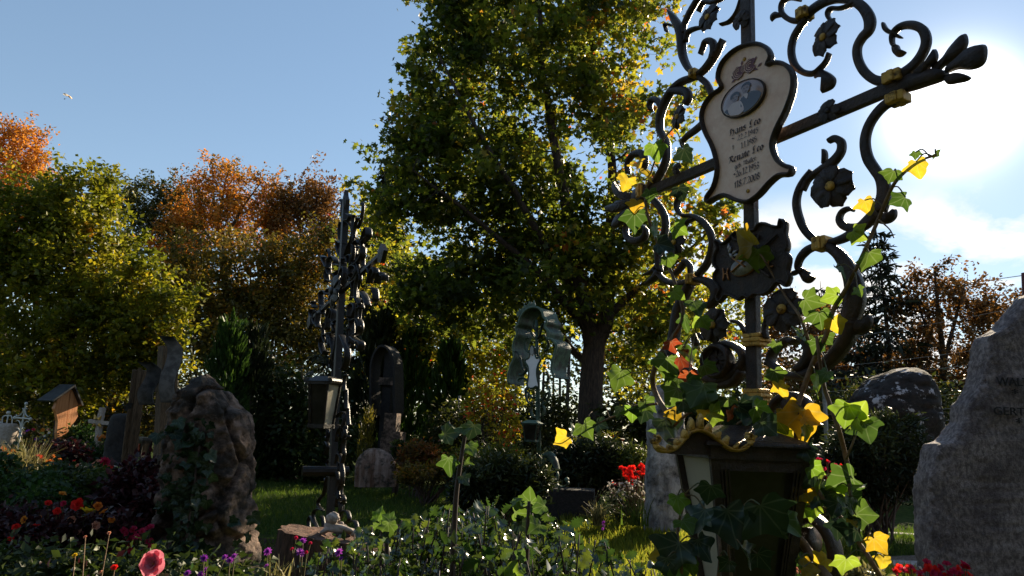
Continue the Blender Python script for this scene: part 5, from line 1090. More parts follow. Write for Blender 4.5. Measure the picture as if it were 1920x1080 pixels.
# gilt collars
def collar(f, p, hw, hh, m='gold', dep=.018):
    c = f(*p); mb = MB()
    for i in (-1, 0, 1): box(mb, pl.pt(c[0] + i * hw * .62, c[1], 0), pl.e1 * hw * .36, pl.n * (dep + (.003 if i == 0 else 0)), pl.e2 * hh)
    o = put('gilt_collar', mb.me('collar'), M[m], K); bv = o.modifiers.new('edge', 'BEVEL'); bv.width = .003; bv.segments = 2
collar(c1, (552, 375), .012, .010); collar(c2, (240, 72), .014, .012); collar(c4, (385, 290), .016, .014); collar(c3, (537, 470), .011, .013); collar(c2, (695, 395), .018, .012); collar(c2, (712, 500), .018, .010)
collar(c1, (285, 970), .013, .020)
for (yy, xx) in ((778, 858), (1058, 862)):
    c = c3(xx, yy)
    for i in (-1, 0, 1):
        mb = MB(); box(mb, pl.pt(c[0], c[1] + i * .0095, 0), pl.e1 * (.0225 + (.002 if i == 0 else 0)), pl.n * (.0205 + (.002 if i == 0 else 0)), pl.e2 * .0047); o = put('gilt_band', mb.me('band'), M['gold'], K); bv = o.modifiers.new('edge', 'BEVEL'); bv.width = .003; bv.segments = 2
# blossoms
for (f, p, r, n_, tl) in ((c2, (365, 205), 80, 7, (-.35, .1)), (c2, (400, 955), 90, 7, (.1, 0)), (c4, (210, 628), 95, 7, (.1, .1)), (c1, (487, 600), 64, 7, (-.3, 0)), (c1, (640, 100), 70, 8, (-.1, .1)), (c3, (470, 290), 66, 7, (0, .1)), (c3, (668, 705), 82, 8, (.05, 0))):
    u, v = f(*p); pl.flower(u, v, r * MP * 1.15, K, n_, .016, tl, rot=rnd.random())
for (f, p, r) in ((c1, (800, 112), 52), (c2, (380, 572), 52), (c1, (475, 860), 34), (c3, (640, 250), 1)):
    if r > 5: u, v = f(*p); pl.flower(u, v, r * MP * 1.1, K, 6, .014, name='iron_rosette', mats=('iron', 'iron'))
# name plate
pf = [(690, 447), (672, 400), (688, 332), (738, 272), (800, 236), (868, 225), (918, 247), (938, 290), (922, 332), (950, 320), (1002, 326), (1040, 360), (1053, 412), (1045, 480), (1012, 570), (980, 632), (952, 700), (946, 752), (968, 808), (1005, 840), (1043, 853), (1034, 884), (980, 890), (930, 930), (878, 988), (820, 1024), (760, 1014), (702, 990), (652, 1008), (622, 1025), (616, 1000), (650, 948), (668, 870), (660, 800), (640, 738), (606, 670), (589, 600), (602, 540), (640, 485)]
PO = .020
def cplate(x, y): return pl.uv(1100 + x / 2.7, y / 2.7, PO)
uvp = [cplate(*q) for q in pf]
c_ = cr(uvp, 3, True); mb = MB(); pl.bar(mb, c_, .0095, .020, PO + .003, 1, True); put('plate_frame', mb.me('frame', True), M['iron'], K)
bm_ = bmesh.new(); fv = [bm_.verts.new(pl.pt(q[0], q[1], PO + .002)) for q in c_]; fc = bm_.faces.new(fv); fc.normal_update(); bmesh.ops.triangulate(bm_, faces=[fc], ngon_method='EAR_CLIP'); ex = bmesh.ops.extrude_face_region(bm_, geom=bm_.faces[:])
for g in ex['geom']:
    if isinstance(g, bmesh.types.BMVert): g.co -= pl.n * .010
bmesh.ops.recalc_face_normals(bm_, faces=bm_.faces[:]); me_ = bpy.data.meshes.new('enamel'); bm_.to_mesh(me_); bm_.free(); put('enamel_plate', me_, M['enamel'], K)
HP = PO + .0030
# ceramic portrait of a couple, printed on a domed oval
cu, cv = cplate(800, 503); eu = (Vector(cplate(905, 460)) - Vector(cplate(695, 545))).length / 2 * .98; ev = abs(cplate(850, 395)[1] - cplate(748, 612)[1]) / 2 * .95
por = None; mb = MB(); V = []; Fc = []; nn_ = 40
for (k, h) in ((1.06, 0), (1.06, .004), (1.0, .007), (.6, .008), (.02, .0085)):
    for t in np.linspace(0, 2 * math.pi, nn_ + 1)[:-1]: V.append(pl.pt(cu + eu * k * math.cos(t), cv + ev * k * math.sin(t), HP + h))
for a in range(4):
    for j in range(nn_): Fc.append((a * nn_ + j, a * nn_ + (j + 1) % nn_, (a + 1) * nn_ + (j + 1) % nn_, (a + 1) * nn_ + j))
mb.add(V, Fc); por = put('portrait_oval', mb.me('oval', True), M['photo_bg'], K)
mb = MB(); pl.bar(mb, [(cu + eu * 1.05 * math.cos(t), cv + ev * 1.05 * math.sin(t)) for t in np.linspace(0, 2 * math.pi, nn_ + 1)[:-1]], .004, .009, HP + .003, 1, True); put('oval_rim', mb.me('rim', True), M['iron'], por)
def pshape(pts, m, h, sm=True):
    c = cr(pts, 4, True) if sm else np.array(pts); c = np.array([q / max(1, np.linalg.norm(q) / .97) for q in c]); mb = MB(); k = len(c); V = [pl.pt(cu + eu * q[0], cv + ev * q[1], HP + .0098 + h - .0012 * max(0, np.linalg.norm(q) - .55) / .4 ) for q in c]; mb.add(V, [tuple(range(k))]); put('printed_figure', mb.me('fig'), M[m], por)
pshape([(-.05, -.35), (.0, -.05), (.28, .12), (.55, .12), (.85, -.05), (.95, -.4), (.6, -.85), (.1, -.95)], 'photo_dark', .0000)
pshape([(-.85, -.45), (-.6, -.25), (-.42, -.12), (-.12, -.12), (.05, -.35), (.1, -.8), (-.2, -.97), (-.6, -.82)], 'photo_light', .0003)
pshape([(-.9, -.5), (-.72, -.35), (-.66, -.55), (-.6, -.8), (-.75, -.75)], 'photo_dark', .0006)
pshape([(.12, .1), (.25, .18), (.34, .02), (.26, -.2)], 'photo_light', .0004)
pshape([(.06, .5), (.1, .25), (.24, .14), (.38, .26), (.42, .5), (.34, .68), (.14, .68)], 'photo_mid', .0006)
pshape([(.02, .5), (.06, .72), (.24, .84), (.42, .76), (.47, .5), (.40, .52), (.36, .64), (.2, .66), (.1, .62)], 'photo_dark', .0009)
pshape([(-.44, .2), (-.42, -.02), (-.3, -.12), (-.16, -.02), (-.14, .2), (-.2, .34), (-.38, .34)], 'photo_mid', .0006)
pshape([(-.5, .12), (-.52, .36), (-.3, .52), (-.1, .42), (-.06, .15), (-.13, .18), (-.18, .32), (-.36, .32), (-.43, .2)], 'photo_dark', .0009)
for (ex_, ey_) in ((.16, .48), (.31, .48), (-.36, .18), (-.22, .18)): pshape([(ex_ - .035, ey_), (ex_, ey_ + .02), (ex_ + .035, ey_), (ex_, ey_ - .02)], 'photo_dark', .0012)
for (ex_, ey_) in ((.24, .28), (-.29, .02)): pshape([(ex_ - .06, ey_), (ex_, ey_ + .015), (ex_ + .06, ey_), (ex_, ey_ - .02)], 'photo_dark', .0012)
# painted roses and screws
def rose_print(x, y, r):
    u, v = cplate(x, y); mb = MB()
    for i in range(7):
        q = i * .9; rr = r * (.75 if i else 0); V = [pl.pt(u + rr * math.cos(q) + r * .55 * (1 + .2 * math.sin(5 * t)) * math.cos(t), v + rr * math.sin(q) + r * .55 * (1 + .2 * math.sin(5 * t)) * math.sin(t), HP + .0006 + i * .00012) for t in np.linspace(0, 2 * math.pi, 11)[:-1]]; mb.add(V, [tuple(range(10))])
    put('painted_rose', mb.me('rose'), M['plum'], K)
    mb = MB(); 
    for k in (.35, .7, 1.05): pl.bar(mb, [(u + r * k * math.cos(t), v + r * k * math.sin(t)) for t in np.linspace(.4 + k, 4.6 + k, 9)], r * .09, .0004, HP + .0018, 2)
    put('rose_outline', mb.me('outline'), M['enamel'], K)
rose_print(772, 372, .0135); rose_print(832, 335, .0145); rose_print(802, 350, .008)
for (x, y, a) in ((748, 412, .4), (860, 352, 2.6), (790, 322, 1.4), (858, 300, 1.0), (880, 330, .5), (745, 395, 2.2)):
    u, v = cplate(x, y); mb = MB(); pl.slab(mb, [(u + .007 * math.cos(a) * s - .003 * math.sin(a) * t, v + .007 * math.sin(a) * s + .003 * math.cos(a) * t) for s, t in ((-1, 0), (0, 1), (1, 0), (0, -1))], .0004, HP + .0006); put('painted_leaf', mb.me('pleaf'), M['plum'], K)
for (x, y) in ((802, 302), (820, 968)):
    u, v = cplate(x, y); mb = MB(); ell(mb, pl.pt(u, v, HP), pl.e1 * .0048, pl.n * .003, pl.e2 * .0048, 10, 6); put('brass_screw', mb.me('screw', True), M['gold'], K)
# broad-nib lettering
GL = {
 'H': (1.0, [[(.25, 1.45), (.2, 1.0), (.24, .5), (.08, .05)], [(.22, .8), (.5, 1.08), (.74, .9), (.74, .3), (.56, -.22)], [(.0, 1.2), (.22, 1.42), (.46, 1.3)]]),
 'L': (.85, [[(.58, 1.4), (.34, 1.42), (.26, 1.0), (.32, .5), (.1, .08)], [(.1, .1), (.38, .02), (.72, .22)]]),
 'R': (.95, [[(.05, 1.1), (.25, 1.45), (.36, 1.1), (.3, .5), (.05, .0)], [(.3, 1.3), (.6, 1.45), (.72, 1.1), (.45, .8), (.65, .4), (.9, .02)]]),
 'M': (1.3, [[(.05, 1.1), (.25, 1.45), (.32, 1.0), (.25, .4), (.05, .0)], [(.32, 1.2), (.6, 1.45), (.68, 1.0), (.62, .1)], [(.68, 1.2), (.95, 1.45), (1.05, 1.0), (1.05, .2), (1.22, .02)]]),
 'a': (.68, [[(.12, .82), (.4, .98), (.5, .8), (.5, .12), (.64, .02)], [(.45, .58), (.14, .4), (.14, .12), (.3, .0), (.48, .2)]]),
 'n': (.72, [[(.05, .88), (.2, .95), (.2, .1), (.3, .02)], [(.22, .8), (.48, .98), (.55, .8), (.55, .1), (.66, .02)]]),
 's': (.58, [[(.46, .9), (.25, .98), (.12, .75), (.42, .42), (.4, .12), (.2, .0), (.06, .12)]]),
 'e': (.55, [[(.44, .12), (.25, .0), (.12, .2), (.12, .75), (.3, .98), (.44, .75), (.16, .5)]]),
 'o': (.62, [[(.28, .98), (.1, .75), (.1, .22), (.3, .0), (.5, .22), (.5, .72), (.28, .98)]]),
 't': (.45, [[(.22, 1.25), (.2, .9), (.2, .15), (.38, .02)], [(.04, .88), (.4, .9)]]),
 'g': (.62, [[(.45, .9), (.2, .98), (.1, .7), (.12, .2), (.3, .1), (.46, .3)], [(.48, .95), (.48, -.2), (.3, -.45), (.08, -.3)]]),
 'b': (.62, [[(.18, 1.45), (.16, .2), (.3, .0), (.5, .25), (.48, .7), (.22, .92)]]),
 'ü': (.7, [[(.08, .92), (.16, .2), (.32, .02), (.5, .25)], [(.52, .95), (.52, .12), (.64, .02)], [(.18, 1.3), (.22, 1.25)], [(.42, 1.3), (.46, 1.25)]]),
 'l': (.34, [[(.14, 1.45), (.14, .15), (.28, .02)]]), 'r': (.5, [[(.05, .88), (.2, .95), (.2, .1), (.3, .02)], [(.22, .75), (.4, .98), (.48, .85)]]),
 '0': (.66, [[(.32, 1.4), (.1, 1.1), (.1, .3), (.32, .0), (.54, .3), (.54, 1.1), (.32, 1.4)]]), '1': (.44, [[(.06, 1.15), (.24, 1.4), (.24, .02)], [(.1, .0), (.38, .0)]]),
 '2': (.62, [[(.1, 1.1), (.3, 1.4), (.5, 1.15), (.4, .7), (.08, .05), (.35, .12), (.56, .05)]]), '3': (.6, [[(.1, 1.25), (.3, 1.4), (.48, 1.15), (.25, .78), (.52, .42), (.3, .0), (.08, .15)]]),
 '4': (.64, [[(.42, .0), (.42, 1.4), (.06, .4), (.58, .4)]]), '5': (.6, [[(.5, 1.38), (.18, 1.38), (.14, .82), (.4, .85), (.52, .45), (.3, .0), (.08, .12)]]),
 '6': (.62, [[(.46, 1.35), (.2, 1.0), (.1, .4), (.3, .0), (.52, .35), (.35, .75), (.12, .5)]]), '7': (.58, [[(.06, 1.2), (.1, 1.38), (.52, 1.38), (.26, .6), (.2, .0)]]),
 '8': (.62, [[(.3, .75), (.12, 1.1), (.3, 1.4), (.5, 1.1), (.3, .75), (.08, .35), (.3, .0), (.54, .35), (.3, .75)]]), '9': (.62, [[(.5, .95), (.3, .65), (.1, 1.0), (.3, 1.4), (.52, 1.05), (.4, .4), (.15, .02)]]),
 '.': (.28, [[(.1, .06), (.16, .0)]]), ' ': (.45, []), '*': (.5, [[(.25, 1.1), (.25, .6)], [(.06, .98), (.44, .72)], [(.44, .98), (.06, .72)]]), '†': (.5, [[(.25, 1.35), (.25, .0)], [(.06, .98), (.44, .98)]])}
def nib(txt, p0, p1, xh, m, bold, off=None, nib_a=38, fn=cplate, name='lettering', fit=True):
    A = np.array(fn(*p0)); B = np.array(fn(*p1)); d = (B - A); Wd = np.linalg.norm(d); d /= Wd; up = np.array((-d[1] * 0 + 0, 1.0)); adv = sum(GL[c][0] for c in txt); sx = Wd / adv if fit else xh
    mb = MB(); x = 0; na = math.radians(nib_a); nv = np.array((math.cos(na), math.sin(na))) * bold * xh / 2; cnt = 0
    for ch in txt:
        for st in GL[ch][1]:
            s = cr(st, 4) if len(st) > 2 else np.array(st)
            q = [A + d * ((x + a) * sx) + up * (b * xh) for a, b in s]; V = []; Fc = []; cnt += 1; h = (off or HP + .0007) + (cnt % 7) * .00006
            for p in q: V.append(pl.pt(*(p + nv), h)); V.append(pl.pt(*(p - nv), h))
            for i in range(len(q) - 1): Fc.append((2 * i, 2 * i + 1, 2 * i + 3, 2 * i + 2))
            mb.add(V, Fc)
        x += GL[ch][0]
    return put(name, mb.me(name), m, K)
XH = .0105
nib('Hans Leo', (728, 692), (886, 622), XH * 1.05, M['ink'], .34); nib('*', (738, 720), (752, 714), XH * .8, M['ink2'], .2); nib('22.2.1945', (768, 714), (874, 672), XH * .88, M['ink2'], .24)
nib('†', (740, 762), (752, 757), XH * .85, M['ink2'], .2); nib('1.1.1985', (786, 754), (866, 718), XH * .92, M['ink2'], .24)
nib('Renate Leo', (724, 832), (900, 755), XH * 1.05, M['ink'], .34); nib('geb. Müller', (755, 858), (862, 812), XH * .72, M['ink'], .28)
nib('*26.12.1953', (748, 905), (878, 850), XH * 1.02, M['ink2'], .24); nib('†18.7.2008', (752, 955), (882, 905), XH * 1.05, M['ink2'], .24)
# dark shield with trade emblem
so_ = .022
def cshield(x, y): return pl.uv(1330 + x / 6, 400 + y / 6, so_)
sh_o = [(70, 320), (110, 310), (150, 345), (200, 320), (255, 265), (300, 215), (370, 190), (440, 195), (520, 190), (560, 125), (640, 120), (720, 150), (790, 150), (805, 75), (870, 115), (860, 220), (890, 330), (885, 400), (870, 440), (910, 500), (895, 600), (890, 660), (915, 720), (880, 810), (840, 800), (790, 770), (740, 800), (690, 870), (600, 915), (520, 900), (460, 950), (400, 925), (340, 970), (260, 930), (190, 920), (125, 995), (95, 940), (130, 850), (70, 760), (65, 690), (100, 630), (60, 580), (70, 470), (100, 400)]
c_ = cr([cshield(*q) for q in sh_o], 2, True); mb = MB()
bm_ = bmesh.new(); fv = [bm_.verts.new(pl.pt(q[0], q[1], so_ + .002)) for q in c_]; fc = bm_.faces.new(fv); fc.normal_update(); bmesh.ops.triangulate(bm_, faces=[fc], ngon_method='EAR_CLIP'); ex = bmesh.ops.extrude_face_region(bm_, geom=bm_.faces[:])
for g in ex['geom']:
    if isinstance(g, bmesh.types.BMVert): g.co -= pl.n * .012
bmesh.ops.recalc_face_normals(bm_, faces=bm_.faces[:]); me_ = bpy.data.meshes.new('shield'); bm_.to_mesh(me_); bm_.free(); shd = put('shield', me_, M['iron'], K)
mb = MB(); pl.bar(mb, c_, .007, .014, so_ + .001, 1, True); put('shield_rim', mb.me('rim', True), M['iron'], shd)
def sbar(pts, wd, m, dep=.004, nm='emblem_stroke', h=.005): mb = MB(); pl.bar(mb, [cshield(*q) for q in pts], wd, dep, so_ + h, 3); put(nm, mb.me(nm, True), M[m], shd)
mb = MB(); cen = cshield(398, 605); a_ = (Vector(cshield(530, 545)) - Vector(cshield(265, 665))) / 2
for (k, h, mm_) in ((1.08, .004, 'bronze'), (1.0, .007, 'silver')):
    mb = MB(); pl.slab(mb, [(cen[0] + a_.length * k * math.cos(t), cen[1] + .020 * k * math.sin(t) + a_.y * .3 * math.cos(t)) for t in np.linspace(0, 2 * math.pi, 25)[:-1]], .005, so_ + h, .04); put('millstone', mb.me('ms', True), M[mm_], shd)
sbar([(300, 515), (440, 610)], .0035, 'bronze', h=.012); sbar([(285, 670), (380, 580), (470, 500)], .0035, 'bronze', h=.012)
sbar([(165, 620), (178, 680), (172, 760)], .0034, 'bronze', nm='letter_stroke'); sbar([(228, 618), (218, 680), (235, 755)], .0034, 'bronze', nm='letter_stroke'); sbar([(185, 690), (222, 680)], .003, 'bronze', nm='letter_stroke')
sbar([(710, 462), (680, 480), (685, 540), (675, 600), (735, 600)], .0034, 'bronze', nm='letter_stroke'); sbar([(620, 385), (700, 310), (775, 240)], .0042, 'iron')
sbar([(560, 620), (620, 660), (700, 720)], .006, 'iron')
for (x, y, a) in ((245, 420, 1.2), (260, 480, 2.2), (300, 440, .4), (235, 385, 1.6), (320, 475, 0)):
    u, v = cshield(x, y); mb = MB(); pl.slab(mb, [(u + .011 * math.cos(a) * s - .005 * math.sin(a) * t, v + .011 * math.sin(a) * s + .005 * math.cos(a) * t) for s, t in ((-1, 0), (0, 1), (1, 0), (0, -1))], .003, so_ + .005, .2, .002); put('oak_leaf', mb.me('ol', True), M['silver'], shd)
sbar([(270, 260), (300, 300), (390, 300), (430, 240)], .005, 'iron'); sbar([(490, 250), (520, 240), (520, 290), (560, 300), (565, 250)], .004, 'iron')

# ------------------------------------------------------------------ the big lantern
q6 = math.radians(6); A1 = Vector((math.cos(q6), math.sin(q6), 0)); A2 = Vector((-math.sin(q6), math.cos(q6), 0))
nc = P(1337, 846, 1.30); HT = .092; lt = nc + A1 * HT + A2 * HT
LAN = thing('grave_lantern', lt - Vector((0, 0, .34)), 'big black iron lantern with gilt crest hung below the ornate cross', 'lantern')
lantern(LAN, lt, A1, A2, HT, .052, .30, ('glass', 'glass', 'lit_pane', 'glass'), 'iron', .013)  # left pane pale, the rest dark: light on it put into the colour
up_v = Vector((0, 0, 1))
mb = MB(); frustum(mb, lt + up_v * .010, (HT + .022, HT + .022), lt + up_v * .020, (HT + .018, HT + .018), A1, A2); frustum(mb, lt + up_v * .020, (HT + .010, HT + .010), lt + up_v * .05, (.03, .03), A1, A2); o_ = put('roof', mb.me('roof'), M['iron'], LAN); bv = o_.modifiers.new('edge', 'BEVEL'); bv.width = .004; bv.segments = 2
mb = MB(); box(mb, lt - up_v * .018 - A2 * (HT - .002), A1 * HT, A2 * .006, up_v * .016); put('upper_moulding', mb.me('mould'), M['iron'], LAN)
for i in range(3):
    for s in (-1, 1): mb = MB(); tube(mb, [lt + A1 * s * (HT - .014 - i * .007) - A2 * (HT + .004) - up_v * .03, lt - up_v * .30 + A1 * s * (.052 - .008 - i * .004) - A2 * .055], .0022, 4); put('fluting', mb.me('fl'), M['iron'], LAN)
plc = Plane(nc - A2 * .012 - A1 * .004, -6)
f5 = lambda x, y: plc.uv(1200 + x / 2.7, 680 + y / 2.7)
lowr = [(78, 408), (92, 440), (128, 446), (175, 432), (215, 392), (252, 352), (300, 340), (350, 360), (398, 398), (448, 434), (500, 440), (540, 420), (556, 392)]
mb = MB(); plc.bar(mb, [f5(*q) for q in lowr], .0085, .020, 0, 4); put('gilt_crest', mb.me('crest', True), M['gold'], LAN)
mb = MB(); plc.slab(mb, [f5(*q) for q in ((150, 446), (205, 402), (252, 358), (300, 346), (350, 366), (398, 404), (440, 436), (440, 470), (150, 462))], .010, -.008); put('gable_board', mb.me('gable'), M['iron'], LAN)
for i in range(15):
    f = i / 14; k = f * 12; j = int(min(11, k)); t = k - j; x = lowr[j][0] * (1 - t) + lowr[j + 1][0] * t; y = lowr[j][1] * (1 - t) + lowr[j + 1][1] * t
    hgt = 26 + 62 * math.exp(-((x - 285) / 55) ** 2) + 26 * math.exp(-((x - 420) / 60) ** 2); tilt = (x - 300) * .10; wv = 17
    mb = MB(); pts = [(x - wv, y + 6), (x - wv * 1.1 + tilt * .4, y - hgt * .45), (x - wv * .3 + tilt, y - hgt * .92), (x + tilt + 6, y - hgt), (x + wv * .9 + tilt * .7, y - hgt * .7), (x + wv * .9, y - hgt * .3), (x + wv, y + 6)]
    plc.slab(mb, cr([f5(*q) for q in pts], 2, True), .010, .003 + .003 * (i % 2), .25, .005); put('acanthus_lobe', mb.me('lobe', True), M['gold'], LAN)
for q in ((84, 398), (550, 386)): mb = MB(); plc.bar(mb, [f5(q[0] + 16 * math.cos(t) * s, q[1] - 10 + 16 * s * math.sin(t)) for t, s in zip(np.linspace(-2, 4.5, 12), np.linspace(1.1, .25, 12))], .006, .018, 0, 2); put('crest_curl', mb.me('curl', True), M['gold'], LAN)

# ------------------------------------------------------------------ ivy
def ivy_mesh(name, v):
    r_ = random.Random(v); half = [(.0, .0), (.20, -.17 - .05 * r_.random()), (.46, -.14), (.50, .06), (.68 + .06 * r_.random(), .34), (.46, .47), (.30, .64), (.12, .86), (.0, 1.0)]
    pts = half + [(-x, y) for x, y in half[-2:0:-1]]; pts = [(x * (1 + .14 * r_.uniform(-1, 1)), y + .05 * r_.uniform(-1, 1)) for x, y in pts]; c = cr(pts, 4, True); c = (np.roll(c, 1, 0) + 2 * c + np.roll(c, -1, 0)) / 4; k = len(c); b1, b2, b3 = r_.uniform(-.5, .2), r_.uniform(.1, .5), r_.uniform(-.35, .35)
    V = []; 
    for s in (1, .8, .5, .25):
        for q in c: x, y = q[0] * s, .3 + (q[1] - .3) * s; V.append((x, y, b2 * abs(x) ** 1.3 + b1 * y * y + b3 * x * y + .05 * math.sin(9 * x + v) * s * s + .035 * math.cos(11 * y + 7 * abs(x)) * s))
    V.append((0, .3, b1 * .09 - .02)); Fc = []
    for j in range(k):
        for a in range(3): Fc.append((a * k + j, a * k + (j + 1) % k, (a + 1) * k + (j + 1) % k, (a + 1) * k + j))
        Fc.append((3 * k + j, 3 * k + (j + 1) % k, 4 * k))
    return npmesh(name, np.array(V), Fc, smooth=True)
IVY = [ivy_mesh('ivy_leaf_%d' % i, i) for i in range(6)]
for me in IVY: me.materials.append(M['ivy_g'])
def face_matrix(p, size, rot, tilt=None, k=1.0):
    """leaf frame: faces the viewer roughly, tip turned by rot degrees from straight down"""
    n = (CAM - Vector(p)).normalized() + Vector((rnd.gauss(0, .5), rnd.gauss(0, .3), rnd.gauss(.1, .5))) * k; n.normalize()
    a = math.radians(rot); y = RIGHT * math.sin(a) - UP * math.cos(a); y = (y - n * y.dot(n)).normalized(); x = y.cross(n)
    return Matrix(((x.x * size, y.x * size, n.x * size, p[0]), (x.y * size, y.y * size, n.y * size, p[1]), (x.z * size, y.z * size, n.z * size, p[2]), (0, 0, 0, 1)))
def on(px, py, off): return Vector(pl.pt(*pl.uv(px, py, off), off))
def vine(name, label, stems, leaves, off=.03, m='stem', Y=None):
    def pos(x, y, o): return on(x, y, o) if Y is None else P(x, y, Y - o)
    pts0 = stems[0][0][0]; root = thing(name, pos(pts0[0], pts0[1], off), label, 'ivy', 'ivy vines climbing the big iron cross')
    ends = []
    for (pts, rad) in stems:
        q = [pos(x, y, off + .012 * math.sin(i * 1.9)) for i, (x, y) in enumerate(pts)]; c = cr(q, 5); mb = MB(); tube(mb, c, rad, 7); put('stem', mb.me('stem', True), M[m], root); ends += [Vector(a) for a in c]
    for (x, y, s, t, *r) in leaves:
        rot = r[0] if r else rnd.uniform(-70, 70); o = off + rnd.uniform(.0, .035) * (1 if t != 'd' else 1.3); tipc = pos(x, y, o); sz = s * scale_at(tipc) * .76; t = 'm' if t == 'g' and rnd.random() < .5 else t
        mw = face_matrix(tipc, sz, rot); mw.translation = tipc - mw.col[1].to_3d() * .38
        lf = place('ivy_leaf', rnd.choice(IVY), M['ivy_' + t], root, mw)
        b = mw.translation; e = min(ends, key=lambda a: (a - b).length)
        if (e - b).length < .16:
            mb = MB(); tube(mb, cr([e, (e + b) / 2 + Vector((0, 0, .01)), b], 3), .0013, 5); put('petiole', mb.me('pet'), M['stem_green'], root)
    return root
vine('ivy_vine', 'long ivy vine winding up the right scrolls to a sprig near the sun', [([(1493, 835), (1495, 771), (1504, 735), (1526, 676), (1548, 631), (1563, 580), (1585, 543), (1606, 502), (1622, 468), (1643, 420), (1664, 370), (1679, 341), (1705, 315), (1727, 300), (1755, 291)], [.0055, .005, .004, .0035, .002]), ([(1518, 646), (1500, 594), (1474, 557), (1448, 513), (1430, 483), (1410, 462)], [.0035, .002]), ([(1540, 600), (1520, 612), (1500, 640)], [.002, .0015]), ([(1648, 412), (1668, 430), (1676, 446)], [.0015, .001])],
     [(1672, 330, 42, 'g', -20), (1720, 316, 46, 'y', 15), (1717, 291, 20, 'g', 0), (1757, 289, 22, 'g', 60), (1685, 376, 44, 'g', -50), (1624, 387, 42, 'y', 20), (1610, 440, 44, 'g', 60), (1626, 488, 58, 'g', 10), (1577, 510, 44, 'g', 20), (1557, 558, 44, 'g', -60), (1523, 565, 50, 'g', 80), (1538, 600, 52, 'g', 10), (1568, 610, 42, 'y', 30), (1503, 628, 46, 'g', -20), (1552, 636, 32, 'g', 40), (1530, 652, 38, 'g', -30), (1610, 546, 26, 'g', 50), (1455, 650, 28, 'g', 0), (1533, 722, 54, 'g', 10), (1546, 705, 34, 'g', -30), (1456, 706, 40, 'g', 20), (1465, 730, 42, 'y', 40), (1397, 450, 70, 'y', -100), (1422, 487, 62, 'g', 0), (1478, 800, 66, 'y', -60), (1506, 792, 84, 'y', 10), (1490, 772, 60, 'y', 190), (1522, 785, 50, 'y', 60), (1512, 812, 46, 'g', 10), (1466, 800, 40, 'g', 40), (1468, 818, 44, 'g', -10)])
vine('ivy_vine', 'ivy vine with big bright leaves hanging free right of the lantern', [([(1600, 1010), (1597, 945), (1590, 880), (1582, 840), (1571, 800), (1555, 755), (1544, 720), (1535, 662), (1531, 630)], [.0035, .0045, .004, .003]), ([(1587, 860), (1597, 835), (1606, 812)], [.0022, .0016])],
     [(1588, 778, 62, 'g', -10), (1612, 770, 56, 'g', 150), (1624, 806, 62, 'g', 25), (1602, 792, 46, 'g', 60), (1578, 905, 74, 'g', -60), (1572, 925, 48, 'g', 20), (1608, 912, 40, 'g', 70), (1606, 935, 38, 'g', 60), (1590, 950, 54, 'g', 10), (1622, 965, 54, 'g', 80), (1601, 978, 26, 'y', 20), (1566, 955, 46, 'd', -20), (1588, 990, 60, 'd', -90)], off=.05)
vine('ivy_vine', 'ivy vine crossing over the lantern roof down to the lower right', [([(1405, 822), (1411, 812), (1422, 808), (1444, 811), (1467, 832), (1493, 858), (1515, 887), (1533, 921), (1556, 950), (1585, 980), (1607, 1013), (1630, 1047), (1655, 1090)], [.003, .004, .0045, .004, .0045]), ([(1470, 970), (1485, 995), (1507, 1021), (1526, 1050), (1560, 1095)], [.006, .009, .010]), ([(1480, 943), (1520, 950), (1552, 952)], [.0025, .002]), ([(1610, 1018), (1622, 1012), (1632, 1000)], [.0018, .0012])],
     [(1475, 846, 50, 'd', 0), (1515, 852, 46, 'd', 30), (1512, 898, 54, 'd', -50), (1538, 905, 44, 'g', 60), (1543, 930, 60, 'd', 50), (1560, 935, 44, 'd', -40), (1494, 915, 54, 'y', -30), (1515, 928, 52, 'y', 30), (1500, 950, 70, 'g', 70), (1525, 955, 56, 'g', 20), (1540, 1056, 44, 'y', -50), (1585, 1060, 54, 'g', 0), (1510, 1055, 40, 'g', 30), (1648, 1020, 46, 'y', 40), (1655, 1052, 32, 'y', 0), (1530, 880, 40, 'g', 60), (1520, 1065, 46, 'y', 80), (1570, 990, 46, 'd', 20)], off=.06)
vine('ivy_vine', 'woody ivy vine on the left scrolls of the big iron cross', [([(1272, 800), (1248, 769), (1233, 746), (1224, 720), (1226, 694), (1237, 665), (1259, 635), (1281, 590), (1262, 520), (1240, 470), (1222, 430), (1210, 380), (1216, 340), (1240, 270), (1262, 240)], [.007, .007, .0055, .004, .003, .002]), ([(1226, 694), (1200, 698), (1172, 700)], [.0018, .0014]), ([(1300, 560), (1303, 590), (1304, 625)], [.002, .0015])],
     [(1160, 712, 58, 'g', -20), (1250, 690, 66, 'g', -10), (1262, 716, 56, 'g', -30), (1290, 662, 54, 'g', 0), (1284, 676, 44, 'r', 60), (1293, 710, 40, 'r', 10), (1284, 605, 42, 'g', 10), (1306, 575, 48, 'g', 0), (1320, 605, 42, 'g', 20), (1270, 552, 36, 'g', 60), (1192, 387, 36, 'y', -10), (1218, 366, 34, 'g', 10), (1190, 414, 52, 'g', 0), (1230, 432, 40, 'g', 70), (1246, 460, 44, 'd', 70), (1230, 285, 48, 'g', 20), (1210, 328, 44, 'y', 10), (1174, 343, 40, 'y', -20), (1287, 290, 44, 'd', 30), (1196, 308, 34, 'y', 20), (1276, 362, 38, 'd', 20), (1275, 430, 40, 'g', 60), (1256, 490, 34, 'g', 30), (1330, 690, 44, 'g', 60), (1262, 650, 36, 'r', 20)], off=.035)
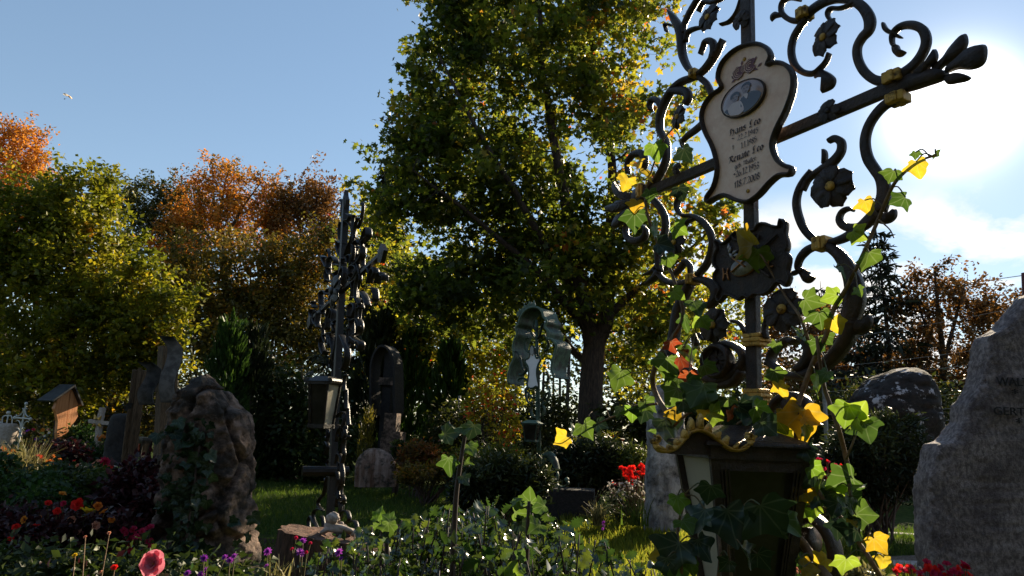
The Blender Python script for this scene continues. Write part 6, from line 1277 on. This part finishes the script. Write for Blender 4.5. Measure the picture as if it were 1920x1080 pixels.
vine('ivy_vine', 'mass of ivy leaves sitting on the gilt crest of the lantern', [([(1375, 800), (1350, 775), (1320, 760), (1290, 775), (1262, 800)], [.003, .004, .003]), ([(1375, 800), (1400, 785), (1430, 780)], [.003, .002])],
     [(1254, 808, 74, 'd', 20), (1415, 776, 84, 'd', 40), (1380, 792, 66, 'd', -40), (1396, 768, 50, 'd', 60), (1310, 740, 74, 'g', -10), (1300, 722, 50, 'g', 60), (1330, 756, 52, 'g', 30), (1262, 742, 56, 'g', -30), (1265, 776, 40, 'y', 20), (1325, 776, 36, 'y', 30), (1374, 776, 34, 'r', 40), (1237, 812, 40, 'g', -10), (1352, 752, 34, 'g', 50), (1345, 778, 44, 'g', 70), (1366, 760, 40, 'g', 10), (1288, 760, 44, 'd', 60), (1440, 800, 54, 'd', 60), (1430, 770, 50, 'g', 70)], off=.12)
vine('ivy_vine', 'dark ivy hanging over the front glass of the big lantern', [([(1346, 1090), (1350, 1040), (1348, 1000), (1342, 960)], [.003, .0025, .002]), ([(1372, 1085), (1366, 1030), (1372, 980), (1392, 950)], [.0025, .002]), ([(1278, 1090), (1277, 1055), (1270, 997), (1281, 947), (1285, 925)], [.003, .0025])],
     [(1310, 972, 72, 'd', -20), (1372, 986, 96, 'd', 30), (1445, 972, 104, 'd', 40), (1482, 985, 60, 'g', 40), (1330, 925, 54, 'd', -10), (1272, 945, 46, 'g', 0), (1287, 985, 48, 'g', 20), (1262, 1040, 84, 'd', -20), (1238, 1040, 50, 'y', -60), (1254, 1064, 54, 'd', 10), (1318, 1030, 62, 'd', 20), (1276, 1074, 54, 'g', 10), (1400, 1040, 60, 'd', 0), (1430, 1050, 54, 'd', 40), (1295, 1060, 44, 'g', 30), (1360, 1060, 40, 'd', -40)], Y=1.28, off=.08)
vine('ivy_vine', 'thin ivy spray reaching out to the left across the stone stele', [([(1232, 757), (1188, 762), (1172, 772), (1143, 784), (1111, 799), (1086, 809), (1066, 821), (1045, 823)], [.0035, .003, .002, .0012]), ([(1143, 784), (1136, 762), (1140, 750)], [.0014, .001]), ([(1111, 799), (1104, 780), (1110, 772)], [.0012, .001])],
     [(1053, 824, 40, 'y', -60), (1074, 805, 34, 'g', 160), (1100, 806, 46, 'g', 30), (1165, 774, 40, 'd', 10), (1186, 776, 40, 'g', 0), (1206, 778, 44, 'd', -20), (1128, 796, 30, 'd', 60), (1216, 760, 40, 'g', 40)], off=.02)
# boulder ivy
bi = thing('ivy_vine', P(350, 1060, 4.8), 'dark ivy creeping up the left face of the rugged boulder', 'ivy')
mb = MB(); tube(mb, cr([P(345, 1075, 4.83), P(352, 990, 4.83), (P(365, 900, 4.86)), P(378, 800, 4.9)], 6), [.012, .005], 6); put('stem', mb.me('stem'), M['stem_dark'], bi)
for i in range(150):
    f = rnd.random() ** 1.2; y = 1075 - f * 290; cxp = 345 + f * 30 if rnd.random() < .75 else rnd.choice((320, 440 if f < .4 else 330, 462 if f < .38 else 350)); x = cxp + rnd.gauss(0, 21 * (1 - .5 * f))
    p = P(x, y, 4.80 + .10 * f + rnd.uniform(-.03, .04)); place('ivy_leaf', rnd.choice(IVY), M['ivy_d'], bi, face_matrix(p, rnd.uniform(.045, .085), rnd.uniform(-60, 60)))
# ------------------------------------------------------------------ holly bed
def holly_mesh(name, v):
    r_ = random.Random(v); L_ = []; n_ = 5
    for i in range(n_):
        t = (i + .2) / n_; wv = .30 * math.sin(math.pi * (t * .85 + .1)); L_.append((wv * .72, t)); L_.append((wv * 1.35, t + .07))
    half = [(.0, 0)] + L_ + [(.03, .95)]; V = []; 
    for (x, y) in half: z = .16 * math.sin(y * 6 + v) * .4 - .18 * y * y; V += [(-x, y, z + .30 * x + (.05 if x > .3 else 0)), (0, y, z - .02), (x, y, z + .30 * x + (.05 if x > .3 else 0))]
    V.append((0, 1.04, -.22)); Fc = []; m = len(half)
    for i in range(m - 1):
        for k in (0, 1): Fc.append((i * 3 + k, i * 3 + k + 1, i * 3 + k + 4, i * 3 + k + 3))
    Fc += [((m - 1) * 3, (m - 1) * 3 + 1, m * 3), ((m - 1) * 3 + 1, (m - 1) * 3 + 2, m * 3)]
    return npmesh(name, np.array(V), Fc, smooth=True)
HOL = [holly_mesh('holly_leaf_%d' % i, i) for i in range(5)]
for me in HOL: me.materials.append(M['holly'])
def rand_frame(p, size, up=.6, lean=None):
    n = Vector((rnd.gauss(0, .7), rnd.gauss(0, .7) - .25, rnd.gauss(up, .45))).normalized(); y = Vector((rnd.gauss(0, 1), rnd.gauss(0, 1), rnd.gauss(.15, .45)))
    if lean is not None: y = y * .5 + lean
    y = (y - n * y.dot(n)).normalized(); x = y.cross(n)
    return Matrix(((x.x * size, y.x * size, n.x * size, p[0]), (x.y * size, y.y * size, n.y * size, p[1]), (x.z * size, y.z * size, n.z * size, p[2]), (0, 0, 0, 1)))
TOPX = [560, 640, 690, 720, 760, 800, 850, 900, 930, 965, 990, 1020, 1060, 1100, 1140, 1180, 1220, 1270]
TOPY = [1040, 1015, 985, 985, 972, 975, 945, 950, 945, 985, 960, 965, 985, 1000, 1018, 1042, 1065, 1085]
def holly(label, x0, x1, Y0, Y1, nleaf, nstem, lift=0):
    xm = (x0 + x1) / 2; b = P(xm, 1150, (Y0 + Y1) / 2); b.z = gz(b.x, b.y); root = thing('holly_bush', b, label, 'holly', 'holly bushes in the front bed')
    sp = []; mb = MB()
    for i in range(nstem):
        px = rnd.uniform(x0, x1); py = np.interp(px, TOPX, TOPY) + lift + abs(rnd.gauss(0, 40)) * (1 if i % 3 else .2); Y = rnd.uniform(Y0, Y1); t = P(px, py, Y); bb = Vector((t.x + rnd.gauss(0, .08), t.y + rnd.gauss(0, .08), max(gz(t.x, t.y), t.z - .55)))
        c = cr([bb, bb.lerp(t, .5) + Vector((rnd.gauss(0, .03), rnd.gauss(0, .03), 0)), t], 4); tube(mb, c, [.006, .0025], 5); sp.append((Vector(c[3]), t))
    put('stem', mb.me('stem', True), M['stem_dark'], root)
    for i in range(nleaf):
        a, t = rnd.choice(sp); f = rnd.random() ** .55; p = a.lerp(t, f) + Vector((rnd.gauss(0, .022), rnd.gauss(0, .022), rnd.gauss(0, .015))); place('holly_leaf', rnd.choice(HOL), M['holly'], root, rand_frame(p, rnd.uniform(.042, .072), lean=Vector((0, 0, .5)) if f > .9 else None))
    n = nleaf * 7; pos = []
    for i in range(n):
        a, t = rnd.choice(sp); p = a.lerp(t, rnd.uniform(-.6, .9)) + Vector((rnd.gauss(0, .05), rnd.gauss(0, .05), rnd.gauss(-.03, .04))); pos.append(tuple(p))
    V, Fc, T = leaf_cloud(np.array(pos), R.uniform(.032, .055, n), np.clip(.4 + .25 * R.normal(size=n), 0, 1), 'oval', up=.4); put('inner_foliage', npmesh('inner_foliage', V, Fc, T), M['holly_bulk'], root, kind='stuff')
holly('glossy dark green holly in front of the tree stump', 600, 760, 2.7, 3.5, 190, 34)
holly('glossy holly clump behind the tall dark stem in the front bed', 745, 900, 2.6, 3.6, 230, 42)
holly('glossy holly clump with upright sprigs in front of the dwarf pine', 880, 1050, 2.5, 3.4, 240, 44)
holly('glossy holly thinning out towards the sunlit grass and the lantern', 1030, 1240, 2.6, 3.5, 210, 40)
holly('nearest row of holly leaves along the bottom edge of the photo', 640, 1180, 2.2, 2.5, 170, 34, 72)
# tall dark stems with leaves rising from the bed
def shoot(label, pts, Y, leaves, m='g'):
    root = thing('ivy_shoot', P(pts[0][0], pts[0][1], Y), label, 'plant'); c = cr([P(x, y, Y) for x, y in pts], 6); mb = MB(); tube(mb, c, [.011, .009, .006], 7); put('stem', mb.me('stem', True), M['stem_dark'], root)
    for (x, y, s, r, t) in leaves:
        p = P(x, y, Y - rnd.uniform(-.03, .05)); mw = face_matrix(p, s * .66 * scale_at(p), r); mw.translation = Vector(p) - mw.col[1].to_3d() * .38; place('ivy_leaf', rnd.choice(IVY), M['ivy_' + {'g': 'm', 'r': 'm', 'y': 'g'}.get(t, t)], root, mw)
shoot('tall dark stem with a few leaves rising from the holly', [(848, 1090), (851, 1000), (856, 920), (866, 850), (874, 805)], 2.4, [(842, 872, 52, 10, 'g'), (846, 812, 50, 100, 'd'), (884, 808, 46, -20, 'd'), (884, 842, 42, 20, 'g'), (866, 806, 40, 170, 'r'), (872, 900, 34, 30, 'd'), (834, 818, 34, 60, 'g'), (878, 870, 30, 60, 'g')])
shoot('short dark stem topped by a pale leaf left of the tall one', [(728, 1090), (726, 1040), (724, 1000)], 2.5, [(728, 992, 44, 0, 'g'), (722, 1010, 30, 50, 'd')])
shoot('dark stem with a tuft of yellowing leaves in front of the stump', [(716, 1090), (716, 1020), (718, 975)], 2.9, [(712, 966, 44, 150, 'y'), (726, 972, 36, 220, 'g'), (708, 985, 30, 60, 'g')])
shoot('leafy upright sprig in the middle of the holly bed', [(985, 1090), (988, 1020), (992, 940)], 2.45, [(994, 932, 52, 180, 'g'), (975, 962, 46, 90, 'g'), (1010, 950, 44, -80, 'g'), (978, 985, 44, 60, 'd'), (1004, 990, 48, -40, 'g'), (968, 940, 34, 120, 'g')])
shoot('long curved leaf stem at the bottom edge of the holly bed', [(955, 1100), (965, 1060), (982, 1030)], 2.3, [(962, 1070, 50, 150, 'y'), (978, 1040, 34, 160, 'g')])

# ------------------------------------------------------------------ flowers
def petal_mesh(name, w, cup, tip=0.0):
    V = []; rows = [(0, .10, 0), (.3, .7, .25), (.65, 1.0, .42), (.9, .75, .40), (1.0, .30 - tip, .34)]
    for (y, hw, z) in rows:
        for k in (-1, -.5, 0, .5, 1): V.append((k * hw * w, y - .06 * abs(k), z * cup + .18 * k * k * cup))
    Fc = [(i * 5 + k, i * 5 + k + 1, i * 5 + k + 6, i * 5 + k + 5) for i in range(4) for k in range(4)]
    return npmesh(name, np.array(V), Fc, smooth=True)
PET = [petal_mesh('petal_round', .42, .55), petal_mesh('petal_flat', .36, .25), petal_mesh('petal_narrow', .2, .3), petal_mesh('petal_broad', .60, .5, -.25)]
for me in PET: me.materials.append(M['pink'])
def axis_frame(p, n, size, spin, tiltin):
    n = Vector(n).normalized(); a = n.orthogonal().normalized(); b = n.cross(a); d = a * math.cos(spin) + b * math.sin(spin); y = (d * math.cos(tiltin) + n * math.sin(tiltin)).normalized(); z = (n * math.cos(tiltin) - d * math.sin(tiltin)).normalized(); x = y.cross(z)
    return Matrix(((x.x * size, y.x * size, z.x * size, p[0]), (x.y * size, y.y * size, z.y * size, p[1]), (x.z * size, y.z * size, z.z * size, p[2]), (0, 0, 0, 1)))
def bloom_mesh(name, rings, seed=0):
    """one joined blossom of many petals (unit radius), for small flowers"""
    mb = MB(); r_ = random.Random(seed)
    for (n_, size, tin, w) in rings:
        me = PET[w]
        for i in range(n_):
            mw = axis_frame((0, 0, 0), (0, 0, 1), size, 2 * math.pi * (i + r_.uniform(-.2, .2)) / n_ + tin * 3, tin + r_.uniform(-.12, .12)); mb.add([mw @ v.co for v in me.vertices], [tuple(p.vertices) for p in me.polygons])
    return mb.me(name, True)
BL = {'rose': [bloom_mesh('rose_bloom', [(6, 1, .25, 0), (5, .8, .7, 0), (4, .55, 1.05, 0)], i) for i in range(3)], 'daisy': [bloom_mesh('daisy_bloom', [(9, 1, .15, 2), (7, .7, .4, 2)], i) for i in range(2)],
      'pom': [bloom_mesh('pompon_bloom', [(9, 1, .1, 2), (8, .9, .6, 2), (6, .7, 1.05, 2)], i) for i in range(2)], 'begonia': [bloom_mesh('begonia_bloom', [(5, 1, .3, 0), (3, .7, .8, 0)], i) for i in range(2)]}
for k in BL:
    for me in BL[k]: me.materials.append(M['pink'])
def px_left(x, y): return x < 300 and y < 1010
def flowers(name, label, cat, Y, blooms, kind, stemm='stem_green', foliage=None, group=None, base_drop=.35):
    """one plant: stems from one foot, blooms (and leaves) on them; blooms: (px, py, size px, material)"""
    xs = sum(b[0] for b in blooms) / len(blooms); q0 = P(xs, max(b[1] for b in blooms), Y); foot = Vector((q0.x, q0.y, max(gz(q0.x, q0.y), q0.z - base_drop))); root = thing(name, foot, label, cat, group); mb = MB()
    for i, (x, y, s, m) in enumerate(blooms):
        t = P(x, y, Y + rnd.uniform(-.06, .06)); f = foot + Vector(((t.x - foot.x) * .6, rnd.uniform(-.03, .03), 0)); c = cr([f, f.lerp(t, .5) + Vector((rnd.gauss(0, .01), 0, 0)), t], 3); tube(mb, c, [.004, .0022], 4)
        n = Vector((rnd.gauss(.1, .35), -.55 + rnd.gauss(0, .3), rnd.uniform(.25, .9))); place('bloom', rnd.choice(BL[kind]), M[m], root, axis_frame(t, n, s * (.68 if px_left(x, y) else .56) * scale_at(t), rnd.random() * 6, 0))
    put('stem', mb.me('stem'), M[stemm], root)
    if foliage:
        fm, n_, ls, sh = foliage; idx = R.integers(0, len(blooms), n_); pts = np.array([tuple(P(b[0], b[1], Y)) for b in blooms]); tq = R.random(n_) ** .6; pos = pts[idx] * (1 - tq)[:, None] + np.array(foot) * tq[:, None]; pos[:, 0] = pts[idx][:, 0] + R.normal(size=n_) * .05; pos += R.normal(size=(n_, 3)) * np.array((.05, .06, .03)); pos[:, 2] -= .01
        V, Fc, T = leaf_cloud(pos, ls * R.uniform(.5, 1.3, n_), np.clip(.4 + .22 * R.normal(size=n_), 0, 1), sh, up=.5); put('foliage', npmesh('foliage', V, Fc, T), M[fm], root)
    return root
# single pink rose, petal by petal
rp = P(290, 1058, 2.45); s = scale_at(rp); root = thing('rose', rp - Vector((0, 0, .3)), 'single pink rose in full bloom at the bottom left edge', 'rose')
n_ = Vector((-.25, -.95, .30))
for (k, sz, tin, off) in ((6, 25, .02, 0), (5, 22, .28, .5), (5, 17, .6, .2), (4, 11, 1.0, .6)):
    for i in range(k): place('petal', PET[3], M['pink'], root, axis_frame(rp, n_, sz * s * rnd.uniform(.9, 1.1), 6.283 * i / k + off, tin + rnd.uniform(-.1, .1)))
mb = MB(); ell(mb, rp + n_ * .006, Vector((.006, 0, 0)), Vector((0, .006, 0)), Vector((0, 0, .006)), 8, 6); put('stamens', mb.me('st', True), M['yellow'], root)
mb = MB(); tube(mb, cr([P(300, 1120, 2.45), P(296, 1085, 2.47), rp], 4), [.005, .003], 6); put('stem', mb.me('stem', True), M['stem_green'], root)
for (x, y, sz, r) in ((325, 1052, 14, -90), (318, 1078, 30, -40), (270, 1085, 34, 40), (335, 1072, 26, -60)): place('leaf', HOL[1], M['ivy_y'] if y == 1050 else M['ivy_d'], root, face_matrix(P(x, y, 2.47), sz * s, r))
# purple verbena
for i, (lb, bl) in enumerate((('purple verbena heads on thin stems left of the two tallest verbenas', [(382, 1047, 15, 'purple'), (387, 1069, 14, 'purple'), (352, 1076, 14, 'purple'), (377, 1078, 14, 'purple')]),
                              ('cluster of three purple verbena heads in front of the rugged boulder', [(422, 1046, 13, 'purple'), (431, 1052, 15, 'purple'), (440, 1044, 13, 'purple')]),
                              ('lone purple verbena head beside the left edge of the stump', [(503, 1035, 16, 'purple'), (500, 1062, 10, 'purple')]),
                              ('two bright purple verbena heads in front of the stump', [(568, 1017, 17, 'purple'), (562, 1037, 18, 'purple'), (555, 1008, 8, 'crimson'), (582, 1019, 8, 'crimson'), (548, 1030, 8, 'crimson'), (575, 1036, 7, 'crimson')]),
                              ('purple verbena head among the holly leaves below the angel', [(636, 1037, 17, 'purple'), (640, 1048, 10, 'purple')]))):
    flowers('verbena', lb, 'flower', 2.75, bl, 'pom', foliage=('bedgreen', 40, .035, 'oval'))
# roses and small flowers of the left bed
flowers('rose_bush', 'low rose bush with one yellow and several orange roses left of the boulder', 'rose', 4.6, [(162, 963, 24, 'yellow'), (147, 947, 20, 'red_f'), (182, 950, 14, 'orange_f'), (100, 1001, 22, 'orange_f'), (86, 968, 18, 'orange_f'), (135, 977, 14, 'salmon'), (178, 986, 14, 'salmon'), (107, 959, 12, 'red_f'), (116, 928, 12, 'orange_f'), (196, 962, 14, 'orange_f'), (120, 945, 10, 'crimson'), (70, 990, 15, 'red_f'), (48, 975, 13, 'orange_f'), (60, 1005, 14, 'red_f'), (30, 990, 13, 'red_f'), (125, 1008, 13, 'orange_f'), (90, 945, 11, 'red_f'), (150, 1000, 12, 'salmon'), (20, 1012, 12, 'red_f'), (210, 975, 11, 'orange_f')], 'rose', foliage=('maroon', 700, .05, 'oval'), base_drop=.5)
flowers('begonia', 'deep pink begonias at the foot of the rugged boulder', 'flower', 4.7, [(230 + rnd.uniform(0, 60), 988 + rnd.uniform(0, 50), rnd.uniform(8, 13), 'crimson') for i in range(34)], 'begonia', foliage=('bedgreen', 500, .04, 'oval'))
flowers('rosebud_stem', 'thin stems with small yellow and red buds above the bottom left corner', 'flower', 2.8, [(141, 1043, 11, 'yellow'), (138, 1068, 8, 'white_f'), (215, 1066, 14, 'red_f'), (190, 1074, 9, 'salmon'), (205, 1000, 6, 'salmon'), (160, 1008, 6, 'salmon')], 'rose', stemm='stem', foliage=('maroon', 60, .035, 'oval'))
flowers('marigold', 'small orange marigolds in the bottom left corner', 'flower', 4.0, [(17, 1049, 8, 'orange_f'), (27, 1048, 8, 'orange_f'), (66, 1048, 7, 'orange_f'), (40, 1062, 7, 'orange_f')], 'daisy', foliage=('bedgreen', 200, .04, 'oval'))
flowers('zinnia', 'clump of red and orange flowers below the orange grave marker', 'flower', 9.5, [(74, 858, 12, 'red_f'), (85, 866, 9, 'orange_f'), (95, 865, 9, 'orange_f'), (104, 872, 8, 'orange_f'), (92, 875, 8, 'yellow'), (80, 872, 8, 'orange_f'), (100, 856, 7, 'orange_f'), (70, 876, 8, 'salmon'), (60, 877, 8, 'salmon'), (107, 882, 7, 'white_f'), (96, 881, 7, 'yellow'), (112, 862, 6, 'orange_f')], 'pom', foliage=('bedgreen', 700, .07, 'oval'))
flowers('busy_lizzie', 'bed of white and coral flowers left of the wooden post', 'flower', 9.3, [(136 + i * 5 + rnd.uniform(-2, 2), 868 + rnd.uniform(-5, 10), rnd.uniform(5, 8), rnd.choice(('white_f', 'salmon', 'red_f', 'salmon'))) for i in range(17)] + [(165, 875, 8, 'red_f'), (175, 878, 8, 'salmon'), (186, 882, 9, 'salmon'), (190, 888, 8, 'white_f')], 'begonia', foliage=('bedgreen', 700, .06, 'oval'))
flowers('dahlia', 'single dark magenta dahlia left of the wooden post', 'flower', 9.2, [(196, 867, 17, 'crimson')], 'pom', foliage=('bedgreen', 60, .07, 'oval'))
flowers('marigold', 'orange flowers under the far left headstone', 'flower', 9.6, [(2 + i * 4, 846 + rnd.uniform(-6, 6), rnd.uniform(5, 8), rnd.choice(('orange_f', 'yellow'))) for i in range(9)], 'daisy', foliage=('redbush', 250, .06, 'oval'))
flowers('aster', 'pink and purple asters above the pale grass tuft', 'flower', 10.5, [(52, 808, 6, 'purple'), (44, 812, 6, 'salmon'), (62, 806, 6, 'crimson'), (68, 824, 6, 'purple'), (25, 838, 7, 'crimson'), (84, 818, 5, 'white_f'), (80, 806, 6, 'orange_f'), (90, 806, 5, 'salmon'), (92, 812, 5, 'white_f')], 'daisy', foliage=('bush', 400, .06, 'oval'))
flowers('marigold', 'orange flowers between the grey cross and the black headstone', 'flower', 12.4, [(196 - i * 2, 822 + rnd.uniform(-6, 6), 6, 'orange_f') for i in range(7)], 'daisy', foliage=('bedgreen', 120, .06, 'oval'))
flowers('marigold', 'orange flowers climbing right of the wooden post', 'flower', 10, [(249, 838, 7, 'orange_f'), (252, 846, 7, 'orange_f'), (246, 866, 7, 'orange_f'), (250, 832, 6, 'yellow'), (247, 872, 6, 'orange_f')], 'daisy', foliage=('bedgreen', 140, .05, 'oval'))
sh('barberry_bush', 'dark red barberry below the orange grave marker', [(105, 850, 40, 16, 10.4), (135, 852, 25, 12, 10.4)], 'maroon', 2000, .07, clump=80)
sh('barberry_bush', 'dark maroon leaved bush between the wooden post and the boulder', [(265, 905, 38, 36, 6.4), (235, 935, 42, 32, 6.2), (285, 950, 28, 40, 6.0)], 'maroon', 3600, .065, clump=120)
sh('coleus', 'reddish leaved bedding plants in shade at the lower left', [(60, 985, 75, 24, 5.0), (20, 1010, 60, 24, 4.8), (120, 1010, 60, 24, 4.6), (200, 985, 50, 20, 4.8)], 'maroon', 3200, .05, clump=120)
sh('bedding_plant', 'bushy green bedding plants at the left edge below the flowers', [(40, 925, 60, 32, 7.0), (-10, 900, 40, 50, 7.2), (85, 945, 50, 25, 6.4)], 'bedgreen', 4200, .06, clump=140)
sh('bedding_plant', 'bushy green plants below the white and coral flowers', [(140, 905, 50, 22, 7.6), (185, 915, 40, 22, 7.4), (110, 900, 40, 20, 7.8)], 'bush', 3600, .055, clump=120)
sh('groundcover', 'dark low groundcover along the bottom left edge', [(60, 1065, 110, 24, 3.6), (230, 1070, 90, 20, 3.6), (420, 1085, 90, 14, 3.6)], 'bush', 3000, .045, clump=120)
sh('low_shrub', 'low green shrub between the orange grave marker and the grey cross', [(150, 830, 24, 30, 13), (175, 850, 26, 14, 12.4)], 'bedgreen', 1800, .07, clump=80)
# ornamental grass tufts
def tuft(name, label, px, py, Y, h_px, spread_px, n, m, width=1.0):
    b = P(px, py, Y); s_ = scale_at(b); root = thing(name, b, label, 'grass'); V = []; Fc = []; T = []
    for i in range(n):
        q = Vector((rnd.gauss(0, spread_px * .35 * s_), rnd.gauss(0, spread_px * .3 * s_), 0)); lean = Vector((rnd.gauss(0, .35), rnd.gauss(0, .3), 0)); h = h_px * s_ * rnd.uniform(.55, 1.1); wv = .006 * width * rnd.uniform(.6, 1.3); k = len(V); sd_ = Vector((rnd.gauss(0, 1), rnd.gauss(0, 1), 0)).normalized()
        for f in (0, .35, .7, 1): c = b + q + lean * h * f * f + Vector((0, 0, h * (f - .18 * f * f * lean.length * 2))); V += [c - sd_ * wv * (1 - f * .85), c + sd_ * wv * (1 - f * .85)]
        for j in range(3): Fc.append((k + 2 * j, k + 2 * j + 1, k + 2 * j + 3, k + 2 * j + 2))
        T += [rnd.random()] * 8
    put('blades', npmesh('blades', np.array([tuple(v) for v in V]), Fc, T), M[m], root); return root
tuft('ornamental_grass', 'pale ornamental grass tuft beside the far left headstone', 42, 905, 9.4, 85, 36, 260, 'drygrass', 1.6)
tuft('striped_grass', 'small tuft of pale edged strap leaves left of the stump', 520, 1095, 2.7, 55, 30, 22, 'drygrass', 1.3)
tuft('dry_seedhead', 'brownish dry seed heads beside the dark plinth', 1122, 985, 8.0, 48, 18, 130, 'drygrass', 1.4)
tuft('grass_tuft', 'long bright grass blades at the left foot of the stone stele', 1195, 985, 7.8, 62, 26, 60, 'grass', 1.5)
tuft('grass_tuft', 'sunlit grass tuft right of the lantern foot', 1600, 1040, 6.0, 50, 60, 140, 'grass', 1.0)
flowers('lavender', 'single dark lavender spike in the sunlit grass', 'flower', 5.5, [(1132, 980, 7, 'purple'), (1131, 986, 7, 'purple'), (1130, 992, 6, 'purple')], 'pom')
# right hand flowers
flowers('begonia', 'bright red begonias beside the stone stele', 'flower', 8.7, [(1165 + rnd.uniform(0, 46), 878 + rnd.uniform(0, 22), rnd.uniform(9, 14), 'red_f') for i in range(24)] + [(1196 + rnd.uniform(0, 14), 870 + rnd.uniform(0, 10), 11, 'red_f') for i in range(6)] + [(1150, 908, 8, 'red_f'), (1182, 905, 11, 'red_f'), (1186, 912, 9, 'red_f')], 'begonia', foliage=('maroon', 350, .05, 'oval'))
flowers('alyssum', 'mound of small white flowers below the red begonias', 'flower', 8.5, [(1138 + rnd.uniform(0, 70), 900 + rnd.uniform(0, 38), rnd.uniform(3.5, 6), 'white_f') for i in range(90)], 'begonia', foliage=('bush', 700, .04, 'oval'))
flowers('geranium', 'red and magenta geraniums in front of the granite headstone', 'flower', 3.9, [(1672 + rnd.uniform(0, 150), 1060 + rnd.uniform(0, 26), rnd.uniform(12, 19), 'red_f' if i < 16 else 'crimson') for i in range(40)] + [(1737, 1056, 16, 'crimson'), (1706, 1066, 16, 'red_f'), (1775, 1060, 16, 'crimson'), (1700, 1075, 18, 'red_f'), (1724, 1066, 9, 'white_f')], 'begonia', foliage=('bedgreen', 350, .05, 'oval'))
flowers('geranium', 'deep red geraniums behind the ivy right of the lantern', 'flower', 6.6, [(1505 + rnd.uniform(0, 75), 862 + rnd.uniform(0, 40), rnd.uniform(7, 11), rnd.choice(('crimson', 'crimson', 'red_f'))) for i in range(40)], 'begonia', foliage=('bush', 500, .05, 'oval'))
flowers('geranium', 'white and red flowers at the foot of the big lantern', 'flower', 2.6, [(1465 + rnd.uniform(0, 60), 1052 + rnd.uniform(0, 28), rnd.uniform(6, 10), rnd.choice(('white_f', 'salmon', 'red_f'))) for i in range(14)], 'begonia', foliage=('bedgreen', 160, .03, 'oval'))
# pale variegated leaves at the bottom right
sh('dusty_miller', 'grey green dusty leaves along the bottom edge left of the geraniums', [(1620, 1078, 45, 12, 3.4), (1560, 1085, 40, 10, 3.4)], 'drygrass', 300, .04, clump=40)
